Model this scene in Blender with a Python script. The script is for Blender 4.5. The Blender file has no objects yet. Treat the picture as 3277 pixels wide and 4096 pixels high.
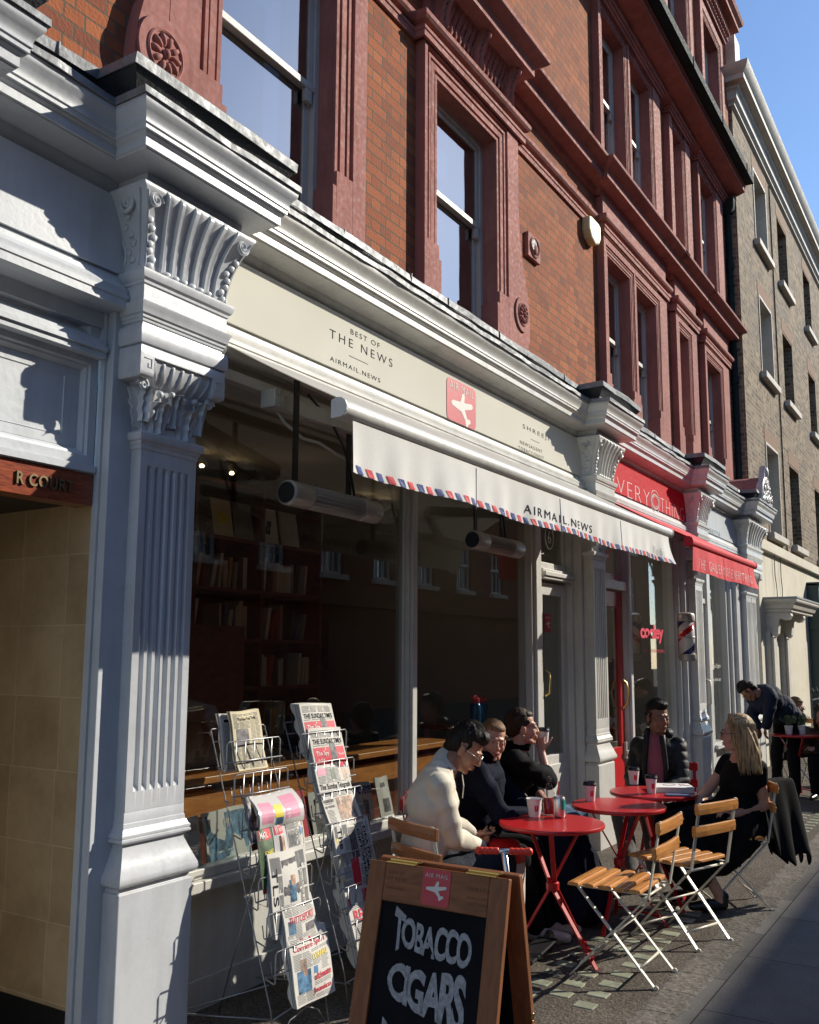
import bpy, bmesh, math, random
from mathutils import Vector, Matrix, noise
from math import sin, cos, pi, radians as R
random.seed(7)
sc = bpy.context.scene
col = sc.collection
# ---------------------------------------------------------------- camera
IW, IH, FPX, CX, CY = 3277.0, 4096.0, 3699.7, 1642.3, 2116.6
YAW, PITCH, ROLL = R(57.888), R(7.772), R(0.2759)
fw = Vector((sin(YAW)*cos(PITCH), cos(YAW)*cos(PITCH), sin(PITCH)))
rt = Vector((cos(YAW), -sin(YAW), 0)); up = rt.cross(fw)
r2 = rt*cos(ROLL)+up*sin(ROLL); u2 = -rt*sin(ROLL)+up*cos(ROLL)
cd = bpy.data.cameras.new("camera"); cam = bpy.data.objects.new("camera", cd); col.objects.link(cam)
cam.matrix_world = Matrix(((r2.x, u2.x, -fw.x, 0), (r2.y, u2.y, -fw.y, 0), (r2.z, u2.z, -fw.z, 1.6), (0, 0, 0, 1)))
cd.sensor_fit = 'VERTICAL'; cd.sensor_height = 24.0; cd.lens = 24.0*FPX/IH
cd.shift_x = -(CX-IW/2)/IH; cd.shift_y = (CY-IH/2)/IH
cd.clip_start = 0.05; cd.clip_end = 500
sc.camera = cam
# ---------------------------------------------------------------- light
SUN = Vector((1.5, -1.0, 1.05)).normalized()
w = bpy.data.worlds.new("World"); sc.world = w; w.use_nodes = True
nt = w.node_tree; nt.nodes.clear()
sky = nt.nodes.new('ShaderNodeTexSky'); sky.sky_type = 'NISHITA'; sky.sun_disc = False
sky.sun_elevation = math.asin(SUN.z); sky.sun_rotation = math.atan2(SUN.x, SUN.y)
sky.air_density = 1.0; sky.dust_density = 0.3; sky.ozone_density = 5.0
bg = nt.nodes.new('ShaderNodeBackground'); bg.inputs[1].default_value = 0.12
wo = nt.nodes.new('ShaderNodeOutputWorld')
nt.links.new(sky.outputs[0], bg.inputs[0]); nt.links.new(bg.outputs[0], wo.inputs[0])
sl = bpy.data.lights.new("sun", 'SUN'); sl.energy = 4.1; sl.angle = R(0.53); sl.color = (1.0, 0.93, 0.80)
so = bpy.data.objects.new("sun", sl); col.objects.link(so); so.rotation_euler = SUN.to_track_quat('Z', 'Y').to_euler()
sc.view_settings.view_transform = 'Standard'; sc.view_settings.look = 'None'
sc.view_settings.exposure = 0.65; sc.view_settings.gamma = 1
sc.cycles.max_bounces = 7; sc.cycles.transparent_max_bounces = 12; sc.cycles.diffuse_bounces = 4
sc.cycles.caustics_reflective = False; sc.cycles.caustics_refractive = False
# ---------------------------------------------------------------- helpers
class MB:
    def __init__(s): s.v = []; s.f = []; s.m = []
    def add(s, vs, fs, mi=0):
        b = len(s.v); s.v += [tuple(p) for p in vs]; s.f += [tuple(i+b for i in f) for f in fs]; s.m += [mi]*len(fs); return s
    def box(s, x0, x1, y0, y1, z0, z1, mi=0):
        vs = [(x, y, z) for x in (x0, x1) for y in (y0, y1) for z in (z0, z1)]
        return s.add(vs, [(0,1,3,2),(4,6,7,5),(0,4,5,1),(2,3,7,6),(0,2,6,4),(1,5,7,3)], mi)
    def obox(s, c, ax, ay, az, mi=0):            # oriented box: centre and three half-axis vectors
        c, ax, ay, az = map(Vector, (c, ax, ay, az))
        vs = [c+ax*i+ay*j+az*k for i in (-1,1) for j in (-1,1) for k in (-1,1)]
        return s.add(vs, [(0,1,3,2),(4,6,7,5),(0,4,5,1),(2,3,7,6),(0,2,6,4),(1,5,7,3)], mi)
    def bar(s, a, b, w_, h_, mi=0, upv=(0,0,1)):  # rectangular bar a->b
        a, b = Vector(a), Vector(b); d = (b-a); n = d.normalized(); sd = n.cross(Vector(upv))
        if sd.length < 1e-4: sd = n.cross(Vector((0,1,0)))
        sd.normalize(); u = sd.cross(n)
        return s.obox((a+b)/2, d/2, sd*w_/2, u*h_/2, mi)
    def tube(s, pts, r, n=6, mi=0, cap=True):
        pts = [Vector(p) for p in pts]; rs = r if isinstance(r, (list, tuple)) else [r]*len(pts)
        rings = []; prev = None
        for i, p in enumerate(pts):
            d = (pts[min(i+1, len(pts)-1)]-pts[max(i-1, 0)]).normalized()
            if prev is None:
                a = d.cross(Vector((0, 0, 1)));
                if a.length < 1e-3: a = d.cross(Vector((1, 0, 0)))
            else: a = prev-d*prev.dot(d)
            a.normalize(); prev = a; b_ = d.cross(a)
            rings.append([p+(a*cos(2*pi*k/n)+b_*sin(2*pi*k/n))*rs[i] for k in range(n)])
        vs = [q for rg in rings for q in rg]; fs = []
        for i in range(len(pts)-1):
            for k in range(n): fs.append((i*n+k, i*n+(k+1) % n, (i+1)*n+(k+1) % n, (i+1)*n+k))
        if cap: fs += [tuple(range(n))[::-1], tuple(range((len(pts)-1)*n, len(pts)*n))]
        return s.add(vs, fs, mi)
    def lathe(s, prof, c=(0,0,0), n=24, mi=0, axis='Z', cap=True):
        vs = []; fs = []
        for r_, z in prof:
            for k in range(n):
                a = 2*pi*k/n; p = (r_*cos(a), r_*sin(a), z)
                if axis == 'X': p = (z, r_*cos(a), r_*sin(a))
                if axis == 'Y': p = (r_*cos(a), z, r_*sin(a))
                vs.append((p[0]+c[0], p[1]+c[1], p[2]+c[2]))
        for i in range(len(prof)-1):
            for k in range(n): fs.append((i*n+k, i*n+(k+1) % n, (i+1)*n+(k+1) % n, (i+1)*n+k))
        if cap: fs += [tuple(range(n))[::-1], tuple(range((len(prof)-1)*n, len(prof)*n))]
        return s.add(vs, fs, mi)
    def ball(s, c, rx, ry=None, rz=None, n=12, mi=0, rot=None):
        ry = ry or rx; rz = rz or rx; c = Vector(c); vs = []; fs = []; m = n//2+1
        for i in range(m+1):
            t = pi*i/m
            for k in range(n):
                p = Vector((rx*sin(t)*cos(2*pi*k/n), ry*sin(t)*sin(2*pi*k/n), rz*cos(t)))
                if rot: p = rot @ p
                vs.append(c+p)
        for i in range(m):
            for k in range(n): fs.append((i*n+k, (i+1)*n+k, (i+1)*n+(k+1) % n, i*n+(k+1) % n))
        return s.add(vs, fs, mi)
    def loft(s, rings, mi=0, cap=True, closed=True):
        n = len(rings[0]); vs = [p for rg in rings for p in rg]; fs = []
        for i in range(len(rings)-1):
            for k in range(n if closed else n-1): fs.append((i*n+k, i*n+(k+1) % n, (i+1)*n+(k+1) % n, (i+1)*n+k))
        if cap and closed: fs += [tuple(range(n))[::-1], tuple(range((len(rings)-1)*n, len(rings)*n))]
        return s.add(vs, fs, mi)
    def prism(s, poly, fn, d0, d1, mi=0):        # poly 2D -> fn(u,v,d)
        n = len(poly); vs = [fn(u, v, d0) for u, v in poly]+[fn(u, v, d1) for u, v in poly]
        fs = [tuple(range(n))[::-1], tuple(range(n, 2*n))]+[(k, (k+1) % n, n+(k+1) % n, n+k) for k in range(n)]
        return s.add(vs, fs, mi)
    def build(s, name, mats, parent=None, smooth=False, bevel=0, fixn=True, auto=None):
        me = bpy.data.meshes.new(name); me.from_pydata(s.v, [], s.f); me.update()
        for m in (mats if isinstance(mats, (list, tuple)) else [mats]): me.materials.append(m)
        me.polygons.foreach_set('material_index', s.m)
        if fixn:
            bm = bmesh.new(); bm.from_mesh(me); bmesh.ops.recalc_face_normals(bm, faces=bm.faces); bm.to_mesh(me); bm.free()
        o = bpy.data.objects.new(name, me); col.objects.link(o)
        if smooth or auto:
            for p in me.polygons: p.use_smooth = True
            if auto: me.set_sharp_from_angle(angle=R(auto))
        if bevel:
            b = o.modifiers.new('bevel', 'BEVEL'); b.width = bevel; b.segments = 2; b.limit_method = 'ANGLE'; b.angle_limit = R(40)
        if parent: attach(o, parent)
        return o
def mw(o):
    m = Matrix.LocRotScale(o.location, o.rotation_euler, o.scale)
    return mw(o.parent) @ o.matrix_parent_inverse @ m if o.parent else m
def attach(o, p): o.parent = p; o.matrix_parent_inverse = mw(p).inverted(); return o
def tag(o, label=None, cat=None, group=None, kind=None):
    if label: o['label'] = label
    if cat: o['category'] = cat
    if group: o['group'] = group
    if kind: o['kind'] = kind
    return o
def thing(name, label, cat, loc=(0,0,0), rz=0, group=None):
    o = bpy.data.objects.new(name, None); o.empty_display_size = .1; col.objects.link(o); o.location = loc; o.rotation_euler = (0, 0, rz)
    return tag(o, label, cat, group)
def dup(root, loc=None, rz=None, label=None, group=None):
    def cp(o, par):
        c = o.copy(); col.objects.link(c)
        if par: c.parent = par
        for ch in [q for q in list(bpy.data.objects) if q.parent == o and q != c]: cp(ch, c)
        return c
    r = cp(root, None)
    if loc is not None: r.location = loc
    if rz is not None: r.rotation_euler = (0, 0, rz)
    if label: r['label'] = label
    if group: r['group'] = group
    return r
# ---------------------------------------------------------------- materials
def mk(name):
    m = bpy.data.materials.new(name); m.use_nodes = True; n = m.node_tree
    return m, n, n.nodes['Principled BSDF']
def N(n, t, **k):
    x = n.nodes.new(t)
    for a, b in k.items(): setattr(x, a, b)
    return x
def coords(n, scale=(1,1,1), kind='Object'):
    tc = N(n, 'ShaderNodeTexCoord'); mp = N(n, 'ShaderNodeMapping'); mp.inputs['Scale'].default_value = scale
    n.links.new(tc.outputs[kind], mp.inputs[0]); return mp.outputs[0]
def ramp(n, fac, stops):
    r = N(n, 'ShaderNodeValToRGB'); e = r.color_ramp.elements
    while len(e) < len(stops): e.new(0.5)
    for i, (p, c) in enumerate(stops): e[i].position = p; e[i].color = tuple(c)+(1,) if len(c) == 3 else c
    n.links.new(fac, r.inputs[0]); return r.outputs[0]
def paint(name, c, rough=.45, var=.08, bump=.15, scale=6, spec=.5, metal=0, coat=0, dirt=None, bscale=None, stretch=(1,1,1), streak=0, crough=False):
    m, n, b = mk(name); co = coords(n, stretch)
    no = N(n, 'ShaderNodeTexNoise'); no.inputs['Scale'].default_value = scale; no.inputs['Detail'].default_value = 6; no.inputs['Roughness'].default_value = .65
    n.links.new(co, no.inputs['Vector'])
    lo = tuple(max(0, x*(1-var*1.6)) for x in c); hi = tuple(min(1, x*(1+var)) for x in c)
    cc = ramp(n, no.outputs[0], [(.3, lo), (.65, hi)])
    if dirt:
        n2 = N(n, 'ShaderNodeTexNoise'); n2.inputs['Scale'].default_value = scale*.5; n2.inputs['Detail'].default_value = 10; n2.inputs['Roughness'].default_value = .75
        n.links.new(co, n2.inputs['Vector'])
        f = ramp(n, n2.outputs[0], [(.52, (0,0,0)), (.75, (1,1,1))])
        mx = N(n, 'ShaderNodeMixRGB'); mx.inputs[2].default_value = tuple(dirt)+(1,); n.links.new(f, mx.inputs[0]); n.links.new(cc, mx.inputs[1]); cc = mx.outputs[0]
    if streak:
        n4 = N(n, 'ShaderNodeTexNoise'); n4.inputs['Scale'].default_value = 1; n4.inputs['Detail'].default_value = 8; n4.inputs['Roughness'].default_value = .7; n.links.new(coords(n, (9,9,.9)), n4.inputs['Vector'])
        n6 = N(n, 'ShaderNodeTexNoise'); n6.inputs['Scale'].default_value = 1.6; n6.inputs['Detail'].default_value = 10; n6.inputs['Roughness'].default_value = .75; n.links.new(coords(n), n6.inputs['Vector'])
        mu = N(n, 'ShaderNodeMath', operation='MULTIPLY'); n.links.new(n4.outputs[0], mu.inputs[0]); n.links.new(n6.outputs[0], mu.inputs[1])
        f = ramp(n, mu.outputs[0], [(.22, (1,1,1)), (.42, (1-streak,)*3)]); mx = N(n, 'ShaderNodeMixRGB', blend_type='MULTIPLY'); mx.inputs[0].default_value = 1; n.links.new(cc, mx.inputs[1]); n.links.new(f, mx.inputs[2]); cc = mx.outputs[0]
    n.links.new(cc, b.inputs['Base Color'])
    b.inputs['Metallic'].default_value = metal; b.inputs['Specular IOR Level'].default_value = spec; b.inputs['Coat Weight'].default_value = coat
    n3 = N(n, 'ShaderNodeTexNoise'); n3.inputs['Scale'].default_value = bscale or scale*8; n3.inputs['Detail'].default_value = 5
    n.links.new(co, n3.inputs['Vector'])
    b.inputs['Roughness'].default_value = rough
    if not crough: rr = ramp(n, n3.outputs[0], [(.3, (rough*.8,)*3), (.7, (min(1, rough*1.2),)*3)]); n.links.new(rr, b.inputs['Roughness'])
    if bump:
        bp = N(n, 'ShaderNodeBump'); bp.inputs['Strength'].default_value = bump; bp.inputs['Distance'].default_value = .01
        n.links.new(n3.outputs[0], bp.inputs['Height']); n.links.new(bp.outputs[0], b.inputs['Normal'])
    return m
def flat(name, c, rough=.5, metal=0, spec=.5):
    m, n, b = mk(name); b.inputs['Base Color'].default_value = tuple(c)+(1,); b.inputs['Roughness'].default_value = rough
    b.inputs['Metallic'].default_value = metal; b.inputs['Specular IOR Level'].default_value = spec; return m
def emis(name, c, s):
    m, n, b = mk(name); b.inputs['Emission Color'].default_value = tuple(c)+(1,); b.inputs['Emission Strength'].default_value = s
    b.inputs['Base Color'].default_value = (0,0,0,1); return m
def brick(name, cols, mortar, bw=.225, bh=.075, ms=.011, var=.35, offx=.5, stain=None):
    m, n, b = mk(name); tc = N(n, 'ShaderNodeTexCoord'); sp = N(n, 'ShaderNodeSeparateXYZ'); n.links.new(tc.outputs['Object'], sp.inputs[0])
    ad = N(n, 'ShaderNodeMath', operation='ADD'); n.links.new(sp.outputs[0], ad.inputs[0]); n.links.new(sp.outputs[1], ad.inputs[1])
    cb = N(n, 'ShaderNodeCombineXYZ'); n.links.new(ad.outputs[0], cb.inputs[0]); n.links.new(sp.outputs[2], cb.inputs[1])
    wn = N(n, 'ShaderNodeTexNoise'); wn.inputs['Scale'].default_value = 14; n.links.new(cb.outputs[0], wn.inputs['Vector'])
    wm = N(n, 'ShaderNodeVectorMath', operation='SCALE'); wm.inputs['Scale'].default_value = .008; n.links.new(wn.outputs['Color'], wm.inputs[0])
    wa = N(n, 'ShaderNodeVectorMath', operation='ADD'); n.links.new(cb.outputs[0], wa.inputs[0]); n.links.new(wm.outputs[0], wa.inputs[1])
    bt = N(n, 'ShaderNodeTexBrick'); bt.offset = offx; bt.squash = .5; bt.squash_frequency = 2; n.links.new(wa.outputs[0], bt.inputs['Vector'])
    bt.inputs['Color1'].default_value = (0,0,0,1); bt.inputs['Color2'].default_value = (1,1,1,1); bt.inputs['Mortar'].default_value = (0,0,0,1)
    bt.inputs['Scale'].default_value = 1; bt.inputs['Brick Width'].default_value = bw; bt.inputs['Row Height'].default_value = bh
    bt.inputs['Mortar Size'].default_value = ms/2; bt.inputs['Mortar Smooth'].default_value = .15; bt.inputs['Bias'].default_value = 0
    no = N(n, 'ShaderNodeTexNoise'); no.inputs['Scale'].default_value = 9; no.inputs['Detail'].default_value = 8; no.inputs['Roughness'].default_value = .7; n.links.new(wa.outputs[0], no.inputs['Vector'])
    mx = N(n, 'ShaderNodeMixRGB'); mx.inputs[0].default_value = var; n.links.new(bt.outputs['Color'], mx.inputs[1]); n.links.new(no.outputs[0], mx.inputs[2])
    k = len(cols); cc = ramp(n, mx.outputs[0], [(.12+.76*i/(k-1), c) for i, c in enumerate(cols)])
    if stain:
        s2 = N(n, 'ShaderNodeTexNoise'); s2.inputs['Scale'].default_value = .9; s2.inputs['Detail'].default_value = 9; s2.inputs['Roughness'].default_value = .7; n.links.new(wa.outputs[0], s2.inputs['Vector'])
        f = ramp(n, s2.outputs[0], [(.42, (0,0,0)), (.72, (.75,.75,.75))]); mm = N(n, 'ShaderNodeMixRGB'); mm.inputs[2].default_value = tuple(stain)+(1,)
        n.links.new(f, mm.inputs[0]); n.links.new(cc, mm.inputs[1]); cc = mm.outputs[0]
    m2 = N(n, 'ShaderNodeMixRGB'); m2.inputs[2].default_value = tuple(mortar)+(1,); n.links.new(bt.outputs['Fac'], m2.inputs[0]); n.links.new(cc, m2.inputs[1])
    n.links.new(m2.outputs[0], b.inputs['Base Color']); b.inputs['Roughness'].default_value = .9; b.inputs['Specular IOR Level'].default_value = .2
    n5 = N(n, 'ShaderNodeTexNoise'); n5.inputs['Scale'].default_value = 60; n5.inputs['Detail'].default_value = 6; n.links.new(cb.outputs[0], n5.inputs['Vector'])
    h1 = N(n, 'ShaderNodeMath', operation='MULTIPLY_ADD'); n.links.new(bt.outputs['Fac'], h1.inputs[0]); h1.inputs[1].default_value = -1.0; n.links.new(n5.outputs[0], h1.inputs[2])
    bp = N(n, 'ShaderNodeBump'); bp.inputs['Strength'].default_value = .6; bp.inputs['Distance'].default_value = .008; n.links.new(h1.outputs[0], bp.inputs['Height']); n.links.new(bp.outputs[0], b.inputs['Normal'])
    return m
def wood(name, c1, c2, scale=(3,3,30), rough=.35, coat=.3, kind='Object'):
    m, n, b = mk(name); co = coords(n, scale, kind); no = N(n, 'ShaderNodeTexNoise'); no.inputs['Scale'].default_value = 3; no.inputs['Detail'].default_value = 7; no.inputs['Distortion'].default_value = .6
    n.links.new(co, no.inputs['Vector']); n.links.new(ramp(n, no.outputs[0], [(.3, c1), (.7, c2)]), b.inputs['Base Color'])
    b.inputs['Roughness'].default_value = rough; b.inputs['Coat Weight'].default_value = coat; b.inputs['Coat Roughness'].default_value = .25
    bp = N(n, 'ShaderNodeBump'); bp.inputs['Strength'].default_value = .12; bp.inputs['Distance'].default_value = .004; n.links.new(no.outputs[0], bp.inputs['Height']); n.links.new(bp.outputs[0], b.inputs['Normal'])
    return m
def glassm(name, tint=(.86,.88,.86), r0=.05, rough=0.0, wob=0, refl=1.0):
    # clear pane: Schlick reflection over a tinted transparent body
    m = bpy.data.materials.new(name); m.use_nodes = True; n = m.node_tree; n.nodes.clear()
    o = N(n, 'ShaderNodeOutputMaterial'); mx = N(n, 'ShaderNodeMixShader'); tr = N(n, 'ShaderNodeBsdfTransparent'); gl = N(n, 'ShaderNodeBsdfGlossy'); ge = N(n, 'ShaderNodeNewGeometry')
    dt = N(n, 'ShaderNodeVectorMath', operation='DOT_PRODUCT'); n.links.new(ge.outputs['Normal'], dt.inputs[0]); n.links.new(ge.outputs['Incoming'], dt.inputs[1])
    ab = N(n, 'ShaderNodeMath', operation='ABSOLUTE'); n.links.new(dt.outputs['Value'], ab.inputs[0]); su = N(n, 'ShaderNodeMath', operation='SUBTRACT'); su.inputs[0].default_value = 1; n.links.new(ab.outputs[0], su.inputs[1])
    pw = N(n, 'ShaderNodeMath', operation='POWER'); n.links.new(su.outputs[0], pw.inputs[0]); pw.inputs[1].default_value = 5; ma = N(n, 'ShaderNodeMath', operation='MULTIPLY_ADD'); n.links.new(pw.outputs[0], ma.inputs[0]); ma.inputs[1].default_value = 1-r0; ma.inputs[2].default_value = r0
    tr.inputs[0].default_value = tuple(tint)+(1,); gl.inputs[0].default_value = (refl, refl, refl, 1); gl.inputs['Roughness'].default_value = rough
    if wob:
        no = N(n, 'ShaderNodeTexNoise'); no.inputs['Scale'].default_value = 1.6; n.links.new(coords(n), no.inputs['Vector'])
        bp = N(n, 'ShaderNodeBump'); bp.inputs['Strength'].default_value = wob; bp.inputs['Distance'].default_value = .05; n.links.new(no.outputs[0], bp.inputs['Height']); n.links.new(bp.outputs[0], gl.inputs['Normal'])
    n.links.new(ma.outputs[0], mx.inputs[0]); n.links.new(tr.outputs[0], mx.inputs[1]); n.links.new(gl.outputs[0], mx.inputs[2]); n.links.new(mx.outputs[0], o.inputs[0]); return m
M = {}
M['colw'] = paint('pale_grey_gloss_paint', (.56,.58,.61), .33, .02, .05, 5, coat=.2, dirt=(.5,.5,.5), bscale=45, streak=.22)
M['bayw'] = paint('grey_white_paint', (.55,.58,.61), .42, .03, .08, 5, bscale=40, streak=.2)
M['cream'] = paint('cream_sign_paint', (.62,.605,.525), .8, .008, .0, 1.2, bscale=2, spec=.12)
M['white'] = paint('off_white_paint', (.58,.57,.53), .42, .04, .1, 5, coat=.15, dirt=(.5,.48,.42), bscale=40, streak=.25)
M['white2'] = paint('white_paint', (.60,.60,.585), .42, .04, .1, 5, coat=.15, dirt=(.5,.48,.42), bscale=40, streak=.25)
M['terra'] = paint('terracotta_masonry_paint', (.37,.16,.135), .8, .07, .10, 2.2, spec=.12, dirt=(.46,.21,.18), bscale=30, streak=.35)
M['lead'] = paint('lead_flashing', (.24,.25,.26), .6, .25, .5, 9, metal=.3, dirt=(.14,.15,.16), bscale=22)
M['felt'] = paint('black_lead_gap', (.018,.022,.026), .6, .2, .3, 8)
M['brick'] = brick('red_brick', [(.20,.07,.045), (.34,.105,.045), (.38,.12,.05), (.43,.15,.062)], (.13,.105,.075), stain=(.24,.085,.05))
M['brown'] = brick('london_stock_brick', [(.09,.065,.045), (.18,.135,.09), (.26,.195,.125), (.38,.30,.19)], (.32,.285,.23), ms=.014, stain=(.15,.125,.10))
M['brickdk'] = brick('dark_red_brick', [(.12,.04,.025), (.2,.065,.035), (.26,.09,.045)], (.2,.17,.13))
M['glass'] = glassm('shop_glass', (.86,.88,.86), .06)
M['winglass'] = glassm('sash_glass', (.30,.32,.34), .36, wob=.05)
M['sash'] = paint('sash_paint', (.50,.48,.44), .5, .05, .1, 8)
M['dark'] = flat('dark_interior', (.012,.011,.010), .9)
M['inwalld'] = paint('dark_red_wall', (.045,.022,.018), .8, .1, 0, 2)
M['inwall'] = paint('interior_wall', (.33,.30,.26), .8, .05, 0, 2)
M['red'] = paint('red_gloss_enamel', (.46,.012,.014), .33, .02, .0, 3, coat=.1, crough=True)
M['signred'] = paint('red_sign_paint', (.50,.012,.022), .7, .03, 0, 3, spec=.12)
M['awnred'] = paint('red_canvas', (.62,.015,.03), .8, .06, .2, 4, bscale=120)
M['ink'] = flat('dark_grey_lettering', (.03,.03,.035), .85, 0, .08)
M['black'] = flat('black_plastic', (.012,.012,.013), .4)
M['chrome'] = flat('dull_steel_wire', (.30,.30,.31), .38, .7)
M['galv'] = paint('brushed_steel', (.42,.40,.37), .42, .05, .0, 30, metal=.45)
M['cloth'] = paint('white_canvas', (.70,.69,.66), .85, .03, .06, 4, spec=.1, bscale=60)
def fabric(name, c, tr=.5):
    m = bpy.data.materials.new(name); m.use_nodes = True; n = m.node_tree; n.nodes.clear(); o = N(n, 'ShaderNodeOutputMaterial'); d = N(n, 'ShaderNodeBsdfDiffuse'); t_ = N(n, 'ShaderNodeBsdfTranslucent'); mx = N(n, 'ShaderNodeMixShader')
    no = N(n, 'ShaderNodeTexNoise'); no.inputs['Scale'].default_value = 3; no.inputs['Detail'].default_value = 7; n.links.new(coords(n), no.inputs['Vector']); cc = ramp(n, no.outputs[0], [(.3, tuple(x*.9 for x in c)), (.6, c)])
    n.links.new(cc, d.inputs[0]); n.links.new(cc, t_.inputs[0]); mx.inputs[0].default_value = tr; n.links.new(d.outputs[0], mx.inputs[1]); n.links.new(t_.outputs[0], mx.inputs[2]); n.links.new(mx.outputs[0], o.inputs[0]); return m
M['under'] = fabric('awning_fabric_cream', (.62,.60,.56), .35)
M['navy'] = flat('navy_stripe', (.02,.04,.22), .7)
M['redprint'] = flat('red_print', (.62,.03,.05), .7)
M['gold'] = flat('brass', (.62,.45,.16), .3, 1)
M['greenpipe'] = paint('black_green_paint', (.022,.035,.036), .8, .15, .1, 8, spec=.08)
M['stucco'] = paint('cream_stucco', (.62,.57,.45), .8, .08, .2, 2.2, dirt=(.42,.37,.29), bscale=30)
M['stone'] = paint('pale_stone', (.52,.49,.43), .75, .12, .25, 5, dirt=(.3,.28,.24), bscale=40)
M['bgreen'] = paint('dark_teal_joinery', (.012,.045,.052), .35, .1, .05, 6)
def text(body, size, mat, parent, name, loc, rot=(90,0,0), space=1.0, off=0.0, ext=.0012, align='CENTER', sx=1, shear=0, bev=0):
    cu = bpy.data.curves.new('t', 'FONT'); cu.body = body; cu.size = size; cu.space_character = space; cu.offset = off; cu.extrude = ext; cu.align_x = align; cu.shear = shear
    cu.resolution_u = 4; cu.bevel_depth = bev
    t = bpy.data.objects.new('t', cu); col.objects.link(t); dg = bpy.context.evaluated_depsgraph_get(); me = bpy.data.meshes.new_from_object(t.evaluated_get(dg))
    bpy.data.objects.remove(t); bpy.data.curves.remove(cu); me.name = name
    me.transform(Matrix.Diagonal((sx, 1, 1, 1)))
    if not me.materials: me.materials.append(mat)
    else: me.materials[0] = mat
    o = bpy.data.objects.new(name, me); col.objects.link(o); o.location = loc; o.rotation_euler = tuple(R(a) for a in rot)
    if parent: attach(o, parent)
    return o
def fit(body, x0, x1, zb, cap, mat, parent, y=2.951, name='lettering', space=1.3, off=-.004, ext=.001):
    o = text(body, 1.0, mat, None, name, (0,0,0), (90,0,0), space, off, 0.0, 'LEFT')
    me = o.data; xs = [v.co.x for v in me.vertices]; ys = [v.co.y for v in me.vertices]
    for v in me.vertices: v.co = ((v.co.x-min(xs))/(max(xs)-min(xs))*(x1-x0), (v.co.y-min(ys))/(max(ys)-min(ys))*cap, 0)
    o.location = (x0, y, zb)
    if parent: attach(o, parent)
    return o
def sweep(mbs, prof, path, mi=0, closed=False):
    # prof: (out, z) ; path: (x, y) running +x ; mbs: one MB or one per path segment
    n = len(path); nr = []
    for i in range(n-1):
        dx, dy = path[i+1][0]-path[i][0], path[i+1][1]-path[i][1]; l = math.hypot(dx, dy); nr.append((dy/l, -dx/l))
    rings = []
    for i in range(n):
        a = nr[max(i-1, 0)]; b_ = nr[min(i, n-2)]; k = 1+a[0]*b_[0]+a[1]*b_[1]; m = ((a[0]+b_[0])/k, (a[1]+b_[1])/k)
        rings.append([(path[i][0]+m[0]*o, path[i][1]+m[1]*o, z) for o, z in prof])
    q = len(prof)
    for i in range(n-1):
        mb = mbs[i] if isinstance(mbs, list) else mbs
        if mb is None: continue
        mb.add(rings[i]+rings[i+1], [(k, (k+1) % q, q+(k+1) % q, q+k) for k in range(q if closed else q-1)], mi)
def wallholes(mb, x0, x1, z0, z1, y0, y1, holes, mi=0, axis='Y'):
    xs = sorted({x0, x1} | {h[0] for h in holes} | {h[1] for h in holes}); zs = sorted({z0, z1} | {h[2] for h in holes} | {h[3] for h in holes})
    for i in range(len(xs)-1):
        run = None
        for j in range(len(zs)-1):
            cx_, cz_ = (xs[i]+xs[i+1])/2, (zs[j]+zs[j+1])/2
            solid = not any(h[0] < cx_ < h[1] and h[2] < cz_ < h[3] for h in holes)
            if solid: run = (run[0] if run else zs[j], zs[j+1])
            if run and (not solid or j == len(zs)-2):
                mb.box(xs[i], xs[i+1], y0, y1, run[0], run[1], mi); run = None
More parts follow.
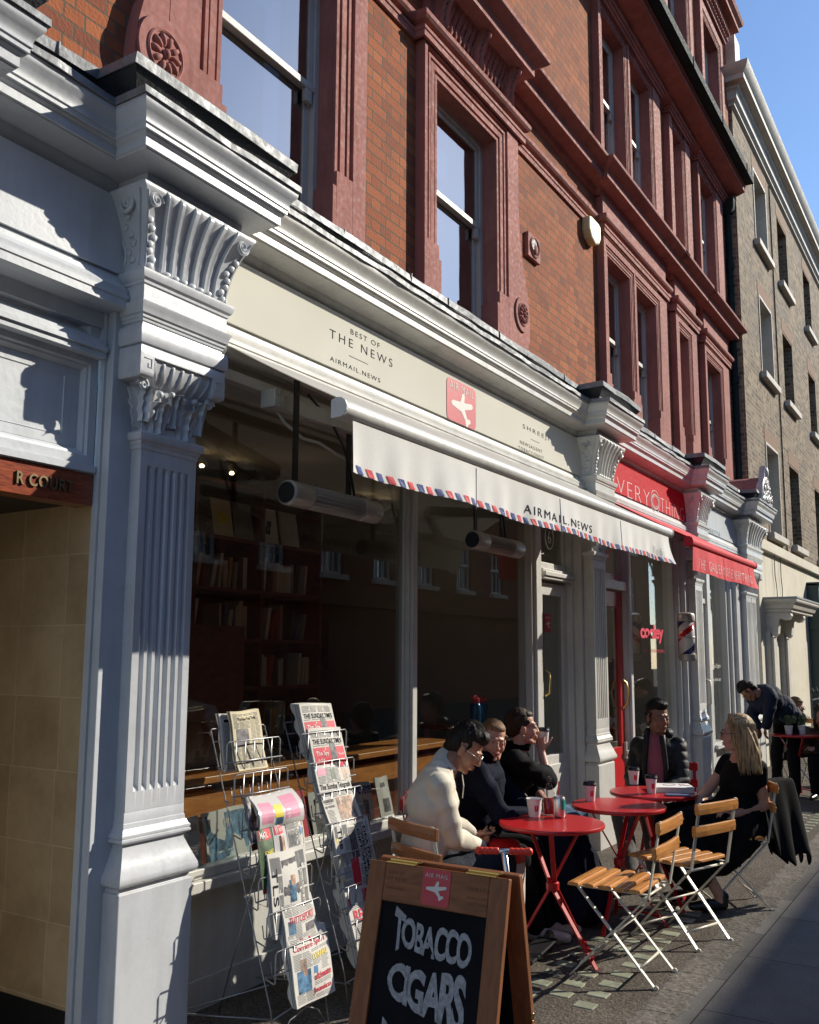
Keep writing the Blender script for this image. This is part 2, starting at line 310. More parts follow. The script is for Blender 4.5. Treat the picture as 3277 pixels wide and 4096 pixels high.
# ================================================================ SETTING
g = MB(); g.add([(-60,-60,0),(120,-60,0),(120,60,0),(-60,60,0)], [(0,1,2,3)])
def groundmat(name, c, grain, speck, sc_=90, bump=.5, joints=None, blot=None):
    m, n, b = mk(name); co = coords(n); a = N(n, 'ShaderNodeTexNoise'); a.inputs['Scale'].default_value = sc_; a.inputs['Detail'].default_value = 4; n.links.new(co, a.inputs['Vector'])
    c2 = N(n, 'ShaderNodeTexNoise'); c2.inputs['Scale'].default_value = 1.7; c2.inputs['Detail'].default_value = 9; c2.inputs['Roughness'].default_value = .7; n.links.new(co, c2.inputs['Vector'])
    r1 = ramp(n, a.outputs[0], [(.25, tuple(x*(1-grain) for x in c)), (.5, c), (.72, tuple(min(1, x*(1+grain)) for x in c))])
    r2_ = ramp(n, c2.outputs[0], [(.3, (.62,.6,.58)), (.7, (1.15,1.13,1.1))]); mx = N(n, 'ShaderNodeMixRGB', blend_type='MULTIPLY'); mx.inputs[0].default_value = .8
    n.links.new(r1, mx.inputs[1]); n.links.new(r2_, mx.inputs[2]); cc = mx.outputs[0]
    v = N(n, 'ShaderNodeTexVoronoi'); v.inputs['Scale'].default_value = 38; n.links.new(co, v.inputs['Vector'])
    f = ramp(n, v.outputs['Distance'], [(.05, (1,1,1)), (.13, (0,0,0))]); w2 = N(n, 'ShaderNodeTexWhiteNoise'); n.links.new(v.outputs['Position'], w2.inputs['Vector'])
    f2 = ramp(n, w2.outputs['Value'], [(.9, (0,0,0)), (.92, (1,1,1))]); fm = N(n, 'ShaderNodeMixRGB', blend_type='MULTIPLY'); fm.inputs[0].default_value = 1; n.links.new(f, fm.inputs[1]); n.links.new(f2, fm.inputs[2])
    mm = N(n, 'ShaderNodeMixRGB'); mm.inputs[2].default_value = tuple(speck)+(1,); n.links.new(fm.outputs[0], mm.inputs[0]); n.links.new(cc, mm.inputs[1]); cc = mm.outputs[0]
    if joints:
        bt = N(n, 'ShaderNodeTexBrick'); bt.offset = .5; n.links.new(co, bt.inputs['Vector']); bt.inputs['Scale'].default_value = 1
        bt.inputs['Brick Width'].default_value = joints[0]; bt.inputs['Row Height'].default_value = joints[1]; bt.inputs['Mortar Size'].default_value = .004; bt.inputs['Mortar Smooth'].default_value = .3
        bt.inputs['Color1'].default_value = (.75,.75,.75,1); bt.inputs['Color2'].default_value = (1.1,1.1,1.1,1); bt.inputs['Mortar'].default_value = (.25,.24,.22,1)
        m3 = N(n, 'ShaderNodeMixRGB', blend_type='MULTIPLY'); m3.inputs[0].default_value = 1; n.links.new(cc, m3.inputs[1]); n.links.new(bt.outputs[0], m3.inputs[2]); cc = m3.outputs[0]
    n.links.new(cc, b.inputs['Base Color']); b.inputs['Roughness'].default_value = .95; b.inputs['Specular IOR Level'].default_value = .12
    bp = N(n, 'ShaderNodeBump'); bp.inputs['Strength'].default_value = bump; bp.inputs['Distance'].default_value = .01; n.links.new(a.outputs[0], bp.inputs['Height']); n.links.new(bp.outputs[0], b.inputs['Normal'])
    return m
M['asph'] = groundmat('forecourt_asphalt', (.115,.100,.083), .55, (.55,.5,.42), 75, .9)
M['slab'] = groundmat('paving_slabs', (.20,.19,.175), .25, (.1,.1,.1), 120, .3, joints=(.9,.62))
M['kerb'] = groundmat('granite_strip', (.17,.155,.135), .45, (.5,.47,.4), 45, .8, joints=(.3,5))
M['road'] = groundmat('road_asphalt', (.05,.05,.05), .4, (.2,.2,.2), 90, .7)
o = g.build('ground', M['road']); tag(o, kind='structure')
o = MB().box(-20, 90, -2.1, 1.33, -.05, .008).build('pavement', M['slab']); tag(o, kind='structure')
o = MB().box(-20, 90, 1.47, 3.6, -.05, .006).build('forecourt_pavement', M['asph']); tag(o, kind='structure')
# rough cement strip between slabs and forecourt
mb = MB(); rr_ = random.Random(3); top = []
for i in range(0, 330):
    x = 1+i*.06; a = 1.30+rr_.uniform(-.012, .02); b_ = 1.49+rr_.uniform(-.012, .018); top.append([(x, a, .0085), (x, a+.02, .013), (x, b_-.02, .012), (x, b_, .0065)])
mb.loft(top, cap=False, closed=False); o = mb.build('kerb_strip', M['kerb']); tag(o, kind='structure')
# glass pavement lights and iron vents set in the forecourt
M['plight'] = paint('pavement_glass', (.33,.345,.25), .3, .3, .3, 9, spec=.6, dirt=(.16,.17,.11), bscale=20)
mb = MB(); vents = MB(); rl = random.Random(5)
def block(x, y):
    mb.box(x-.040+rl.uniform(-.003,.003), x+.040, y-.050, y+.050, 0, .0105)
for k in range(14):
    x = 4.26+k*.165
    for j, y in enumerate((1.71, 1.86, 2.01)):
        xx = x+(.076 if j % 2 else 0)
        if (j == 2 and 6 < k < 9) or abs(y-1.86) < .01 and 2.5 < k < 4.5: continue
        if 10.6 < xx < 11.2: continue
        block(xx, y)
for k in range(9):
    for y in (1.62, 1.76): block(9.1+k*.17+(0 if y < 1.7 else .085), y)
o = mb.build('pavement_glass_blocks', M['plight'], bevel=.004); tag(o, kind='structure')
for (x, y) in ((4.57,1.86),(4.73,1.87),(4.58,2.0),(4.85,2.0)):
    vents.box(x-.05, x+.05, y-.055, y+.055, 0, .010)
    for i in range(3):
        for j in range(3): vents.lathe([(.010,.0102),(.0101,.0125),(.006,.013)], (x-.031+i*.031, y-.033+j*.033, 0), 8, 1)
o = vents.build('iron_vent_plates', [paint('rusty_iron', (.06,.045,.035), .7, .3, .4, 20), M['felt']]); tag(o, kind='structure')
# ================================================================ PILASTERS
def ring(xc, hw, yf, yb=3.1, ribs=None, n=64, amp=.0, bulge=0):
    pts = [(xc-hw, yb), (xc-hw, yf)]
    if ribs:
        for i in range(1, n):
            u = -1+2*i/n; pts.append((xc+u*hw, yf+amp*ribs(u)-bulge*(1-u*u)))
    else:
        for i in range(1, n): u = -1+2*i/n; pts.append((xc+u*hw, yf))
    pts += [(xc+hw, yf), (xc+hw, yb)]
    return pts
def lv(z, pts): return [(x, y, z) for x, y in pts]
def flutes(nf, lim=.82, w_=.55):
    def f(u):
        if abs(u) > lim: return 0
        t = ((u+lim)/(2*lim)*nf) % 1; d = abs(t-.5)*2
        return math.sqrt(max(0, 1-(d/w_)**2)) if d < w_ else 0
    return f
def ribsf(nf, lim=.80):
    def f(u):
        if abs(u) > lim: return 0
        t = ((u+lim)/(2*lim)*nf) % 1; d = abs(t-.5)*2
        return -1.0 if d > .72 else 0.0
    return f
def spiral(c, r0, turns, ax, ay, n=26):
    c, ax, ay = Vector(c), Vector(ax), Vector(ay); P = []
    for i in range(n+1):
        t = i/n; r_ = r0*(1-.85*t); a = turns*2*pi*t; P.append(c+ax*r_*cos(a)+ay*r_*sin(a))
    return P
def leaf(mb, base, h, wd, right, out, curl=.5, lobes=4, mi=0, nu=12, nv=16, upv=(0,0,1)):
    base, right, out, upv = Vector(base), Vector(right), Vector(out), Vector(upv); grid = []
    for j in range(nv+1):
        v = j/nv; th = v*pi*curl*.9; zz = h*(sin(th)/max(.001, sin(min(pi/2, pi*curl*.9))) if th < pi/2 else 1-(1-sin(th))*.6); oo = h*.30*(1-cos(th))
        w0 = wd*(.62+.38*sin(pi*min(1, v*1.15)))*(1-max(0, v-.75)*2.2)*(1-.20*abs(sin(lobes*pi*v)))
        for i in range(nu+1):
            u = -1+2*i/nu; ridge = .012*h/.15*(cos(u*pi*3)*.6-.9*u*u+(.9 if abs(u) < .12 else 0))*(1-v*.3)
            ri = .006*h/.15*abs(sin(lobes*pi*v+abs(u)*2.2))
            grid.append(base+right*(u*w0)+upv*(zz)+out*(oo+ridge-ri+.012))
    fs = [(j*(nu+1)+i, j*(nu+1)+i+1, (j+1)*(nu+1)+i+1, (j+1)*(nu+1)+i) for j in range(nv) for i in range(nu)]
    mb.add(grid, fs, mi)
CREST = [(0,3.47),(.018,3.49),(.03,3.512),(.036,3.53),(.036,3.545),(.15,3.560),(.153,3.566),(.160,3.568),(.160,3.606),(.166,3.609),(.172,3.616),(.172,3.622),(.182,3.624),(.182,3.640),(.188,3.644),(.186,3.656),(.190,3.672),(.200,3.690),(.212,3.705),(.216,3.715),(.216,3.735),(.05,3.742),(0,3.742)]
LOWLEAD = [(.224,3.733),(.228,3.735),(.228,3.764),(.10,3.80),(.10,3.745),(.224,3.74)]
PIL = {'a': 1.34, 'b': 2.7035, 'c': 7.75, 'd': 11.0, 'e': 13.78}
BH = .244; YB = 2.828
def pilaster(xc, label, mt, hws=1.0, double=False, detail=True, seed=0):
    t = thing('pilaster', label, 'pilaster', (xc, 3.0, 0), 0, 'carved pilasters between the shopfronts'); k = hws
    H = lambda h: h*k
    p = MB()
    # pedestal
    R_ = [lv(z, ring(xc, H(h), y, n=2)) for z, h, y in [(0,.192,2.872),(.693,.192,2.872),(.694,.183,2.882),(.712,.183,2.882)]]; p.loft(R_)
    p.build('pedestal', mt, t, bevel=.004)
    p = MB()
    p.loft([lv(z, ring(xc, H(h), y, n=2)) for z, h, y in [(.713,.186,2.874),(.722,.201,2.859),(.735,.205,2.853),(.752,.203,2.855),(.80,.181,2.876),(.855,.159,2.899),(.868,.159,2.899),(.872,.172,2.886),(.880,.181,2.879),(.888,.181,2.879),(.892,.174,2.885),(.896,.178,2.881),(.904,.179,2.881),(.912,.171,2.888),(.925,.165,2.893),(.928,.162,2.896),(.945,.161,2.898),(.948,.158,2.901),(.989,.157,2.901),(.992,.155,2.903)]])
    p.build('base_moulding', mt, t, auto=35)
    p = MB()
    segs = [(-1,1)] if not double else [(-1,-.06),(.06,1)]
    f = flutes(6)
    for a, b_ in segs:
        xm = xc+H(.155)*(a+b_)/2; hw = H(.155)*(b_-a)/2; n_ = 96
        rg = [lv(.99, ring(xm, hw, 2.90, n=n_)), lv(1.065, ring(xm, hw, 2.90, n=n_, ribs=f, amp=0)), lv(1.10, ring(xm, hw, 2.90, n=n_, ribs=f, amp=.020)), lv(2.345, ring(xm, hw, 2.90, n=n_, ribs=f, amp=.020)), lv(2.362, ring(xm, hw, 2.90, n=n_, ribs=f, amp=.010)), lv(2.37, ring(xm, hw, 2.90, n=n_, ribs=f, amp=0)), lv(2.43, ring(xm, hw, 2.90, n=n_))]
        p.loft(rg)
    if double: p.box(xc-H(.012), xc+H(.012), 2.915, 3.05, .99, 2.43)
    p.build('shaft', mt, t, auto=30)
    p = MB()
    p.loft([lv(z, ring(xc, H(h), y, n=2)) for z, h, y in [(2.43,.154,2.901),(2.435,.160,2.896),(2.450,.160,2.896),(2.453,.164,2.892),(2.465,.166,2.890),(2.470,.174,2.882),(2.485,.179,2.877),(2.500,.178,2.878),(2.506,.168,2.888),(2.51,.16,2.896)]])
    p.build('necking', mt, t, auto=35)
    # capital: bell, leaves, fluted echinus, corner scroll blocks
    cp = MB()
    cp.loft([lv(z, ring(xc, H(h), y, n=2)) for z, h, y in [(2.505,.152,2.905),(2.62,.155,2.902),(2.69,.170,2.885),(2.70,.172,2.882)]])
    f3 = ribsf(6, .74)
    cp.loft([lv(z, ring(xc, H(h), y, n=90, ribs=f3, amp=a)) for z, h, y, a in [(2.688,.165,2.893,.0),(2.70,.175,2.880,.006),(2.725,.190,2.862,.008),(2.755,.206,2.850,.008),(2.785,.215,2.842,.006),(2.80,.218,2.84,0)]])
    for s in (-1, 1):
        xx = xc+s*H(.205); bb = MB(); 
        cp.loft([lv(z, ring(xx, H(.036)*q, 2.828+dy, n=2)) for z, q, dy in [(2.712,.8,.012),(2.720,.97,.002),(2.735,1,0),(2.80,1,0)]])
        if detail:
            P = [(xx+s*H(.016), 2.8285, 2.788), (xx-s*H(.022), 2.8285, 2.788), (xx-s*H(.022), 2.8285, 2.752), (xx-s*H(.004), 2.8285, 2.752), (xx-s*H(.004), 2.8285, 2.768)]
            cp.tube(P, .0035, 5)
        cp.tube(spiral((xx-s*H(.018), 2.868, 2.688), .026, 1.4, (s, 0, 0), (0, 0, 1)), [.010]*14+[.008]*13, 6)
    cp.loft([lv(z, ring(xc, H(h), y, n=2)) for z, h, y in [(2.80,.240,2.829),(2.838,.240,2.828),(2.842,.236,2.832)]])
    if detail:
        nl = 2 if not double else 4
        for i in range(nl):
            xx = xc+H(.155)*(-1+(2*i+1)/nl)
            leaf(cp, (xx, 2.90, 2.505), .130, .072*min(k, 1) if not double else .07, (1,0,0), (0,-1,0), .62, 4)
        for i in range(nl+1):
            xx = xc+H(.150)*(-1+2*i/nl)
            leaf(cp, (xx, 2.897, 2.545), .140, .045, (1,0,0), (0,-1,0), .66, 5)
        for i in range(nl*2):
            xx = xc+H(.13)*(-1+(2*i+1)/(nl*2)); cp.ball((xx, 2.866, 2.668+.012*(i % 2)), .016, .014, .016, 8)
            cp.tube([(xx, 2.885, 2.56), (xx+.01, 2.88, 2.62), (xx, 2.868, 2.665)], .006, 5)
        leaf(cp, (xc-H(.152), 2.99, 2.505), .150, .06, (0,-1,0), (-1,0,0), .55, 4); leaf(cp, (xc-H(.152), 2.93, 2.52), .165, .045, (0,-1,0), (-1,0,0), .62, 5)
        leaf(cp, (xc+H(.152), 2.95, 2.505), .150, .06, (0,-1,0), (1,0,0), .62, 4)
    cp.build('capital', mt, t, auto=50)
    # entablature block under the console
    p = MB()
    p.loft([lv(z, ring(xc, H(h), y, n=2)) for z, h, y in [(2.846,.232,2.836),(2.850,.243,2.825),(2.865,.249,2.820),(2.905,.249,2.820),(2.925,.243,2.826),(2.930,.228,2.840),(2.942,.226,2.842),(2.944,.232,2.836),(2.956,.233,2.835),(2.958,.238,2.830),(2.972,.239,2.829),(2.975,.246,2.822),(2.998,.250,2.818),(3.012,.257,2.811),(3.02,.258,2.810),(3.022,.240,2.828),(3.095,.240,2.828),(3.098,.246,2.822),(3.110,.247,2.821),(3.118,.256,2.812),(3.138,.263,2.806),(3.152,.263,2.806),(3.156,.246,2.822),(3.16,.24,2.83)]])
    p.build('entablature_block', mt, t, auto=30)
    # console: flared, ribbed, scrolled at both sides
    cs = MB(); f4 = lambda u: 0 if abs(u) > .66 else (-1 if abs((((u+.66)/1.32*5) % 1)-.5) > .36 else -.15*cos((((u+.66)/1.32*5) % 1-.5)*9))
    cz = [(3.158,.240,2.842,0),(3.170,.241,2.838,.012),(3.19,.240,2.838,.016),(3.24,.244,2.832,.016),(3.30,.254,2.818,.016),(3.36,.272,2.798,.016),(3.41,.292,2.776,.016),(3.45,.312,2.755,.016),(3.462,.320,2.749,.010),(3.475,.328,2.747,0),(3.485,.328,2.750,0)]
    cs.loft([lv(z, ring(xc, H(h), y, n=120, ribs=f4, amp=a)) for z, h, y, a in cz])
    def yfz(z):
        for i in range(len(cz)-1):
            if cz[i][0] <= z <= cz[i+1][0]:
                q = (z-cz[i][0])/(cz[i+1][0]-cz[i][0]); return cz[i][1]+q*(cz[i+1][1]-cz[i][1]), cz[i][2]+q*(cz[i+1][2]-cz[i][2])
        return cz[-1][1:3]
    if detail:
        for s in (-1, 1):
            h_, y_ = yfz(3.43); cs.tube(spiral((xc+s*(H(h_)-.045), y_-.004, 3.425), .034, -1.7*s, (1,0,0), (0,.0,1)), [.009]*12+[.007]*15, 6)
            for q in range(7):
                z = 3.18+q*.029; h_, y_ = yfz(z); cs.ball((xc+s*(H(h_)-.028-.012*sin(q*1.9)), y_-.004, z), .017, .012, .016, 7, rot=Matrix.Rotation(.5*sin(q*2.1), 3, 'Y'))
            h_, y_ = yfz(3.2); cs.tube([(xc+s*(H(yfz(3.17+.02*q)[0])-.004), yfz(3.17+.02*q)[1]-.003, 3.17+.02*q) for q in range(15)], .006, 5)
        for i in range(6):
            x = xc+H(.24)*(-.60+1.2*(i+.5)/6); cs.ball((x, 2.83, 3.172), .020, .012, .013, 7)
        # scroll and leaf ornament on the side face
        for s in (-1, 1):
            sx_ = lambda z, e=0: xc+s*(H(yfz(z)[0])+.002+e)
            cs.tube([(sx_(3.18+.02*q), 2.86-.0*q-.075*(q/14)**2+.004, 3.18+.02*q) for q in range(15)], .007, 5)
            cs.tube([(sx_(3.18+.02*q), 2.96-.02*sin(q*.5), 3.18+.02*q) for q in range(13)], .006, 5)
            cs.tube(spiral((sx_(3.43), 2.875, 3.425), .040, 1.7*s, (0,1,0), (0,0,1)), [.010]*12+[.007]*15, 6)
            for q in range(6):
                z = 3.21+q*.034; cs.ball((sx_(z), 2.905+.02*sin(q*2.0), z), .008, .020, .015, 7, rot=Matrix.Rotation(.7*sin(q*2), 3, 'X'))
    cs.build('console', mt, t, auto=40)
    return t
# cornice path with breaks over every pilaster
path = [(-3.2, 3.0)]; owner = []; keys = sorted(PIL, key=lambda q: PIL[q]); prev = 'left'
BHW = {q: BH for q in PIL}; BHW['e'] = .40
for q in keys:
    xc = PIL[q]; h = BHW[q]
    path += [(xc-h, 3.0), (xc-h, YB), (xc+h, YB), (xc+h, 3.0)]; owner += ['run_'+q, q, q, q]
path.append((14.3, 3.0)); owner.append('run_end')
crest = {}; lows = {}
lst = [crest.setdefault(a, MB()) for a in owner]; sweep(lst, CREST, path)
lst = [lows.setdefault(a, MB()) for a in owner]
def wavy(mbs, prof, path, amp=.006):
    out = []
    pth = []; own = []
    for i in range(len(path)-1):
        a, b_ = path[i], path[i+1]; L = math.hypot(b_[0]-a[0], b_[1]-a[1]); k = max(1, int(L/.12))
        for j in range(k): pth.append((a[0]+(b_[0]-a[0])*j/k, a[1]+(b_[1]-a[1])*j/k)); own.append(mbs[i])
    pth.append(path[-1]); sweep(own, prof, pth, closed=True)
wavy(lst, LOWLEAD, path)
rw = random.Random(11)
for mb in lows.values():
    mb.v = [(x, y+.012*noise.noise((x*5, 1, z*7)), z+(.010*noise.noise((x*4.0, y*4, 0)))) for x, y, z in mb.v]
PT = {}
PT['a'] = pilaster(PIL['a'], 'pale grey fluted pilaster at the far left edge beyond the court sign', M['colw'], detail=True)
PT['b'] = pilaster(PIL['b'], 'large pale grey fluted pilaster nearest the camera between the stone passage and the newsagent window', M['colw'])
PT['c'] = pilaster(PIL['c'], 'off-white fluted pilaster between the newsagent door and the red gallery door', M['white'])
PT['d'] = pilaster(PIL['d'], 'off-white fluted pilaster between the red gallery and the white shop beyond it', M['white2'], detail=True)
PT['e'] = pilaster(PIL['e'], 'wide twin-panelled pilaster at the far end of the shops under the arched finial', M['white2'], hws=2.0, double=True)
for q in PIL:
    mt = {'a': M['colw'], 'b': M['colw'], 'c': M['white'], 'd': M['white2'], 'e': M['white2']}[q]
    crest[q].build('cornice_block', mt, PT[q], auto=25); lows[q].build('lead_flashing', M['lead'], PT[q])
# arched finial on the last pilaster
f_ = MB(); xe = 13.78
arc = [(xe-.36, 3.742), (xe+.36, 3.742), (xe+.36, 3.86)]+[(xe+.36*cos(a), 3.86+.26*sin(a)) for a in [pi*i/14 for i in range(1, 6)]]+[(xe+.08, 4.24), (xe, 4.33), (xe-.08, 4.24)]+[(xe-.36*cos(pi-a), 3.86+.26*sin(a)) for a in [pi*i/14 for i in range(9, 14)]]+[(xe-.36, 3.86)]
f_.prism(arc, lambda u, v, d: (u, d, v), 2.62, 2.70)
for i in range(46):
    a = rw.uniform(0, pi); r_ = rw.uniform(0, .28); f_.ball((xe+r_*cos(a)*1.05, 2.615, 3.80+r_*sin(a)*1.25), rw.uniform(.02,.045), .02, rw.uniform(.02,.05), 7)
f_.tube([(xe+.34*cos(a), 2.62, 3.84+.30*sin(a)) for a in [pi*i/16 for i in range(17)]], .02, 6)
f_.ball((xe, 2.62, 4.22), .05, .04, .09, 8)
fin = f_.build('finial', M['white2'], PT['e'], auto=50)
rf = MB(); rf.prism([(xe-.36*cos(a), 3.80+(.42 if 0 else .36)*sin(a)) for a in [pi*i/12 for i in range(13)]], lambda u, v, d: (u, d, v), 2.70, 3.25); rf.build('finial_roof', M['terra'], fin)
# ================================================================ UPPER LEAD GUTTER (one per shopfront run)
up_ = MB(); felt = MB(); P2 = [(-3.2, 3.02)]
for q in keys:
    xc = PIL[q]; h = .335 if q != 'e' else .40; P2 += [(xc-h, 3.02), (xc-h, 2.80), (xc+h, 2.80), (xc+h, 3.02)]
P2.append((14.4, 3.02))
own = []; pth = []
for i in range(len(P2)-1):
    a, b_ = P2[i], P2[i+1]; L = math.hypot(b_[0]-a[0], b_[1]-a[1]); k = max(1, int(L/.15))
    for j in range(k): pth.append((a[0]+(b_[0]-a[0])*j/k, a[1]+(b_[1]-a[1])*j/k))
pth.append(P2[-1])
sweep(up_, [(.150,3.862),(.156,3.862),(.156,3.902),(.146,3.912),(-.12,3.94),(-.12,3.93),(.14,3.90)], pth, closed=True)
up_.v = [(x, y+.014*noise.noise((x*3, 2, z*9)), z+.012*noise.noise((x*2.5, y*3, 0))+.004*noise.noise((x*14, 5, 0))) for x, y, z in up_.v]
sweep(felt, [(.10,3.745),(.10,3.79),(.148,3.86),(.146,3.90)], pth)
# seams on the lead
seam = MB()
for i in range(26):
    x = -1+i*.61+rw.uniform(-.1,.1)
    if any(abs(x-PIL[q]) < .42 for q in PIL): continue
    seam.tube([(x, 2.866, 3.86), (x, 2.860, 3.905), (x+.01, 2.95, 3.93), (x+.01, 3.12, 3.95)], .006, 6)
# ================================================================ SHOPFRONTS
GY = 3.14
def frame(mb, x0, x1, z0, z1, y0, y1, w_, mi=0, wb=None, wt=None):
    wb = wb or w_; wt = wt or w_
    mb.box(x0, x1, y0, y1, z0, z0+wb, mi); mb.box(x0, x1, y0, y1, z1-wt, z1, mi)
    mb.box(x0, x0+w_, y0+.002, y1-.002, z0+wb, z1-wt, mi); mb.box(x1-w_, x1, y0+.002, y1-.002, z0+wb, z1-wt, mi)
MOULD = [(.0,2.990),(.075,2.995),(.085,3.000),(.085,3.032),(.09,3.036),(.09,3.055),(.078,3.060),(.080,3.080),(.066,3.095),(.050,3.110),(.046,3.130),(.036,3.135),(.036,3.146),(.0,3.150)]
def fascia(t, x0, x1, mt, mtsign, sign_name='sign_board'):
    mb = MB(); sweep(mb, [(o, z) for o, z in MOULD], [(x0, 3.0), (x1, 3.0)]); mb.box(x0, x1, 3.02, 3.2, 2.925, 2.99); mb.box(x0, x1, 3.0, 3.2, 2.99, 3.15)
    mb.build('lower_moulding', mt, t, auto=25)
    return MB().box(x0, x1, 2.952, 3.2, 3.151, 3.475).build(sign_name, mtsign, t)
# ---- left passage bay
t = thing('passage_entrance', 'grey-white panelled entrance bay with a wooden name beam over a stone-lined passage', 'entrance', (1.9, 3.0, 0)); ENT = t
crest['run_b'].build('cornice', M['bayw'], t, auto=25); crest['run_a'].build('cornice', M['bayw'], t, auto=25)
lows['run_b'].build('lead_flashing', M['lead'], t); lows['run_a'].build('lead_flashing', M['lead'], t)
fascia(t, 1.58, 2.46, M['bayw'], M['bayw'], 'fascia_board'); fascia(t, -3, 1.10, M['bayw'], M['bayw'], 'fascia_board')
mb = MB(); X1 = 2.40
def panel(mb, x0, x1, z0, z1, y0, bw, steps):
    # stepped recess ring: frame moulding running inward and backward
    prev = (x0, x1, z0, z1, y0)
    for d, dy in steps:
        cur = (x0+d, x1-d, z0+d, z1-d, y0+dy)
        a = [(prev[0],prev[4],prev[2]),(prev[1],prev[4],prev[2]),(prev[1],prev[4],prev[3]),(prev[0],prev[4],prev[3])]
        b_ = [(cur[0],cur[4],cur[2]),(cur[1],cur[4],cur[2]),(cur[1],cur[4],cur[3]),(cur[0],cur[4],cur[3])]
        mb.add(a+b_, [(0,1,5,4),(1,2,6,5),(2,3,7,6),(3,0,4,7)]); prev = cur
    mb.add([(prev[0],prev[4],prev[2]),(prev[1],prev[4],prev[2]),(prev[1],prev[4],prev[3]),(prev[0],prev[4],prev[3])], [(0,1,2,3)])
def facewall(mb, x0, x1, z0, z1, y, holes):
    xs = sorted({x0, x1} | {h[0] for h in holes} | {h[1] for h in holes}); zs = sorted({z0, z1} | {h[2] for h in holes} | {h[3] for h in holes})
    for i in range(len(xs)-1):
        for j in range(len(zs)-1):
            if any(h[0] < (xs[i]+xs[i+1])/2 < h[1] and h[2] < (zs[j]+zs[j+1])/2 < h[3] for h in holes): continue
            mb.add([(xs[i],y,zs[j]),(xs[i+1],y,zs[j]),(xs[i+1],y,zs[j+1]),(xs[i],y,zs[j+1])], [(0,1,2,3)])
H1 = (1.66, 2.375, 2.885, 3.005); H2 = (1.60, 2.385, 2.385, 2.765); H3 = (1.68, 2.285, 2.455, 2.695)
facewall(mb, 1.55, 2.42, 2.80, 3.03, 3.03, [H1]); panel(mb, *H1, 3.03, 0, [(.008,.012),(.012,.014),(.03,.034),(.034,.034)])
facewall(mb, 1.55, 2.42, 2.315, 2.80, 3.03, [H2]); panel(mb, *H2, 3.03, 0, [(.006,.010),(.014,.012),(.03,.032)])
facewall(mb, H2[0]+.03, H2[1]-.03, H2[2]+.03, H2[3]-.03, 3.060, [H3]); panel(mb, *H3, 3.058, 0, [(.006,.008),(.022,.012),(.026,.03),(.03,.034)])
mb.box(1.55, 2.42, 2.985, 3.03, 2.79, 2.815); mb.box(1.55, 2.42, 2.975, 3.03, 2.815, 2.835); mb.box(1.55, 2.42, 2.99, 3.03, 2.835, 2.86); mb.box(1.55, 2.42, 3.006, 3.03, 2.86, 2.872)
mb.box(1.55, 2.42, 3.012, 3.03, 2.318, 2.345); mb.box(1.55, 2.42, 3.0305, 3.2, 2.316, 2.33)
mb.build('panelling', M['bayw'], t)
M['mahog'] = wood('polished_mahogany', (.13,.018,.008), (.36,.07,.02), (6,40,40), .25, .6)
bm = MB().box(-1.0, 2.422, 3.028, 3.12, 2.186, 2.313).build('name_beam', M['mahog'], t, bevel=.003)
M['bronze'] = flat('dull_bronze_letters', (.16,.12,.07), .45, .8)
text("R COURT", .066, M['bronze'], bm, 'lettering', (2.325, 3.028, 2.225), (90,0,0), 1.12, .0012, .008, 'RIGHT', .82)
MB().box(2.437, 2.55, 2.96, 3.034, 0, 3.2).build('jamb', M['bayw'], t, bevel=.003)
MB().box(2.426, 2.436, 3.0, 3.034, 0, 3.03).build('jamb_bead', M['bayw'], t)
m, n, b = mk('limestone_tiles'); tc = N(n, 'ShaderNodeTexCoord'); sp = N(n, 'ShaderNodeSeparateXYZ'); n.links.new(tc.outputs['Object'], sp.inputs[0]); cb = N(n, 'ShaderNodeCombineXYZ'); n.links.new(sp.outputs[1], cb.inputs[0]); n.links.new(sp.outputs[2], cb.inputs[1])
mp = N(n, 'ShaderNodeMapping'); mp.inputs['Location'].default_value = (-.05, .00, 0); n.links.new(cb.outputs[0], mp.inputs[0])
bt = N(n, 'ShaderNodeTexBrick'); bt.offset = .04; bt.inputs['Scale'].default_value = 1; bt.inputs['Brick Width'].default_value = .285; bt.inputs['Row Height'].default_value = .2857; bt.inputs['Mortar Size'].default_value = .0018
bt.inputs['Color1'].default_value = (.42,.30,.165,1); bt.inputs['Color2'].default_value = (.52,.385,.225,1); bt.inputs['Mortar'].default_value = (.62,.50,.33,1); n.links.new(mp.outputs[0], bt.inputs['Vector'])
no = N(n, 'ShaderNodeTexNoise'); no.inputs['Scale'].default_value = 4; no.inputs['Detail'].default_value = 10; no.inputs['Roughness'].default_value = .7; n.links.new(tc.outputs['Object'], no.inputs['Vector'])
mx = N(n, 'ShaderNodeMixRGB', blend_type='MULTIPLY'); mx.inputs[0].default_value = .7; n.links.new(bt.outputs[0], mx.inputs[1]); n.links.new(ramp(n, no.outputs[0], [(.3, (.65,.6,.55)), (.6, (1.1,1.1,1.1))]), mx.inputs[2])
n.links.new(mx.outputs[0], b.inputs['Base Color']); b.inputs['Roughness'].default_value = .35; M['tile'] = m
mb = MB().box(2.437, 2.6, 3.0345, 9, .27, 2.22); mb.build('stone_wall_cladding', M['tile'], t)
MB().box(2.433, 2.6, 3.0345, 9, 0, .27).build('skirting', M['black'], t)
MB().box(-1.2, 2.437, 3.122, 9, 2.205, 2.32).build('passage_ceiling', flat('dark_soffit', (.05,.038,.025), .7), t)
MB().box(-1.3, 1.1, 3.0345, 9, 0, 2.2).build('passage_side_wall', M['stucco'], t); MB().box(-1.2, 2.6, 9, 9.1, 0, 2.3).build('passage_back', M['dark'], t)
MB().box(-3.2, 1.0, 2.99, 3.2, 0, 3.03).build('shop_wall', M['bayw'], t)
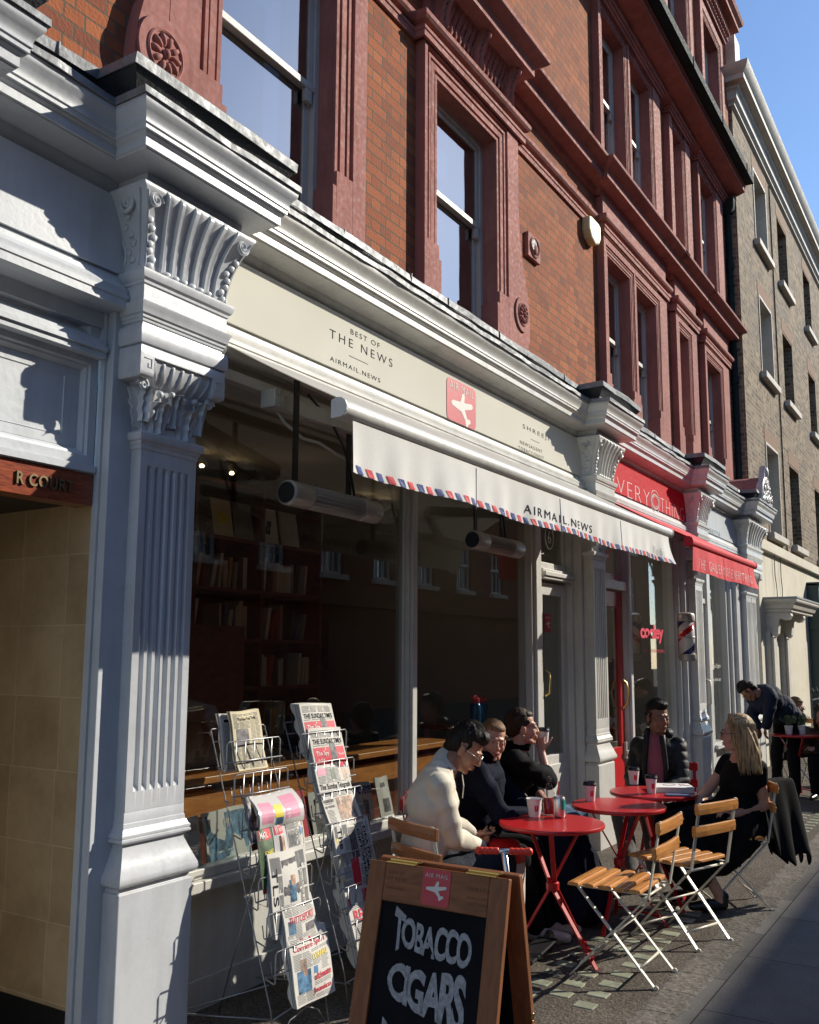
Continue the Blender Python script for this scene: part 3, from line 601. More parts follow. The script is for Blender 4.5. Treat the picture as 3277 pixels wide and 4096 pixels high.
# ---- generic interior box
def interior(t, x0, x1, mt, back=6.2, ceil=2.95, floor=.0):
    mb = MB(); mb.box(x0, x1, back, back+.05, floor, ceil+.1); mb.box(x0-.03, x0+.02, 3.3, back, floor, ceil+.1); mb.box(x1-.02, x1+.03, 3.3, back, floor, ceil+.1)
    mb.build('inner_wall', mt, t); MB().box(x0, x1, 3.2, back, ceil, ceil+.05).build('inner_ceiling', M['inwall'], t)
    MB().box(x0, x1, 3.25, back, .0, .012).build('inner_floor', flat('dark_floor', (.03,.022,.016), .5), t)
# ---- shop 1
t = thing('shopfront', 'cream newsagent shopfront with a large window, a white door and dark sign lettering', 'shopfront', (5.2, 3.0, 0)); S1 = t
crest['run_c'].build('cornice', M['white'], t, auto=25); lows['run_c'].build('lead_flashing', M['lead'], t)
sg = fascia(t, 2.94, 7.51, M['white'], M['cream'])
def sx(px_T): return px_T
fit("BEST OF", 4.060, 4.352, 3.391, .030, M['ink'], sg)
fit("THE NEWS", 3.866, 4.490, 3.312, .050, M['ink'], sg, space=1.4, off=-.008)
MB().box(4.048, 4.234, 2.9505, 2.952, 3.260, 3.262).build('rule', M['ink'], sg)
fit("AIRMAIL.NEWS", 3.873, 4.361, 3.184, .026, M['ink'], sg)
fit("SHREEJI", 6.315, 6.806, 3.320, .044, M['ink'], sg, space=1.4)
MB().box(6.46, 6.62, 2.9505, 2.952, 3.272, 3.274).build('rule', M['ink'], sg)
fit("NEWSAGENT", 6.262, 6.672, 3.199, .027, M['ink'], sg)
fit("TOBACCONIST", 6.196, 6.662, 3.137+.045, .027, M['ink'], sg) if 0 else fit("TOBACCONIST", 6.230, 6.700, 3.150, .027, M['ink'], sg)
PLANE = [(-.36,.10),(-.05,.13),(.02,.30),(.10,.33),(.12,.26),(.10,.14),(.42,.18),(.46,.12),(.40,.07),(.12,.00),(.22,-.16),(.34,-.16),(.36,-.22),(.27,-.27),(.22,-.33),(.16,-.30),(.14,-.20),(-.02,-.06),(-.38,.0),(-.42,.05)]
def badge(parent, c, wd, ht, ux, nrm, rd=.12):
    # red rounded badge with a white aeroplane; ux = text direction, nrm = outward normal
    c, ux, nrm = Vector(c), Vector(ux).normalized(), Vector(nrm).normalized(); uz = nrm.cross(ux); uz = uz if uz.z > 0 else -uz
    r_ = wd*rd; poly = []
    for (sx_, sy_, a0) in ((1,1,0),(-1,1,90),(-1,-1,180),(1,-1,270)):
        for k in range(6):
            a = R(a0+18*k); poly.append((sx_*(wd/2-r_)+r_*cos(a), sy_*(ht/2-r_)+r_*sin(a)))
    fn = lambda u, v, d: tuple(c+ux*u+uz*v+nrm*d)
    bo = MB().prism(poly, fn, 0, .0018).build('badge', M['badge'], parent)
    MB().prism([(u*wd*.85, (v-.10)*wd*.85) for u, v in PLANE], fn, .0012, .0028).build('aeroplane_emblem', M['badgew'], bo)
    bl, bo2 = c+uz*(ht*.26)+nrm*.003, bo
    q = Matrix((ux, uz, nrm)).transposed().to_euler()
    cu = text("AIR MAIL", wd*.185, M['badgew'], None, 'lettering', bl, (0,0,0), 1.15, -.0004*wd/.2, .0004); cu.rotation_euler = q; attach(cu, bo)
    return bo
M['badge'] = paint('badge_red', (.48,.035,.05), .5, .05, 0, 4); M['badgew'] = flat('badge_white', (.62,.60,.55), .6)
badge(sg, (5.345, 2.951, 3.290), .405, .288, (1,0,0), (0,-1,0), .1)
mb = MB(); mb.box(2.9, 6.70, 3.175, 3.3, 0, .53); mb.box(2.9, 6.70, 3.155, 3.175, 0, .14); mb.build('stall_riser', M['white'], t, bevel=.003)
MB().box(2.88, 6.72, 3.07, 3.2, .545, .595).box(2.88, 6.72, 3.12, 3.2, .52, .544).build('window_sill', M['white'], t, bevel=.006)
mb = MB(); mb.box(2.86, 6.72, 3.10, 3.17, .596, .64); mb.box(2.86, 7.6, 3.10, 3.17, 2.86, 2.93); mb.box(2.86, 2.92, 3.10, 3.17, .64, 2.86)
mb.build('window_frame', M['white'], t, bevel=.004)
mb = MB(); mb.box(4.925, 5.0, 3.10, 3.17, .64, 2.86); mb.box(4.935, 4.99, 3.075, 3.10, .64, 2.86); mb.box(4.905, 4.925, 3.125, 3.165, .64, 2.86); mb.build('mullion', M['white'], t, bevel=.005)
mb = MB(); mb.box(6.72, 6.90, 3.08, 3.2, 0, 2.93); mb.box(6.76, 6.86, 3.055, 3.08, .2, 2.86); mb.build('door_post', M['white'], t, bevel=.005)
MB().box(2.92, 6.72, 3.139, 3.143, .63, 2.87).build('window_glass', M['glass'], t)
# door
d = MB(); frame(d, 6.915, 7.50, .02, 2.20, 3.11, 3.16, .085, wb=.78, wt=.10); do = d.build('door', M['white'], t, bevel=.004)
d = MB(); d.box(7.02, 7.40, 3.098, 3.11, .14, .40); d.box(7.02, 7.40, 3.098, 3.11, .47, .73); d.build('door_panel', M['white'], do, bevel=.012)
MB().box(7.0, 7.415, 3.133, 3.137, .80, 2.10).build('door_glass', M['glass'], do)
MB().tube([(7.03,3.11,1.28),(7.03,3.075,1.30),(7.03,3.07,1.38),(7.03,3.075,1.46),(7.03,3.11,1.48)], .010, 8).build('handle', M['gold'], do, auto=60)
badge(do, (7.14, 3.131, 1.87), .12, .15, (1,0,0), (0,-1,0), .08)
d = MB(); d.box(6.90, 7.52, 3.05, 3.2, 2.225, 2.25); d.box(6.90, 7.52, 3.035, 3.2, 2.25, 2.285); d.box(6.90, 7.52, 3.06, 3.2, 2.285, 2.31); d.build('transom', M['white'], t, bevel=.004)
d = MB(); frame(d, 6.915, 7.50, 2.31, 2.88, 3.11, 3.16, .06); fo = d.build('fanlight', M['white'], t, bevel=.004)
MB().box(6.98, 7.44, 3.133, 3.137, 2.36, 2.83).build('fanlight_glass', M['glass'], fo)
text("6", .16, M['badgew'], fo, 'house_number', (7.2, 3.131, 2.54), off=-.002); MB().tube([(7.2+.085*cos(a), 3.131, 2.595+.10*sin(a)) for a in [2*pi*i/24 for i in range(25)]], .004, 5).build('number_ring', M['badgew'], fo)
d = MB(); d.box(7.50, 7.56, 3.06, 3.2, 0, 2.93); d.box(7.545, 7.61, 2.99, 3.2, 0, 2.93); d.box(2.80, 2.87, 2.98, 3.2, 0, 2.93); d.build('jamb', M['white'], t, bevel=.004)
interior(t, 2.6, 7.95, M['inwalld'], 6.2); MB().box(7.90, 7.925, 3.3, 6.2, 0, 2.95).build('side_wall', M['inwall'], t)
# ---- shop 2
t = thing('shopfront', 'red-signed gallery shopfront with a red door and a plain display window', 'shopfront', (9.3, 3.0, 0)); S2 = t
crest['run_d'].build('cornice', M['white2'], t, auto=25); lows['run_d'].build('lead_flashing', M['lead'], t)
sg2 = fascia(t, 7.99, 10.76, M['white2'], M['signred']); M['signw'] = flat('white_sign_letters', (.72,.70,.66), .5)
fit("EVERY", 8.20, 9.40, 3.148, .155, M['signw'], sg2, space=1.15, off=-.03); fit("THING", 9.775, 10.665, 3.148, .155, M['signw'], sg2, space=1.15, off=-.03)
def oring(c, rx, rz, r_, n=40, y=2.951): return [(c[0]+rx*cos(2*pi*i/n), y, c[1]+rz*sin(2*pi*i/n)) for i in range(n+1)]
em = MB(); em.tube(oring((9.585, 3.228), .155, .118, 0), .0045, 5); em.tube(oring((9.585, 3.228), .085, .055, 0), .003, 5)
for k in range(26):
    a = 2*pi*k/26; em.box(9.585+.125*cos(a)-.008, 9.585+.125*cos(a)+.008, 2.948, 2.951, 3.228+.075*sin(a)-.010, 3.228+.075*sin(a)+.010)
em.build('round_emblem', M['signw'], sg2)
mb = MB(); mb.box(7.95, 8.06, 3.05, 3.2, 0, 2.93); mb.box(8.93, 9.05, 3.07, 3.2, 0, 2.93); mb.box(8.955, 9.02, 3.045, 3.07, 0, 2.9); mb.build('door_post', M['white2'], t, bevel=.004)
d = MB(); frame(d, 8.07, 8.925, .02, 2.225, 3.11, 3.16, .11, wb=.72, wt=.15); dr = d.build('door', M['red'], t, bevel=.004)
MB().box(8.18, 8.815, 3.133, 3.137, .74, 2.08).build('door_glass', M['glass'], dr)
MB().tube([(8.87,3.11,1.10),(8.87,3.07,1.14),(8.87,3.045,1.24),(8.87,3.07,1.34),(8.87,3.11,1.38)], .011, 8).build('handle', M['gold'], dr, auto=60)
MB().box(8.86, 8.90, 3.085, 3.11, .62, .78).box(8.845, 8.915, 3.07, 3.085, .66, .70).build('latch', M['galv'], dr, bevel=.003)
d = MB(); d.box(8.05, 8.94, 3.06, 3.2, 2.24, 2.33); frame(d, 8.07, 8.925, 2.33, 2.90, 3.11, 3.16, .07); fo = d.build('fanlight', M['white2'], t, bevel=.004); MB().box(8.14, 8.86, 3.133, 3.137, 2.40, 2.83).build('fanlight_glass', M['glass'], fo)
mb = MB(); mb.box(9.05, 10.62, 3.175, 3.3, 0, .58); mb.box(9.04, 10.62, 3.06, 3.2, .58, .63); mb.build('stall_riser', M['white2'], t, bevel=.004)
mb = MB(); mb.box(9.04, 10.7, 3.10, 3.17, 2.86, 2.93); mb.box(10.56, 10.64, 3.08, 3.2, 0, 2.93); mb.box(10.62, 10.72, 3.03, 3.2, 0, 2.93); mb.box(10.70, 10.86, 2.98, 3.2, 0, 2.93); mb.build('window_frame', M['white2'], t, bevel=.005)
MB().box(9.05, 10.57, 3.139, 3.143, .62, 2.87).build('window_glass', M['glass'], t)
M['pinkp'] = flat('pink_vinyl', (.68,.04,.09), .5)
fit("cocley", 9.54, 10.34, 1.745, .20, M['pinkp'], t, 3.136, 'window_lettering', .92, .035)
fit("THE HAIRDRESSERS", 9.61, 10.35, 1.645, .032, M['pinkp'], t, 3.136, 'window_lettering')
interior(t, 8.0, 10.95, M['inwall'], 4.9)
# ---- shop 3
t = thing('shopfront', 'small white shopfront with green lettering between the gallery and the brown brick house', 'shopfront', (12.3, 3.0, 0)); S3 = t
crest['run_e'].build('cornice', M['white2'], t, auto=25); lows['run_e'].build('lead_flashing', M['lead'], t); crest['run_end'].build('cornice', M['white2'], t, auto=25); lows['run_end'].build('lead_flashing', M['lead'], t)
sg3 = fascia(t, 11.24, 13.40, M['white2'], M['bayw']); fit("INCUBATOR", 11.42, 12.35, 3.140, .072, flat('green_letters', (.03,.10,.08), .5), sg3, space=1.0, off=-.005)
mb = MB(); mb.box(11.14, 11.25, 2.98, 3.2, 0, 2.93); mb.box(11.99, 12.14, 3.06, 3.2, 0, 2.93); mb.box(11.2, 13.4, 3.10, 3.17, 2.86, 2.93); mb.box(12.95, 13.05, 3.06, 3.2, 0, 2.93); mb.box(13.05, 13.2, 3.02, 3.2, 0, 2.93); mb.box(13.18, 13.5, 2.97, 3.2, 0, 2.93)
mb.box(12.1, 13.0, 3.16, 3.3, 0, .45); mb.box(12.1, 13.0, 3.02, 3.2, .45, .50); mb.build('window_frame', M['white2'], t, bevel=.004)
d = MB(); frame(d, 11.26, 11.98, .02, 2.25, 3.10, 3.16, .10, wb=.6); dr = d.build('door', M['white2'], t, bevel=.004); MB().box(11.35, 11.89, 3.133, 3.137, .6, 2.15).build('door_glass', M['glass'], dr)
MB().tube([(11.94,3.10,1.0),(11.94,3.05,1.02),(11.94,3.05,1.30),(11.94,3.10,1.32)], .011, 8).build('handle', M['galv'], dr, auto=60)
d = MB(); d.box(11.26, 11.98, 3.08, 3.17, 2.27, 2.33); d.build('transom', M['white2'], t)
MB().box(12.14, 12.95, 3.139, 3.143, .5, 2.87).box(11.26, 11.98, 3.139, 3.143, 2.34, 2.86).build('window_glass', M['glass'], t)
fit("Nina Ogden", 12.40, 12.86, 1.44, .07, M['signw'], t, 3.136, 'window_lettering', .95, -.005); fit("sleight of the canopy", 12.30, 12.92, 1.27, .06, M['signw'], t, 3.136, 'window_lettering', .9, -.005)
interior(t, 11.2, 13.6, M['inwall'], 4.8)
# ================================================================ RED BRICK BUILDING
t = thing('brick_building', 'tall red brick building with terracotta painted window surrounds above the shops', 'building', (6.0, 3.25, 3.9)); RB = t
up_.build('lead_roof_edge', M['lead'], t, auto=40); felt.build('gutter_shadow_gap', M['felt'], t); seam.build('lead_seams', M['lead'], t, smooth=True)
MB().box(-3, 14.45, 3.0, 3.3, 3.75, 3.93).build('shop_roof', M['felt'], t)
WIN = []   # x0,x1,z0,z1
wA = (3.214, 4.199, 4.05, 5.80); wB = (5.42, 6.385, 4.05, 5.80)
one = [(8.97,9.69),(9.91,10.64),(11.63,12.06),(12.99,13.77)]
holes = [wA, wB]+[(a, b_, 4.05, 5.80) for a, b_ in one]+[(a, b_, 6.80, 8.62) for a, b_ in one]
mb = MB(); wallholes(mb, -3, 14.5, 3.9, 9.0, 3.25, 3.65, holes)
mb.build('brick_wall', M['brick'], t)
at = [(12.73,13.60,9.3,10.86),(10.9,11.8,9.3,10.86)]
mb = MB(); wallholes(mb, 8.6, 14.42, 9.0, 12.6, 3.05, 3.4, at); mb.build('attic_wall', M['brick'], t)
def sashwin(x0, x1, z0, z1, y=3.32, mid=.5, par=None, curtain=False):
    d = MB(); frame(d, x0, x1, z0, z1, y, y+.07, .045); zm = z0+(z1-z0)*mid; frame(d, x0+.045, x1-.045, zm, z1-.045, y+.01, y+.04, .05)
    frame(d, x0+.045, x1-.045, z0+.04, zm+.045, y+.035, y+.062, .055, wt=.045); d.box(x0+.045, x1-.045, y-.004, y+.035, zm-.006, zm+.04)
    for xx in (x0+.10, x1-.10): d.box(xx-.03, xx+.03, y-.002, y+.03, zm-.09, zm-.006)
    wo_ = d.build('window', M['sash'], par or RB, bevel=.004)
    MB().box(x0+.09, x1-.09, y+.022, y+.026, zm+.05, z1-.09).box(x0+.09, x1-.09, y+.047, y+.051, z0+.09, zm-.002).build('pane', M['winglass'], wo_)
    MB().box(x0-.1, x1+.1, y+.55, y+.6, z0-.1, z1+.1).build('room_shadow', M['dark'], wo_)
    return wo_
def arch(mb, x0, x1, z0, z1, y0, y1, depth_steps, cut=.35):
    # stepped architrave (jambs and head) running round an opening
    for (o, i, yy) in depth_steps:
        zb = z0+cut+(.0 if o > .12 else .03)
        mb.box(x0-o, x0-i, yy, y1, zb, z1+o); mb.box(x1+i, x1+o, yy, y1, zb, z1+o); mb.box(x0-i, x1+i, yy, y1, z1+i, z1+o)
def surround(x0, x1, z0, z1, wl, wr, htop, par=None, big=False, y0=3.17):
    par = par or RB; d = MB(); g_ = .165 if big else .09
    # flat outer band
    d.box(x0-wl, x0-g_, y0, 3.30, z0-.1, z1+htop); d.box(x1+g_, x1+wr, y0, 3.30, z0-.1, z1+htop); d.box(x0-g_, x1+g_, y0, 3.30, z1+g_, z1+htop)
    st = [(g_, g_*.80, y0+.028), (g_*.80, g_*.66, y0+.008), (g_*.66, g_*.56, y0+.030), (g_*.56, g_*.28, y0+.014), (g_*.28, g_*.16, y0+.034), (g_*.16, 0.0, y0+.020)]
    arch(d, x0, x1, z0, z1, y0, 3.32, st, cut=.42 if z0 < 5 else .12)
    zc = z0+(.42 if z0 < 5 else .12)+.03
    d.box(x0-g_, x0+.0, y0+.001, 3.32, z0-.1, zc-.0); d.box(x1-.0, x1+g_, y0+.001, 3.32, z0-.1, zc-.0)
    d.box(x0-g_*.6, x0+.035, y0+.002, 3.32, z0-.1, zc-.10); d.box(x1-.035, x1+g_*.6, y0+.002, 3.32, z0-.1, zc-.10)
    so_ = d.build('window_surround', M['terra'], par)
    rv = MB(); rv.box(x0, x0+.004, y0+.045, 3.6, z0, z1-.004); rv.box(x1-.004, x1, y0+.045, 3.6, z0, z1-.004); rv.box(x0, x1, y0+.045, 3.6, z1-.004, z1); rv.build('reveal', M['terra'], so_)
    return so_
def rosette(c, r_, par, ry=1.0):
    d = MB(); fn = lambda u, v, dd: (c[0]+u, c[1]-dd, c[2]+v)
    d.prism([(r_*1.55*cos(a), r_*1.75*sin(a)) for a in [2*pi*i/36 for i in range(36)]], fn, -.02, .012)
    d.tube([fn(r_*cos(a), r_*1.1*sin(a), .012) for a in [2*pi*i/32 for i in range(33)]], .010, 6)
    for k in range(10):
        a = 2*pi*k/10; d.ball(fn(r_*.60*cos(a), r_*.66*sin(a), .014), r_*.34, .018, r_*.15, 8, rot=Matrix.Rotation(-a, 3, 'Y'))
    d.ball(fn(0, 0, .018), r_*.20, .022, r_*.24, 10)
    d.build('rosette', M['terra'], par, auto=50)
def flank(x, s, par, zc=4.40):
    # scrolled foot beside a surround: s = +1 right side, -1 left side
    d = MB(); P = [(0, 3.95), (0, 5.35), (.02, 5.15), (.05, 4.95), (.10, 4.82), (.13, 4.78), (.125, 4.72), (.16, 4.64), (.19, 4.5), (.20, 4.38), (.19, 4.24), (.14, 4.14), (.15, 4.06), (.17, 3.95)]
    d.prism([(x+s*u, v) for u, v in (P if s > 0 else P[::-1])], lambda u, v, dd: (u, dd, v), 3.172, 3.28); d.build('scrolled_foot', M['terra'], par)
for (x0, x1, z0, z1) in (wA, wB):
    sashwin(x0, x1, z0, z1, mid=.56)
    s_ = surround(x0, x1, z0, z1, .20 if x0 > 5 else .37, .37 if x0 > 5 else .30, .20, big=True)
    if x0 > 5: flank(x1+.37, 1, s_); rosette((x1+.40, 3.168, 4.43), .085, s_)
    else: flank(x0-.37, -1, s_); rosette((x0-.40, 3.168, 4.43), .105, s_)
# left window: scrolled foot and rosette lie between wall and opening
sL = MB(); 
bays = [(8.82, 9.75+.05+1.22, one[0:2]), (11.42, 12.40, one[2:3]), (12.82, 14.27, one[3:4])]
for (bx0, bx1, ws) in bays:
    for (z0, z1, zt) in ((4.05, 5.80, 5.98), (6.80, 8.62, 8.80)):
        for i, (a, b_) in enumerate(ws):
            wl = a-bx0 if i == 0 else .11; wr = bx1-b_ if i == len(ws)-1 else .11
            surround(a, b_, z0, z1, wl, wr, zt-z1); sashwin(a, b_, z0, z1, mid=.54)
for (x0, x1, z0, z1) in at:
    surround(x0, x1, z0, z1, .22, .22, .25, y0=2.97); sashwin(x0, x1, z0, z1, y=3.15)
# string course: architrave roll, frieze, cornice; breaks forward over windows and bays
def brk(base, items, d_):
    p = [(-3, base)]
    for a, b_ in items: p += [(a, base), (a, base-d_), (b_, base-d_), (b_, base)]
    p.append((14.5, base)); return p
items = [(2.76, 4.60), (5.19, 6.83), (8.80, 11.04), (11.40, 12.42), (12.80, 14.29)]
mb = MB()
sweep(mb, [(0,5.985),(.022,5.985),(.022,6.03),(.03,6.035),(.03,6.06),(.012,6.065),(.012,6.09),(.045,6.10),(.06,6.12),(.062,6.15),(.05,6.17),(.02,6.18),(0,6.182)], brk(3.25, items, .085))
mb.build('architrave_moulding', M['terra'], t, auto=25)
mb = MB()
for a, b_ in items[2:]: mb.box(a+.02, b_-.02, 3.172, 3.3, 6.18, 6.47)
for a, b_ in items[:2]: mb.box(a+.12, b_-.12, 3.19, 3.3, 6.18, 6.47)
mb.build('frieze', M['terra'], t)
mb = MB(); cor = [(0,6.40),(.02,6.41),(.03,6.44),(.04,6.47),(.15,6.478),(.16,6.482),(.16,6.548),(.165,6.55),(.17,6.565),(.20,6.585),(.24,6.60),(.262,6.62),(.265,6.628),(.265,6.652),(.02,6.70),(0,6.70)]
sweep(mb, cor, brk(3.25, [(3.02, 4.28), (5.40, 6.56)], .10)[:-1]+[(8.78,3.25),(8.78,3.20),(11.06,3.20),(11.06,3.235),(11.39,3.235),(11.39,3.20),(12.43,3.20),(12.43,3.235),(12.79,3.235),(12.79,3.20),(14.30,3.20),(14.30,3.25)])
mb.build('string_cornice', M['terra'], t, auto=25)
# fluted consoles and carved blocks in the frieze over the two big windows
fr = MB()
for (a, b_) in ((3.0, 4.30), (5.38, 6.58)):
    k = int((b_-a)/.068)
    for i in range(k+1):
        x = a+.04+(b_-a-.08)*i/k; rel = (x-a)/(b_-a)
        if abs(rel-.5) < .045 or rel < .05 or rel > .95: continue
        fr.loft([[(x+u, 3.185-o+abs(u)*.3, z) for u in (-.024,-.016,-.005,.005,.016,.024)]+[(x+.024,3.24,z),(x-.024,3.24,z)] for z, o in ((6.185,.0),(6.26,.01),(6.35,.035),(6.43,.075),(6.47,.085))])
        fr.ball((x+.034, 3.165, 6.30), .010, .012, .05, 7)
    for x in (a+.05, (a+b_)/2, b_-.05):
        fr.loft([[(x+u, 3.16-o+abs(u)*.2, z) for u in (-.05,-.03,0,.03,.05)]+[(x+.05,3.24,z),(x-.05,3.24,z)] for z, o in ((6.14,.0),(6.24,.02),(6.35,.05),(6.43,.10),(6.47,.11))])
        leaf(fr, (x, 3.13, 6.16), .25, .06, (1,0,0), (0,-1,0), .5, 5); fr.tube(spiral((x, 3.06, 6.43), .032, 1.5, (0,1,0), (0,0,1)), .014, 6)
fr.build('frieze_consoles', M['terra'], t, auto=40)
# upper cornice, gutter
it2 = [(8.80,11.04),(11.40,12.42),(12.80,14.29)]
p3 = [(-3,3.25)]
for a, b_ in it2: p3 += [(a,3.25),(a,3.165),(b_,3.165),(b_,3.25)]
p3.append((14.5,3.25)); mb = MB()
sweep(mb, [(0,8.72),(.02,8.72),(.02,8.75),(.04,8.755),(.04,8.785),(.03,8.79),(.06,8.80),(.065,8.83),(0,8.84)], p3); mb.build('upper_architrave', M['terra'], t, auto=25)
mb = MB(); sweep(mb, [(0,8.78),(.08,8.80),(.14,8.84),(.15,8.88),(.37,8.90),(.38,8.905),(.38,8.975),(.40,8.985),(.40,9.02),(0,9.05)], [(-3,3.25),(14.5,3.25)]); mb.add([(14.5,3.25,8.78),(14.5,2.87,8.90),(14.5,2.85,9.02),(14.5,3.25,9.05)], [(0,1,2,3)]); mb.build('main_cornice', M['terra'], t, auto=25)
mb = MB(); mb.box(-3, 14.47, 2.73, 2.86, 8.99, 9.0); mb.box(-3, 14.47, 2.725, 2.735, 8.99, 9.11); mb.box(-3, 14.47, 2.85, 2.86, 9.0, 9.12)
for i in range(5): mb.box(8.0+i*1.5, 8.03+i*1.5, 2.715, 2.86, 8.985, 9.115)
mb.build('gutter', M['greenpipe'], t)
MB().box(-3, 14.45, 2.861, 3.3, 9.02, 9.1).build('roof_ledge', M['felt'], t)
# attic hood
mb = MB(); sweep(mb, [(0,11.11),(.03,11.11),(.03,11.15),(.06,11.17),(.06,11.19),(.02,11.2),(.02,11.34),(.2,11.36),(.2,11.43),(.25,11.47),(.27,11.52),(0,11.58)], [(10.6,3.05),(10.6,2.96),(13.88,2.96),(13.88,3.05)]); 
for i in range(40):
    x = 10.66+i*.082; mb.box(x-.012, x+.012, 2.86, 2.97, 11.2, 11.36)
mb.build('attic_hood', M['terra'], t)
# downpipe with hopper
mb = MB(); X = 14.42
mb.tube([(X, 3.13, 3.9), (X, 3.13, 8.72)], .048, 10)
for z in (4.2, 5.85, 7.7): mb.tube([(X, 3.13, z-.06), (X, 3.13, z+.06)], .060, 10)
mb.loft([[(X+a*q, 3.12+b_*q, z) for a, b_ in ((-1,-1),(1,-1),(1,1),(-1,1))] for z, q in ((8.55,.05),(8.62,.10),(8.78,.11))])
mb.build('downpipe', M['greenpipe'], t, auto=40)
MB().box(14.28, 14.50, 3.235, 3.27, 3.9, 8.8).build('shaded_recess_strip', M['felt'], t)  # flat strip whose black colour stands for the shaded recess by the pipe
# square terracotta vent in the brickwork
c = (7.165, 3.25, 5.18); mb = MB(); mb.box(7.04, 7.29, 3.215, 3.25, 5.07, 5.29); mb.tube([(7.165+.085*cos(a), 3.213, 5.18+.085*sin(a)) for a in [2*pi*i/20 for i in range(21)]], .012, 6); mb.ball((7.185,3.212,5.17), .045, .015, .05, 8); mb.build('vent_block', M['terra'], t, auto=40)
MB().lathe([(.055,3.208),(.056,3.2145)], (7.15,0,5.205), 16, axis='Y').build('vent_opening', M['felt'], t)
# alarm box
al = thing('alarm_box', 'pale yellow burglar alarm box high on the brick wall', 'alarm box', (8.56, 3.25, 5.75))
mb = MB(); mb.prism([(8.40,6.00),(8.40,5.86),(8.45,5.79),(8.56,5.75),(8.67,5.79),(8.72,5.86),(8.72,6.00),(8.66,6.02),(8.46,6.02)], lambda u, v, d: (u, d, v), 3.16, 3.25); mb.build('casing', paint('yellowed_plastic', (.66,.58,.30), .45, .06, .05, 6), al, bevel=.02)
# ================================================================ BROWN BRICK HOUSE
t = thing('brick_building', 'brown brick terraced house with a pale stucco ground floor at the right', 'building', (20, 3.0, 0)); BB = t
cols_ = [(15.85,16.87),(17.95,18.93),(20.8,21.72),(23.6,24.5),(26.4,27.3),(29.2,30.1),(32,32.9),(34.8,35.7)]
rows = [(3.62,5.12),(6.33,7.68),(8.66,9.98)]
hs = [(a, b_, c_, d_) for a, b_ in cols_ for c_, d_ in rows]
mb = MB(); wallholes(mb, 14.46, 40, 3.38, 10.7, 3.0, 3.35, hs); mb.box(14.46, 14.8, 3.35, 9, 3.3, 10.7); mb.build('brick_wall', M['brown'], t)
for i, (a, b_) in enumerate(cols_):
    for j, (z0, z1) in enumerate(rows):
        s_ = MB().box(a-.12, b_+.12, 2.90, 3.05, z0-.11, z0).build('window_sill', M['stone'], t, bevel=.008)
        d = MB(); frame(d, a, b_, z0, z1, 3.22, 3.28, .06); zm = (z0+z1)/2; d.box(a, b_, 3.21, 3.27, zm-.03, zm+.03)
        for q in (1, 2): d.box(a+(b_-a)*q/3-.012, a+(b_-a)*q/3+.012, 3.23, 3.26, z0+.06, z1-.06)
        wn_ = d.build('window', M['sash'] if i == 0 else M['black'], t); MB().box(a+.05, b_-.05, 3.245, 3.248, z0+.05, z1-.05).build('pane', M['winglass'], wn_)  # sashes past the first column are coloured black for their deep shadow
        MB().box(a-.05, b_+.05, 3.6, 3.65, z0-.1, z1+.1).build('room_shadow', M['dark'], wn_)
        if i == 0:
            d = MB(); d.box(b_-.012, b_+.03, 2.985, 3.22, z0, z1); d.box(a, b_-.012, 2.985, 3.22, z1-.012, z1+.03); d.box(a-.03, a+.01, 2.985, 3.22, z0, z1+.03); d.build('reveal', M['stone'], wn_)
        # brick arch over the opening
        d = MB()
        for q in range(14):
            x = a-.06+(b_-a+.12)*q/14; d.box(x+.004, x+(b_-a+.12)/14-.006, 2.994, 3.02, z1+.035, z1+.27)
        d.build('brick_arch', M['brickdk'] if False else flat('rubbed_brick', (.26,.155,.095), .9), wn_)
mb = MB(); sweep(mb, [(0,10.36),(.05,10.38),(.05,10.42),(.10,10.46),(.10,10.60),(.13,10.62),(.14,10.66),(.25,10.68),(.25,10.76),(.29,10.80),(.33,10.86),(.34,10.92),(.05,10.98),(0,10.98)], [(14.46,3.4),(14.46,3.0),(40,3.0)]); mb.build('stone_cornice', M['stone'], t, auto=25)
mb = MB(); mb.box(14.46, 40, 2.98, 3.3, 10.98, 11.35); mb.box(14.40, 14.75, 2.9, 3.4, 10.98, 11.6); mb.build('parapet', M['stone'], t)
mb = MB(); wallholes(mb, 14.48, 40, 0, 3.38, 2.93, 3.3, [(14.98,15.55,0,2.2)]); mb.box(14.46, 40, 2.86, 3.3, 3.22, 3.38); mb.build('stucco_ground_floor', M['stucco'], t, bevel=.01)
mb = MB(); mb.box(14.98,15.55,3.15,3.2,0,2.2); mb.build('front_door', M['bgreen'], t)
# door hood on consoles
hd = MB(); hd.loft([[(14.83-q, 2.93, z), (14.83-q, 2.55-q, z), (16.75+q, 2.55-q, z), (16.75+q, 2.93, z)] for z, q in ((2.28,0),(2.32,0),(2.33,.03),(2.38,.05),(2.42,.09),(2.44,.10),(2.47,.10))]); ho = hd.build('door_hood', M['stone'], t)
MB().box(14.72, 16.86, 2.44, 2.95, 2.472, 2.50).build('hood_lead', M['lead'], ho)
for x in (14.86, 15.95):
    sp_ = [(2.93,2.28),(2.58,2.28),(2.56,2.22),(2.60,2.16),(2.66,2.15),(2.70,2.18),(2.735,2.16),(2.75,2.05),(2.76,1.95),(2.80,1.90),(2.84,1.93),(2.87,1.99),(2.93,1.99)]
    MB().prism(sp_, lambda u, v, d: (d, u, v), x, x+.16).build('console', M['stone'], ho)
    mb = MB(); mb.box(x-.06, x+.26, 2.86, 2.94, 0, 1.99); mb.box(x-.03, x+.20, 2.82, 2.86, .2, 1.9); mb.build('door_pilaster', M['stone'], ho, bevel=.01)
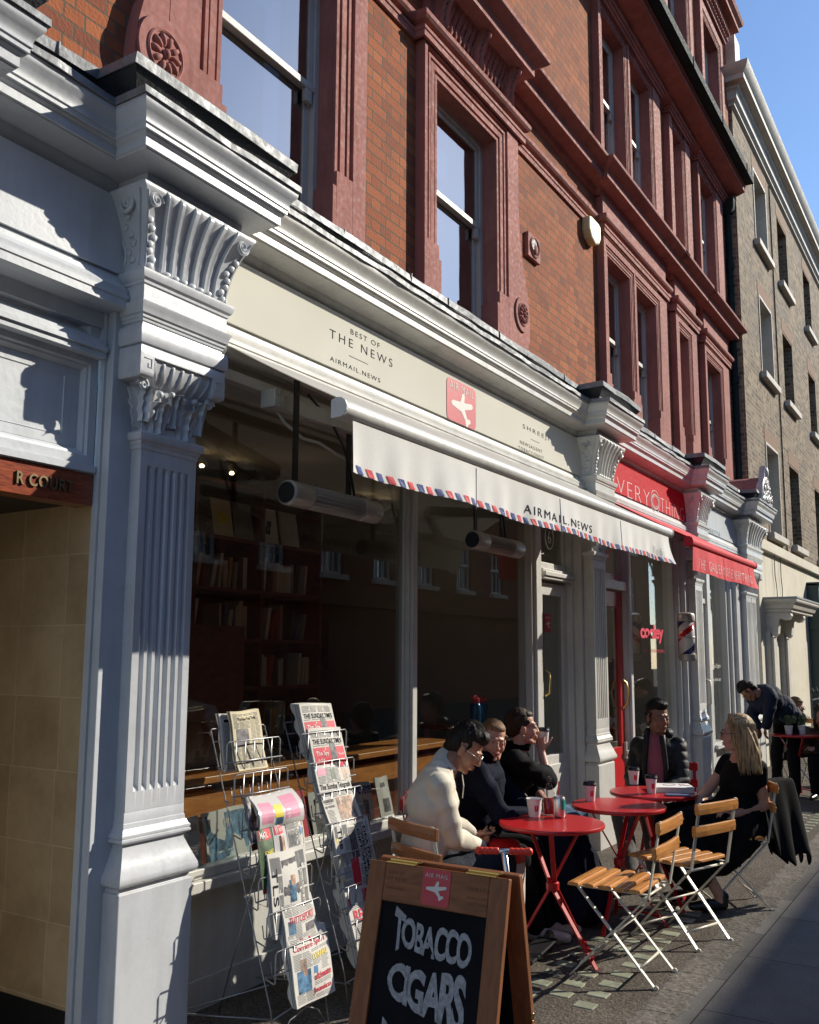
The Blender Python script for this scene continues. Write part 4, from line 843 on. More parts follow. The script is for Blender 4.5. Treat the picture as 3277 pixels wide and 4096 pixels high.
# teal shopfront window at far right
mb = MB(); mb.box(18.7, 22, 2.72, 2.95, 2.1, 2.98); mb.box(18.75, 22, 2.78, 2.95, 0, .6); mb.box(18.72, 18.86, 2.75, 2.95, 0, 2.2); mb.box(19.6,19.7,2.8,2.95,.5,2.2); mb.box(18.7, 22, 2.66, 2.95, 2.93, 3.0)
fo = mb.build('shop_window_frame', M['bgreen'], t, bevel=.01); MB().box(18.86, 22, 2.9, 2.905, .6, 2.2).build('pane', M['winglass'], fo); MB().box(19.0,22,2.71,2.72,2.25,2.85).build('sign_panel', M['bgreen'], fo)
for i in range(3): MB().tube([(15.6+i*.5, 2.90, 3.30), (15.62+i*.5, 2.905, 2.9), (15.72+i*.46, 2.905, 2.7), (15.7+i*.4, 2.9, 2.5)], .007, 5).build('cable', M['felt'], t) if i < 2 else None
MB().tube([(17.25,2.985,10.3),(17.26,2.985,7),(17.25,2.985,3.4)], .012, 5).build('cable', M['felt'], t)
# railings
t = thing('railings', 'black iron railings with spear tops in front of the stucco wall at the right', 'railings', (17, 2.3, 0))
mb = MB(); mb.box(14.6, 19, 2.285, 2.305, .98, 1.0)
for i in range(12):
    x = 14.7+i*.36; mb.tube([(x, 2.295, 0), (x, 2.295, 1.08)], .012, 6); mb.lathe([(.004,1.06),(.020,1.09),(.022,1.11),(.001,1.17)], (x, 2.295, 0), 8)
mb.build('bars', M['felt'], t)
# ================================================================ OPPOSITE TERRACE (seen in the window reflections, casts the street shadow)
t = thing('brick_building', 'dark red brick terrace across the street mirrored in the shop windows', 'building', (15, -9.6, 0))
oc = [(x, x+1.05) for x in [-8+2.6*i for i in range(22)]]; orow = [(3.9,5.7),(7.0,8.6)]
mb = MB(); wallholes(mb, -12, 50, 0, 11.41, -10.1, -9.6, [(a, b_, c_, d_) for a, b_ in oc for c_, d_ in orow]); mb.build('brick_wall', M['brickdk'], t)
for a, b_ in oc:
    for z0, z1 in orow:
        d = MB(); frame(d, a, b_, z0, z1, -9.78, -9.7, .09); d.box(a, b_, -9.76, -9.68, (z0+z1)/2-.04, (z0+z1)/2+.04)
        for q in (1, 2): d.box(a+(b_-a)*q/3-.02, a+(b_-a)*q/3+.02, -9.77, -9.71, z0, z1)
        w_ = d.build('window', M['white2'], t); MB().box(a, b_, -9.8, -9.79, z0, z1).build('pane', M['winglass'], w_); MB().box(a-.1, b_+.1, -9.6, -9.45, z0-.15, z0).build('window_sill', M['stone'], w_)
MB().box(-12, 50, -9.6, -9.35, 3.0, 3.3).box(-12, 50, -9.6, -9.5, 0, .9).build('string_course', M['brickdk'], t)
# ================================================================ AWNINGS
def awning(x0, x1, label, mf, mv, stripes, words, bar_m, yr=2.86, zr=2.995, yb=2.205, zb=2.60, drop=.215):
    t = thing('awning', label, 'awning', ((x0+x1)/2, yr, zr))
    rs = random.Random(4 if stripes else 9)
    n = int((x1-x0)/.08); g_ = []
    for j in range(7):
        q = j/6; g_.append([(x0+(x1-x0)*i/n, yr+(yb-yr)*q, zr+(zb+.042-zr)*q-.006*sin(pi*q)-.002*sin(i*.9)) for i in range(n+1)])
    mb = MB(); vs = [p for r_ in g_ for p in r_]; vs2 = [(x, y, z-.004) for x, y, z in vs]; W_ = n+1
    fs = [(j*W_+i, j*W_+i+1, (j+1)*W_+i+1, (j+1)*W_+i) for j in range(6) for i in range(n)]
    mb.add(vs, fs); mb.add(vs2, [f[::-1] for f in fs]); mb.build('canopy', mf, t, smooth=True)
    MB().tube([(x0, yr+.03, zr-.02), (x1, yr+.03, zr-.02)], .034, 14).build('roller', bar_m, t, auto=50)
    prof = [(a*.66, b_*.66) for a, b_ in [(.045,-.055),(-.02,-.055),(-.045,-.045),(-.060,-.02),(-.062,.01),(-.050,.04),(-.025,.058),(.01,.062),(.045,.05)]]
    mb = MB(); mb.loft([[(x, yb+a, zb+b_) for a, b_ in prof] for x in (x0-.02, x1+.02)]); fb = mb.build('front_bar', bar_m, t, auto=50)
    for x in (x0-.032, x1+.022):
        MB().prism([(a*1.12, b_*1.12) for a, b_ in prof], lambda u, v, d: (d, yb+u, zb+v), x, x+.012).build('end_cap', bar_m, fb, bevel=.003)
    # valance
    def vy(x, z):
        q = (zb-.038-z)/drop; fl = max(0, (x-x1+.35)/.35)
        return yb-.02-.035*q*q*(fl*1.6)-.010*q*sin(x*5.1)-.006*q*sin(x*13+1.0)+.004*sin(x*31)*q
    def vz(x): return zb-.038-drop-.006*sin(x*4.3)-.012*max(0, (x-x1+.6))
    nx = int((x1-x0)/.03); nz = 8; vs = []
    for j in range(nz+1):
        for i in range(nx+1):
            x = x0+.05+(x1-x0-.09)*i/nx; z = zb-.038+(vz(x)-(zb-.038))*j/nz; vs.append((x, vy(x, z), z))
    fs = [(j*(nx+1)+i, j*(nx+1)+i+1, (j+1)*(nx+1)+i+1, (j+1)*(nx+1)+i) for j in range(nz) for i in range(nx)]
    mb = MB(); mb.add(vs, fs); mb.add([(x, y+.002, z) for x, y, z in vs], [f[::-1] for f in fs]); va = mb.build('valance', mv, t, smooth=True, fixn=False)
    mb = MB()
    for sx_ in [x0+.05+k*1.08 for k in range(1, 5)]:
        if sx_ < x1-.2: mb.tube([(sx_, vy(sx_, zb-.05-drop*q)-.001, zb-.05-drop*q*.98) for q in (0,.25,.5,.75,1)], .0025, 4)
    if mb.v: mb.build('seams', mv, va)
    if stripes:
        for mm, ph in ((M['navy'], 0), (M['redprint'], 1)):
            mb = MB()
            for k in range(int((x1-x0-.12)/.082)):
                if k % 2 != ph: continue
                x = x0+.07+k*.082
                q = []
                for (dx, dz) in ((0,.034),(.046,.034),(.074,.002),(.028,.002)):
                    xx = x+dx; zz = vz(xx)+dz; q.append((xx, vy(xx, zz)-.0022, zz))
                mb.add(q, [(0,1,2,3)])
            mb.build('printed_stripes', mm, va, fixn=False)
    for (wd, a, b_, zb_, cp, mt, off) in words:
        o_ = fit(wd, a, b_, zb_, cp, mt, None, 0, 'lettering', 1.3, off)
        bm = bmesh.new(); bm.from_mesh(o_.data); bmesh.ops.subdivide_edges(bm, edges=[e for e in bm.edges if e.calc_length() > .03], cuts=2); bm.to_mesh(o_.data); bm.free()
        for v in o_.data.vertices:
            X = a+v.co.x; Z = zb_+v.co.y; v.co.z = -(vy(X, Z)-.0024)
        attach(o_, va)
        if stripes:
            bk = o_.copy(); bk.data = o_.data.copy(); col.objects.link(bk)
            for v in bk.data.vertices: v.co.z -= .0068
    return t
A1 = awning(2.98, 7.46, 'half-open white canvas awning with a red and blue airmail border over the newsagent window', M['under'], M['cloth'], True,
       [("AIRMAIL.NEWS", 4.70, 5.735, 2.400, .050, M['ink'], -.003), ("No6", 7.03, 7.22, 2.392, .062, flat('grey_print', (.38,.37,.36), .8), -.015)], M['white'])
mb = MB(); mb.tube([(2.9, 2.9, 2.865), (3.62, 2.9, 2.865)], .002, 4); mb.box(2.88, 7.5, 2.88, 2.93, 2.845, 2.895); mb.build('torsion_bar', M['white'], A1, bevel=.006)
for sgn, xa in ((1, 3.02), (-1, 7.42)):
    e = xa+sgn*1.12; mb = MB(); mb.bar((xa+sgn*.30, 2.83, 2.80), (xa+sgn*1.3, 2.60, 2.72), .045, .075); mb.bar((xa+sgn*1.3, 2.58, 2.70), (xa+sgn*.5, 2.26, 2.60), .04, .065)
    ar = mb.build('folding_arm', M['white'], A1, bevel=.006)
    mb = MB(); mb.box(xa+sgn*.25-.03, xa+sgn*.25+.04, 2.79, 2.88, 2.76, 2.85)
    for dz in (.03, .09): mb.lathe([(.016,2.775),(.016,2.79)], (xa+sgn*.25, 0, 2.74+dz), 10, 1, 'Y')
    mb.build('arm_bracket', [M['white'], M['galv']], A1, bevel=.004)
MB().tube([(3.3,2.86,2.80),(3.38,2.85,2.72),(3.5,2.83,2.66),(3.62,2.82,2.66),(3.75,2.80,2.62),(3.9,2.79,2.60)], .008, 6).build('cable', M['white'], A1, smooth=True)
M['stripeaw'] = flat('dark_red_stripe', (.25,.02,.02), .8)
A2 = awning(8.10, 10.62, 'bright red canvas awning with white gallery lettering', M['awnred'], M['awnred'], False, [("THE GALLERY OF EVERYTHING", 8.32, 10.42, 2.385, .085, M['signw'], -.02)], M['awnred'])
# ================================================================ HEATERS
def heater(x0, y, z, label, L=.72):
    t = thing('patio_heater', label, 'heater', (x0+L/2, y, z), 0, 'electric heaters hung under the awning'); r_ = .060
    mb = MB()
    for a, b_ in ((0,.15),(L-.15,L)):
        mb.lathe([(r_*.88,a),(r_,a+.008),(r_,b_-.004),(r_*.97,b_)], (x0, y, z), 28, axis='X')
    mb.box(x0+.14, x0+L-.14, y-.0, y+.055, z-.03, z+.055); mb.build('end_housing', M['galv'], t, auto=40)
    mb = MB(); mb.lathe([(r_*.84,-.001),(r_*.80,-.004),(r_*.2,-.004)], (x0, y, z), 24, axis='X'); mb.build('end_grille', M['black'], t)
    mb = MB(); nseg = 34
    for i in range(nseg+1):
        x = x0+.15+(L-.30)*i/nseg; mb.tube([(x, y+r_*.95*cos(a), z+r_*.95*sin(a)) for a in [pi*.55+pi*1.05*k/10 for k in range(11)]], .0016, 4, cap=False)
    for k in range(11):
        a = pi*.55+pi*1.05*k/10; mb.tube([(x0+.15, y+r_*.95*cos(a), z+r_*.95*sin(a)), (x0+L-.15, y+r_*.95*cos(a), z+r_*.95*sin(a))], .0014, 4, cap=False)
    mb.build('mesh_guard', M['galv'], t)
    MB().tube([(x0+.15, y-.01, z), (x0+L-.15, y-.01, z)], .011, 10).build('element', flat('quartz_tube', (.5,.5,.48), .2), t, smooth=True)
    mb = MB(); mb.lathe([(r_*.8,.0),(r_*.8,L-.3)], (x0+.15, y+.012, z), 20, axis='X'); mb.build('reflector', flat('reflector', (.22,.21,.19), .35, .7), t, smooth=True)
    for dx in (.09, L-.20):
        mb = MB(); mb.box(x0+dx-.017, x0+dx+.017, y+.02, y+.03, z+.04, 2.90); mb.build('hanging_strap', M['black'], t)
    MB().tube([(x0+L-.15, y+.02, z+.06), (x0+L-.22, y, z+.18), (x0+L-.28, y, z+.30), (x0+L-.35, y+.03, z+.42), (x0+L-.5, y+.06, 2.87)], .007, 6).build('cable', M['black'], t, smooth=True)
    return t
heater(3.255, 2.72, 2.343, 'silver tube heater hanging nearest the camera, left of the window mullion')
heater(5.06, 2.72, 2.318, 'silver tube heater hanging farther away under the lettered part of the awning', .66)
# ================================================================ BARBER POLE
t = thing('barber_pole', 'barber pole with red and blue spiral stripes on the pilaster beyond the red gallery window', 'barber pole', (10.2, 2.84, 1.55))
m, n, b = mk('barber_stripes'); tc = N(n, 'ShaderNodeTexCoord'); sp = N(n, 'ShaderNodeSeparateXYZ'); n.links.new(tc.outputs['Object'], sp.inputs[0])
at2 = N(n, 'ShaderNodeMath', operation='ARCTAN2'); 
sy_ = N(n, 'ShaderNodeMath', operation='SUBTRACT'); n.links.new(sp.outputs[1], sy_.inputs[0]); sy_.inputs[1].default_value = 2.84
sx2 = N(n, 'ShaderNodeMath', operation='SUBTRACT'); n.links.new(sp.outputs[0], sx2.inputs[0]); sx2.inputs[1].default_value = 10.2
n.links.new(sy_.outputs[0], at2.inputs[0]); n.links.new(sx2.outputs[0], at2.inputs[1])
m1 = N(n, 'ShaderNodeMath', operation='MULTIPLY_ADD'); n.links.new(sp.outputs[2], m1.inputs[0]); m1.inputs[1].default_value = 2.6; 
m0 = N(n, 'ShaderNodeMath', operation='DIVIDE'); n.links.new(at2.outputs[0], m0.inputs[0]); m0.inputs[1].default_value = -2*pi; n.links.new(m0.outputs[0], m1.inputs[2])
fr = N(n, 'ShaderNodeMath', operation='FRACT'); n.links.new(m1.outputs[0], fr.inputs[0])
rp = N(n, 'ShaderNodeValToRGB'); rp.color_ramp.interpolation = 'CONSTANT'; e = rp.color_ramp.elements; e[0].color = (.7,.7,.68,1); e[1].position = .22; e[1].color = (.45,.02,.02,1)
for p_, c_ in ((.40,(.7,.7,.68,1)),(.62,(.02,.04,.2,1)),(.80,(.7,.7,.68,1))): q = e.new(p_); q.color = c_
n.links.new(fr.outputs[0], rp.inputs[0]); n.links.new(rp.outputs[0], b.inputs['Base Color']); b.inputs['Roughness'].default_value = .12
MB().lathe([(.085,1.63),(.085,1.98)], (10.2,2.84,0), 32).build('striped_cylinder', m, t, smooth=True)
MB().lathe([(.06,1.55),(.085,1.56),(.095,1.575),(.095,1.625),(.088,1.63)], (10.2,2.84,0), 28).lathe([(.088,1.98),(.095,1.985),(.095,2.045),(.085,2.065),(.05,2.08)], (10.2,2.84,0), 28).lathe([(.089,1.80),(.091,1.803),(.091,1.812),(.089,1.815)], (10.2,2.84,0), 28).build('caps', M['galv'], t, auto=40)
MB().box(10.185, 10.215, 2.9, 2.93, 1.56, 2.06).build('bracket', M['black'], t)
# ================================================================ BISTRO TABLES
def table(c, r_, label, rz=0, group='red bistro tables'):
    t = thing('bistro_table', label, 'table', (0,0,0), 0, group); H = .71
    MB().lathe([(r_-.012,H-.022),(r_-.004,H-.022),(r_-.001,H-.015),(r_,H-.008),(r_-.004,H-.001),(r_-.012,H)], (0,0,0), 56).build('tabletop', M['red'], t, auto=50)
    tops = [(.15*cos(a), .15*sin(a)) for a in (R(20), R(150), R(270))]
    for (a_t, a_b, rb) in ((20, 205, .27), (150, 292, .27), (262, 80, .25)):
        A = (.17*cos(R(a_t)), .17*sin(R(a_t)), H-.03); B = (rb*cos(R(a_b)), rb*sin(R(a_b)), .008); mid = (.012*cos(R(a_t+90)), .012*sin(R(a_t+90)), .38)
        mb = MB(); mb.bar(A, mid, .026, .010, upv=(cos(R(a_t)), sin(R(a_t)), 0)); mb.bar(mid, B, .026, .010, upv=(cos(R(a_t)), sin(R(a_t)), 0)); mb.box(B[0]-.012, B[0]+.012, B[1]-.012, B[1]+.012, 0, .012)
        mb.build('leg', M['red'], t, bevel=.003)
    MB().lathe([(.03,.355),(.036,.36),(.036,.395),(.03,.40)], (0,0,0), 14).build('hub', M['red'], t, auto=40)
    A = (.27*cos(R(205))*.93, .27*sin(R(205))*.93, .06); B = (.27*cos(R(292))*.93, .27*sin(R(292))*.93, .06); MB().bar(A, B, .012, .012).build('cross_bar', M['red'], t)
    MB().tube([(.17*cos(R(20)),.17*sin(R(20)),H-.03),(.17*cos(R(150)),.17*sin(R(150)),H-.03),(.17*cos(R(262)),.17*sin(R(262)),H-.03),(.17*cos(R(20)),.17*sin(R(20)),H-.03)], .006, 6).build('ring', M['red'], t)
    t.location = (c[0], c[1], 0); t.rotation_euler = (0, 0, rz)
    return t
T1 = table((4.80, 2.10), .285, 'nearest round red metal table, holding an open cup, a glass bottle and a can', R(52))
T2 = dup(T1, (5.575, 2.0, 0), R(95), 'middle round red metal table with a single lidded cup on it')
T3 = dup(T1, (6.225, 1.99, 0), R(30), 'round red metal table carrying a white book in front of the puffer jacket')
T4 = dup(T1, (11.75, 2.05, 0), R(70), 'far round red metal table with flower pots beside the bending man')
# ================================================================ FOLDING CHAIRS
M['slat'] = wood('varnished_slats', (.46,.17,.035), (.66,.30,.08), (2,18,18), .32, .4); M['slatd'] = wood('brown_slats', (.26,.09,.03), (.38,.15,.05), (2,18,18), .4, .3)
M['cream_m'] = paint('cream_chair_enamel', (.62,.58,.47), .4, .05, .05, 10, coat=.2)
def chair(label, slat, metal, group, nslat=5):
    # faces +y, origin between the rear feet
    t = thing('folding_chair', label, 'chair', (0,0,0), 0, group); W_ = .175
    for k in range(nslat):
        y = .075+k*.080; mb = MB(); mb.loft([[(x, y-.031+a, .45+b_-.004*k/5-.010*cos(pi*(k-2)/4)*0) for a, b_ in ((0,0),(.004,.016),(.031,.020),(.058,.016),(.062,0))] for x in (-.205,-.20,.20,.205)]); mb.build('seat_slat', slat, t, bevel=.003)
    for s in (-1, 1):
        x = s*W_
        mb = MB(); mb.bar((x, -.055, .80), (x, .015, .43), .008, .024, upv=(1,0,0)); mb.bar((x, .015, .435), (x, .21, .235), .008, .024, upv=(1,0,0)); mb.bar((x, .21, .24), (x, .43, .006), .008, .024, upv=(1,0,0)); mb.build('back_leg', metal, t, bevel=.002)
        x = s*(W_-.02); mb = MB(); mb.bar((x, .0, .006), (x, .39, .44), .008, .024, upv=(1,0,0)); mb.tube([(x-.006, -.004, .012), (x+.006, -.004, .012)], .013, 8); mb.build('leg', metal, t, bevel=.002)
        mb = MB(); mb.bar((x, .02, .44), (x, .40, .44), .006, .018, upv=(1,0,0)); mb.build('seat_rail', metal, t)
    mb = MB(); mb.tube([(-W_,.045,.42),(W_,.045,.42)], .007, 6); mb.tube([(-W_+.02,.075,.09),(W_-.02,.075,.09)], .007, 6); mb.tube([(-W_,.375,.07),(W_,.375,.07)], .007, 6); mb.tube([(-W_,.205,.235),(W_,.205,.235)], .006, 6); mb.build('cross_bars', metal, t, smooth=True)
    for (z, y) in ((.765,-.052),(.645,-.030)):
        mb = MB(); mb.loft([[(x, y+a+bow, z+b_) for a, b_ in ((-.011,-.030),(.007,-.030),(.010,0),(.007,.030),(-.011,.030),(-.014,0))] for x, bow in ((-.200,.008),(-.196,.006),(-.10,-.002),(0,-.004),(.10,-.002),(.196,.006),(.200,.008))]); mb.build('back_slat', slat, t, bevel=.004)
        MB().lathe([(.005,y-.016),(.004,y-.018)], (-W_,0,z), 8, axis='Y').lathe([(.005,y-.016),(.004,y-.018)], (W_,0,z), 8, axis='Y').build('bolt', M['galv'], t)
    return t
CH = chair('empty wooden slatted folding chair nearest the camera, beside the chalkboard', M['slat'], M['cream_m'], 'wooden slatted folding chairs')
CH.location = (4.79, 1.50, 0)
CH2 = dup(CH, (5.48, 1.43, 0), R(-19), 'second empty wooden slatted folding chair, just behind the nearest one')
CH3 = dup(CH, (6.545, 1.385, 0), R(31), 'wooden slatted folding chair under the blonde woman')
CH4 = chair('brown slatted folding chair whose back shows left of the man in the cream sweater', M['slatd'], M['cream_m'], 'wooden slatted folding chairs')
CH4.location = (3.99, 2.44, 0); CH4.rotation_euler = (0, 0, R(-90-23))
CH5 = dup(CH, (13.4, 2.3, 0), R(80), 'small far folding chair glimpsed beyond the flower table'); 
RCH = chair('red folding chair behind the woman in the navy coat', M['red'], M['red'], 'red folding chairs'); RCH.location = (4.72, 2.93, 0); RCH.rotation_euler = (0,0,R(-155))
dup(RCH, (5.50, 2.93, 0), R(-165), 'red folding chair under the woman drinking coffee'); dup(RCH, (7.25, 2.18, 0), R(96), 'red folding chair behind the man in the puffer jacket'); 
# ================================================================ TABLE-TOP THINGS
M['paperw'] = flat('white_card', (.72,.70,.66), .7); M['lid'] = flat('black_lid', (.015,.015,.016), .3)
def cup(c, label, lid=True, r_=.040, h=.105, badge_=True):
    t = thing('coffee_cup', label, 'cup', c, 0, 'paper coffee cups'); x, y, z = c
    MB().lathe([(r_*.70,0),(r_*.72,.003),(r_*.98,h-.004),(r_*1.04,h-.003),(r_*1.04,h+.001),(r_*.97,h),(r_*.90,h-.012)], c, 26).build('cup_body', M['paperw'], t, auto=50)
    if lid: MB().lathe([(r_*1.08,h-.004),(r_*1.09,h+.003),(r_*1.02,h+.006),(r_*.95,h+.018),(r_*.78,h+.019),(r_*.74,h+.014)], c, 26).build('lid', M['lid'], t, auto=50)
    if badge_:
        d = Vector((-x, -y, 0)).normalized(); d = Matrix.Rotation(.35, 3, 'Z') @ d; s = Vector((-d.y, d.x, 0)); mb = MB(); q = []
        for (u, v) in ((-.3,.32),(.3,.32),(.3,.66),(-.3,.66)): 
            rr = r_*(.72+.28*v)+.0012; a = u; q.append(tuple(Vector((x, y, z+h*v))+(d*cos(a)+s*sin(a))*rr))
        mb.add(q, [(0,1,2,3)]); mb.build('printed_label', M['redprint'], t, fixn=False)
    return t
cup((4.895, 2.245, .711), 'open white paper cup without a lid on the nearest red table', False, .044, .098)
cup((5.60, 2.19, .711), 'white paper cup with a black lid alone on the middle red table', h=.10)
cup((6.50, 2.215, .711), 'white cup with a black lid standing in front of the pink shirt', h=.10)
cup((6.14, 1.975, .711), 'patterned cup with a black lid next to the white book', h=.10, r_=.038)
t = thing('drinks_can', 'slim silver drinks can with a green panel on the nearest red table', 'can', (4.945, 2.11, .711)); c = (4.945, 2.115, .711)
MB().lathe([(.024,0),(.031,.006),(.033,.012),(.033,.100),(.029,.110),(.026,.115),(.027,.118),(.024,.115)], c, 28).build('can_body', flat('brushed_aluminium', (.6,.6,.6), .3, .85), t, auto=50)
mb = MB(); 
for k in range(6):
    a0, a1 = R(-135+k*10), R(-135+(k+1)*10); mb.add([(c[0]+.0336*cos(a0), c[1]+.0336*sin(a0), c[2]+.045), (c[0]+.0336*cos(a1), c[1]+.0336*sin(a1), c[2]+.045), (c[0]+.0336*cos(a1), c[1]+.0336*sin(a1), c[2]+.096), (c[0]+.0336*cos(a0), c[1]+.0336*sin(a0), c[2]+.096)], [(0,1,2,3)])
mb.build('green_panel', flat('green_print', (.01,.28,.20), .4), t, fixn=False)
t = thing('glass_bottle', 'clear glass bottle half full of red drink behind the can', 'bottle', (5.0, 2.20, .711)); c = (5.0, 2.20, .711)
MB().lathe([(.030,0),(.034,.006),(.034,.10),(.030,.125),(.018,.155),(.013,.172),(.013,.195),(.0155,.197),(.0155,.208),(.012,.210)], c, 28).build('bottle_body', glassm('bottle_glass', (.85,.83,.84), .04), t, smooth=True)
MB().lathe([(.028,.004),(.031,.01),(.031,.088),(.001,.089)], c, 24).build('red_drink', flat('red_drink', (.35,.02,.03), .2), t, smooth=True)
st = MB().tube([(4.975, 2.135, .73), (4.985, 2.135, .90)], .0032, 6).build('drinking_straw', M['redprint']); tag(st, 'red and white drinking straw standing by the can', 'straw')
t = thing('book', 'thick white book lying on the table in front of the puffer jacket', 'book', (6.33, 1.90, .711))
A = Matrix.Rotation(R(-62), 3, 'Z'); ob = lambda c_, hx, hy, hz: ((Vector(c_)), A @ Vector((hx,0,0)), A @ Vector((0,hy,0)), Vector((0,0,hz)))
MB().obox(*ob((6.33,1.90,.729), .128, .098, .013)).build('pages', flat('page_edges', (.55,.53,.48), .9), t)
MB().obox(*ob((6.33,1.90,.7445), .132, .102, .0015)).obox(*ob((6.33,1.90,.713), .132, .102, .0015)).build('cover', M['paperw'], t)
o = text("OK", .13, flat('pink_print', (.55,.25,.33), .6), t, 'cover_lettering', (6.33, 1.86, .7468), (0,0,-62), off=-.004)
o = MB().obox((6.13,1.80,.716), A @ Vector((.078,0,0)), A @ Vector((0,.037,0)), (0,0,.0045)).build('phone', flat('blue_grey_case', (.12,.16,.28), .3), bevel=.003); tag(o, 'slim blue-grey phone lying on the table edge near the white book', 'phone')
# ================================================================ CHALKBOARD
t = thing('chalkboard_sign', 'wooden A-frame chalkboard advertising tobacco and cigars at the bottom of the view', 'chalkboard', (2.55, 1.49, 0)); AB = t
M['bwood'] = wood('oiled_pine_frame', (.15,.045,.012), (.26,.09,.024), (14,14,2.2), .6, .0); M['bwoodh'] = wood('oiled_pine_rail', (.15,.045,.012), (.26,.09,.024), (14,2.2,14), .6, .0)
M['slate'] = paint('chalkboard_black', (.010,.010,.012), .85, .3, .0, 3, spec=.06)
def leaf_board(xt, xb, zt, y0, y1, s):
    # s=+1 front leaf (faces -x); lies in plane through (xt, zt) and (xb, 0)
    ax = Vector((xb-xt, 0, -zt)).normalized(); nx = Vector((-ax.z, 0, ax.x)); nx = nx if nx.x*s < 0 else -nx; L = math.hypot(xb-xt, zt)
    def P(u, v, d): q = Vector((xt, 0, zt))+ax*v+nx*d; return (q.x, u, q.z)      # u=y, v=down, d=out
    def slab(mb, u0, u1, v0, v1, d0, d1): mb.add([P(u, v, d) for u in (u0,u1) for v in (v0,v1) for d in (d0,d1)], [(0,1,3,2),(4,6,7,5),(0,4,5,1),(2,3,7,6),(0,2,6,4),(1,5,7,3)])
    mb = MB(); slab(mb, y0, y0+.062, 0, L, 0, .022); slab(mb, y1-.062, y1, 0, L, 0, .022); mb.build('stile', M['bwood'], t, bevel=.003)
    mb = MB(); slab(mb, y0+.062, y1-.062, 0, .115, 0, .0215); slab(mb, y0+.062, y1-.062, L-.16, L-.09, 0, .0215); rail = mb.build('rail', M['bwoodh'], t, bevel=.003)
    mb = MB(); slab(mb, y0+.055, y1-.055, .11, L-.15, .002, .012); bd = mb.build('slate_panel', M['slate'], t)
    return P, rail, bd, ax, nx
Pf, rail, bd, axf, nxf = leaf_board(2.565, 2.335, .948, 1.250, 1.742, 1)
Pb, _, _, _, _ = leaf_board(2.592, 2.76, .953, 1.240, 1.736, -1)
mb = MB(); 
for y in (1.34, 1.62): mb.tube([(2.558, y-.05, .958), (2.558, y+.05, .958)], .005, 8); mb.box(2.535, 2.585, y-.05, y+.05, .954, .957)
mb.build('hinge', M['gold'], t)
mb = MB(); C0, C1 = Vector((2.45, 1.248, .54)), Vector((2.66, 1.238, .57))
for i in range(15):
    q = (i+.5)/15; c = C0.lerp(C1, q); c.z -= .16*sin(pi*q)**.8; c.y -= .008
    d = Vector((C1.x-C0.x, 0, (-.16*pi*cos(pi*q)))).normalized(); s = Vector((0,1,0)) if i % 2 else d.cross(Vector((0,1,0)))
    mb.tube([c+d*.011*cos(a)+s*.006*sin(a) for a in [2*pi*k/10 for k in range(11)]], .0022, 5)
mb.build('chain', M['gold'], t, smooth=True)
# board face text, hand lettered: swollen by curve offset
qf = Matrix((Vector((0,-1,0)), -axf, nxf)).transposed().to_euler()
def btext(body, wid, hgt, v, mat, par, uc=1.492, sp=.9, off=.03, d=.0126, arch_=0, skew=0, name='chalk_lettering'):
    o = text(body, 1, mat, None, name, (0,0,0), (0,0,0), sp, off, 0.0, 'LEFT'); me = o.data
    xs = [q.co.x for q in me.vertices]; ys = [q.co.y for q in me.vertices]; a, b_, c_, d_ = min(xs), max(xs), min(ys), max(ys)
    for q in me.vertices:
        X = (q.co.x-a)/(b_-a); Y = (q.co.y-c_)/(d_-c_)
        if arch_:
            tp, bt_ = arch_; g_ = lambda L: L[min(len(L)-2, int(X*(len(L)-1)))]*(1-(X*(len(L)-1)-min(len(L)-2, int(X*(len(L)-1)))))+L[min(len(L)-2, int(X*(len(L)-1)))+1]*(X*(len(L)-1)-min(len(L)-2, int(X*(len(L)-1))))
            yy = g_(bt_)+(g_(tp)-g_(bt_))*Y; xx = X-.5+.02*sin(Y*3)*(1 if X > .5 else -1)
        else: yy = Y-.5; xx = X-.5
        q.co = (xx*wid, yy*hgt+skew*(X-.5)*wid, 0)
    p = Pf(uc, v, d); o.location = p; o.rotation_euler = qf
    return attach(o, par)
m, n, b = mk('chalk'); no = N(n, 'ShaderNodeTexNoise'); no.inputs['Scale'].default_value = 60; no.inputs['Detail'].default_value = 6; n.links.new(coords(n), no.inputs['Vector']); n.links.new(ramp(n, no.outputs[0], [(.3, (.20,.20,.21)), (.7, (.40,.40,.41))]), b.inputs['Base Color']); b.inputs['Roughness'].default_value = .9; M['chalk'] = m
btext("TOBACCO", .268, .112, .192, M['chalk'], bd, sp=.80, off=.034, arch_=([.62,.40,.30,.22,.26,.28,.24,.22],[-.62,-.40,-.45,-.52,-.56,-.56,-.60,-.66]), skew=0)
btext("CIGARS", .262, .104, .335, M['chalk'], bd, sp=.80, off=.040, arch_=([.50,.52,.46,.42,.50,.56,.52],[-.36,-.50,-.62,-.74,-.78,-.95,-1.05]), skew=0)
btext("MAGS", .27, .11, .515, M['chalk'], bd, sp=.84, off=.034, arch_=([.75,.30,.20,.25,.2],[-.5,-.5,-.6,-.6,-.6]), skew=0)
M['burnt'] = flat('burnt_lettering', (.07,.03,.012), .7)
for (bd_, wd, hg, v, uc) in (("BEST OF", .05, .008, .030, 1.635), ("THE NEWS", .085, .014, .048, 1.635), ("AIRMAIL.NEWS", .065, .008, .075, 1.635), ("SHREEJI", .075, .014, .045, 1.345), ("NEWSAGENT", .07, .008, .068, 1.345), ("TOBACCONIST", .075, .008, .084, 1.345)):
    btext(bd_, wd, hg, v, M['burnt'], rail, uc, 1.25, -.01, .0222, name='burnt_lettering')
badge(rail, Pf(1.49, .055, .0216), .098, .105, (0,-1,0), nxf, .1)
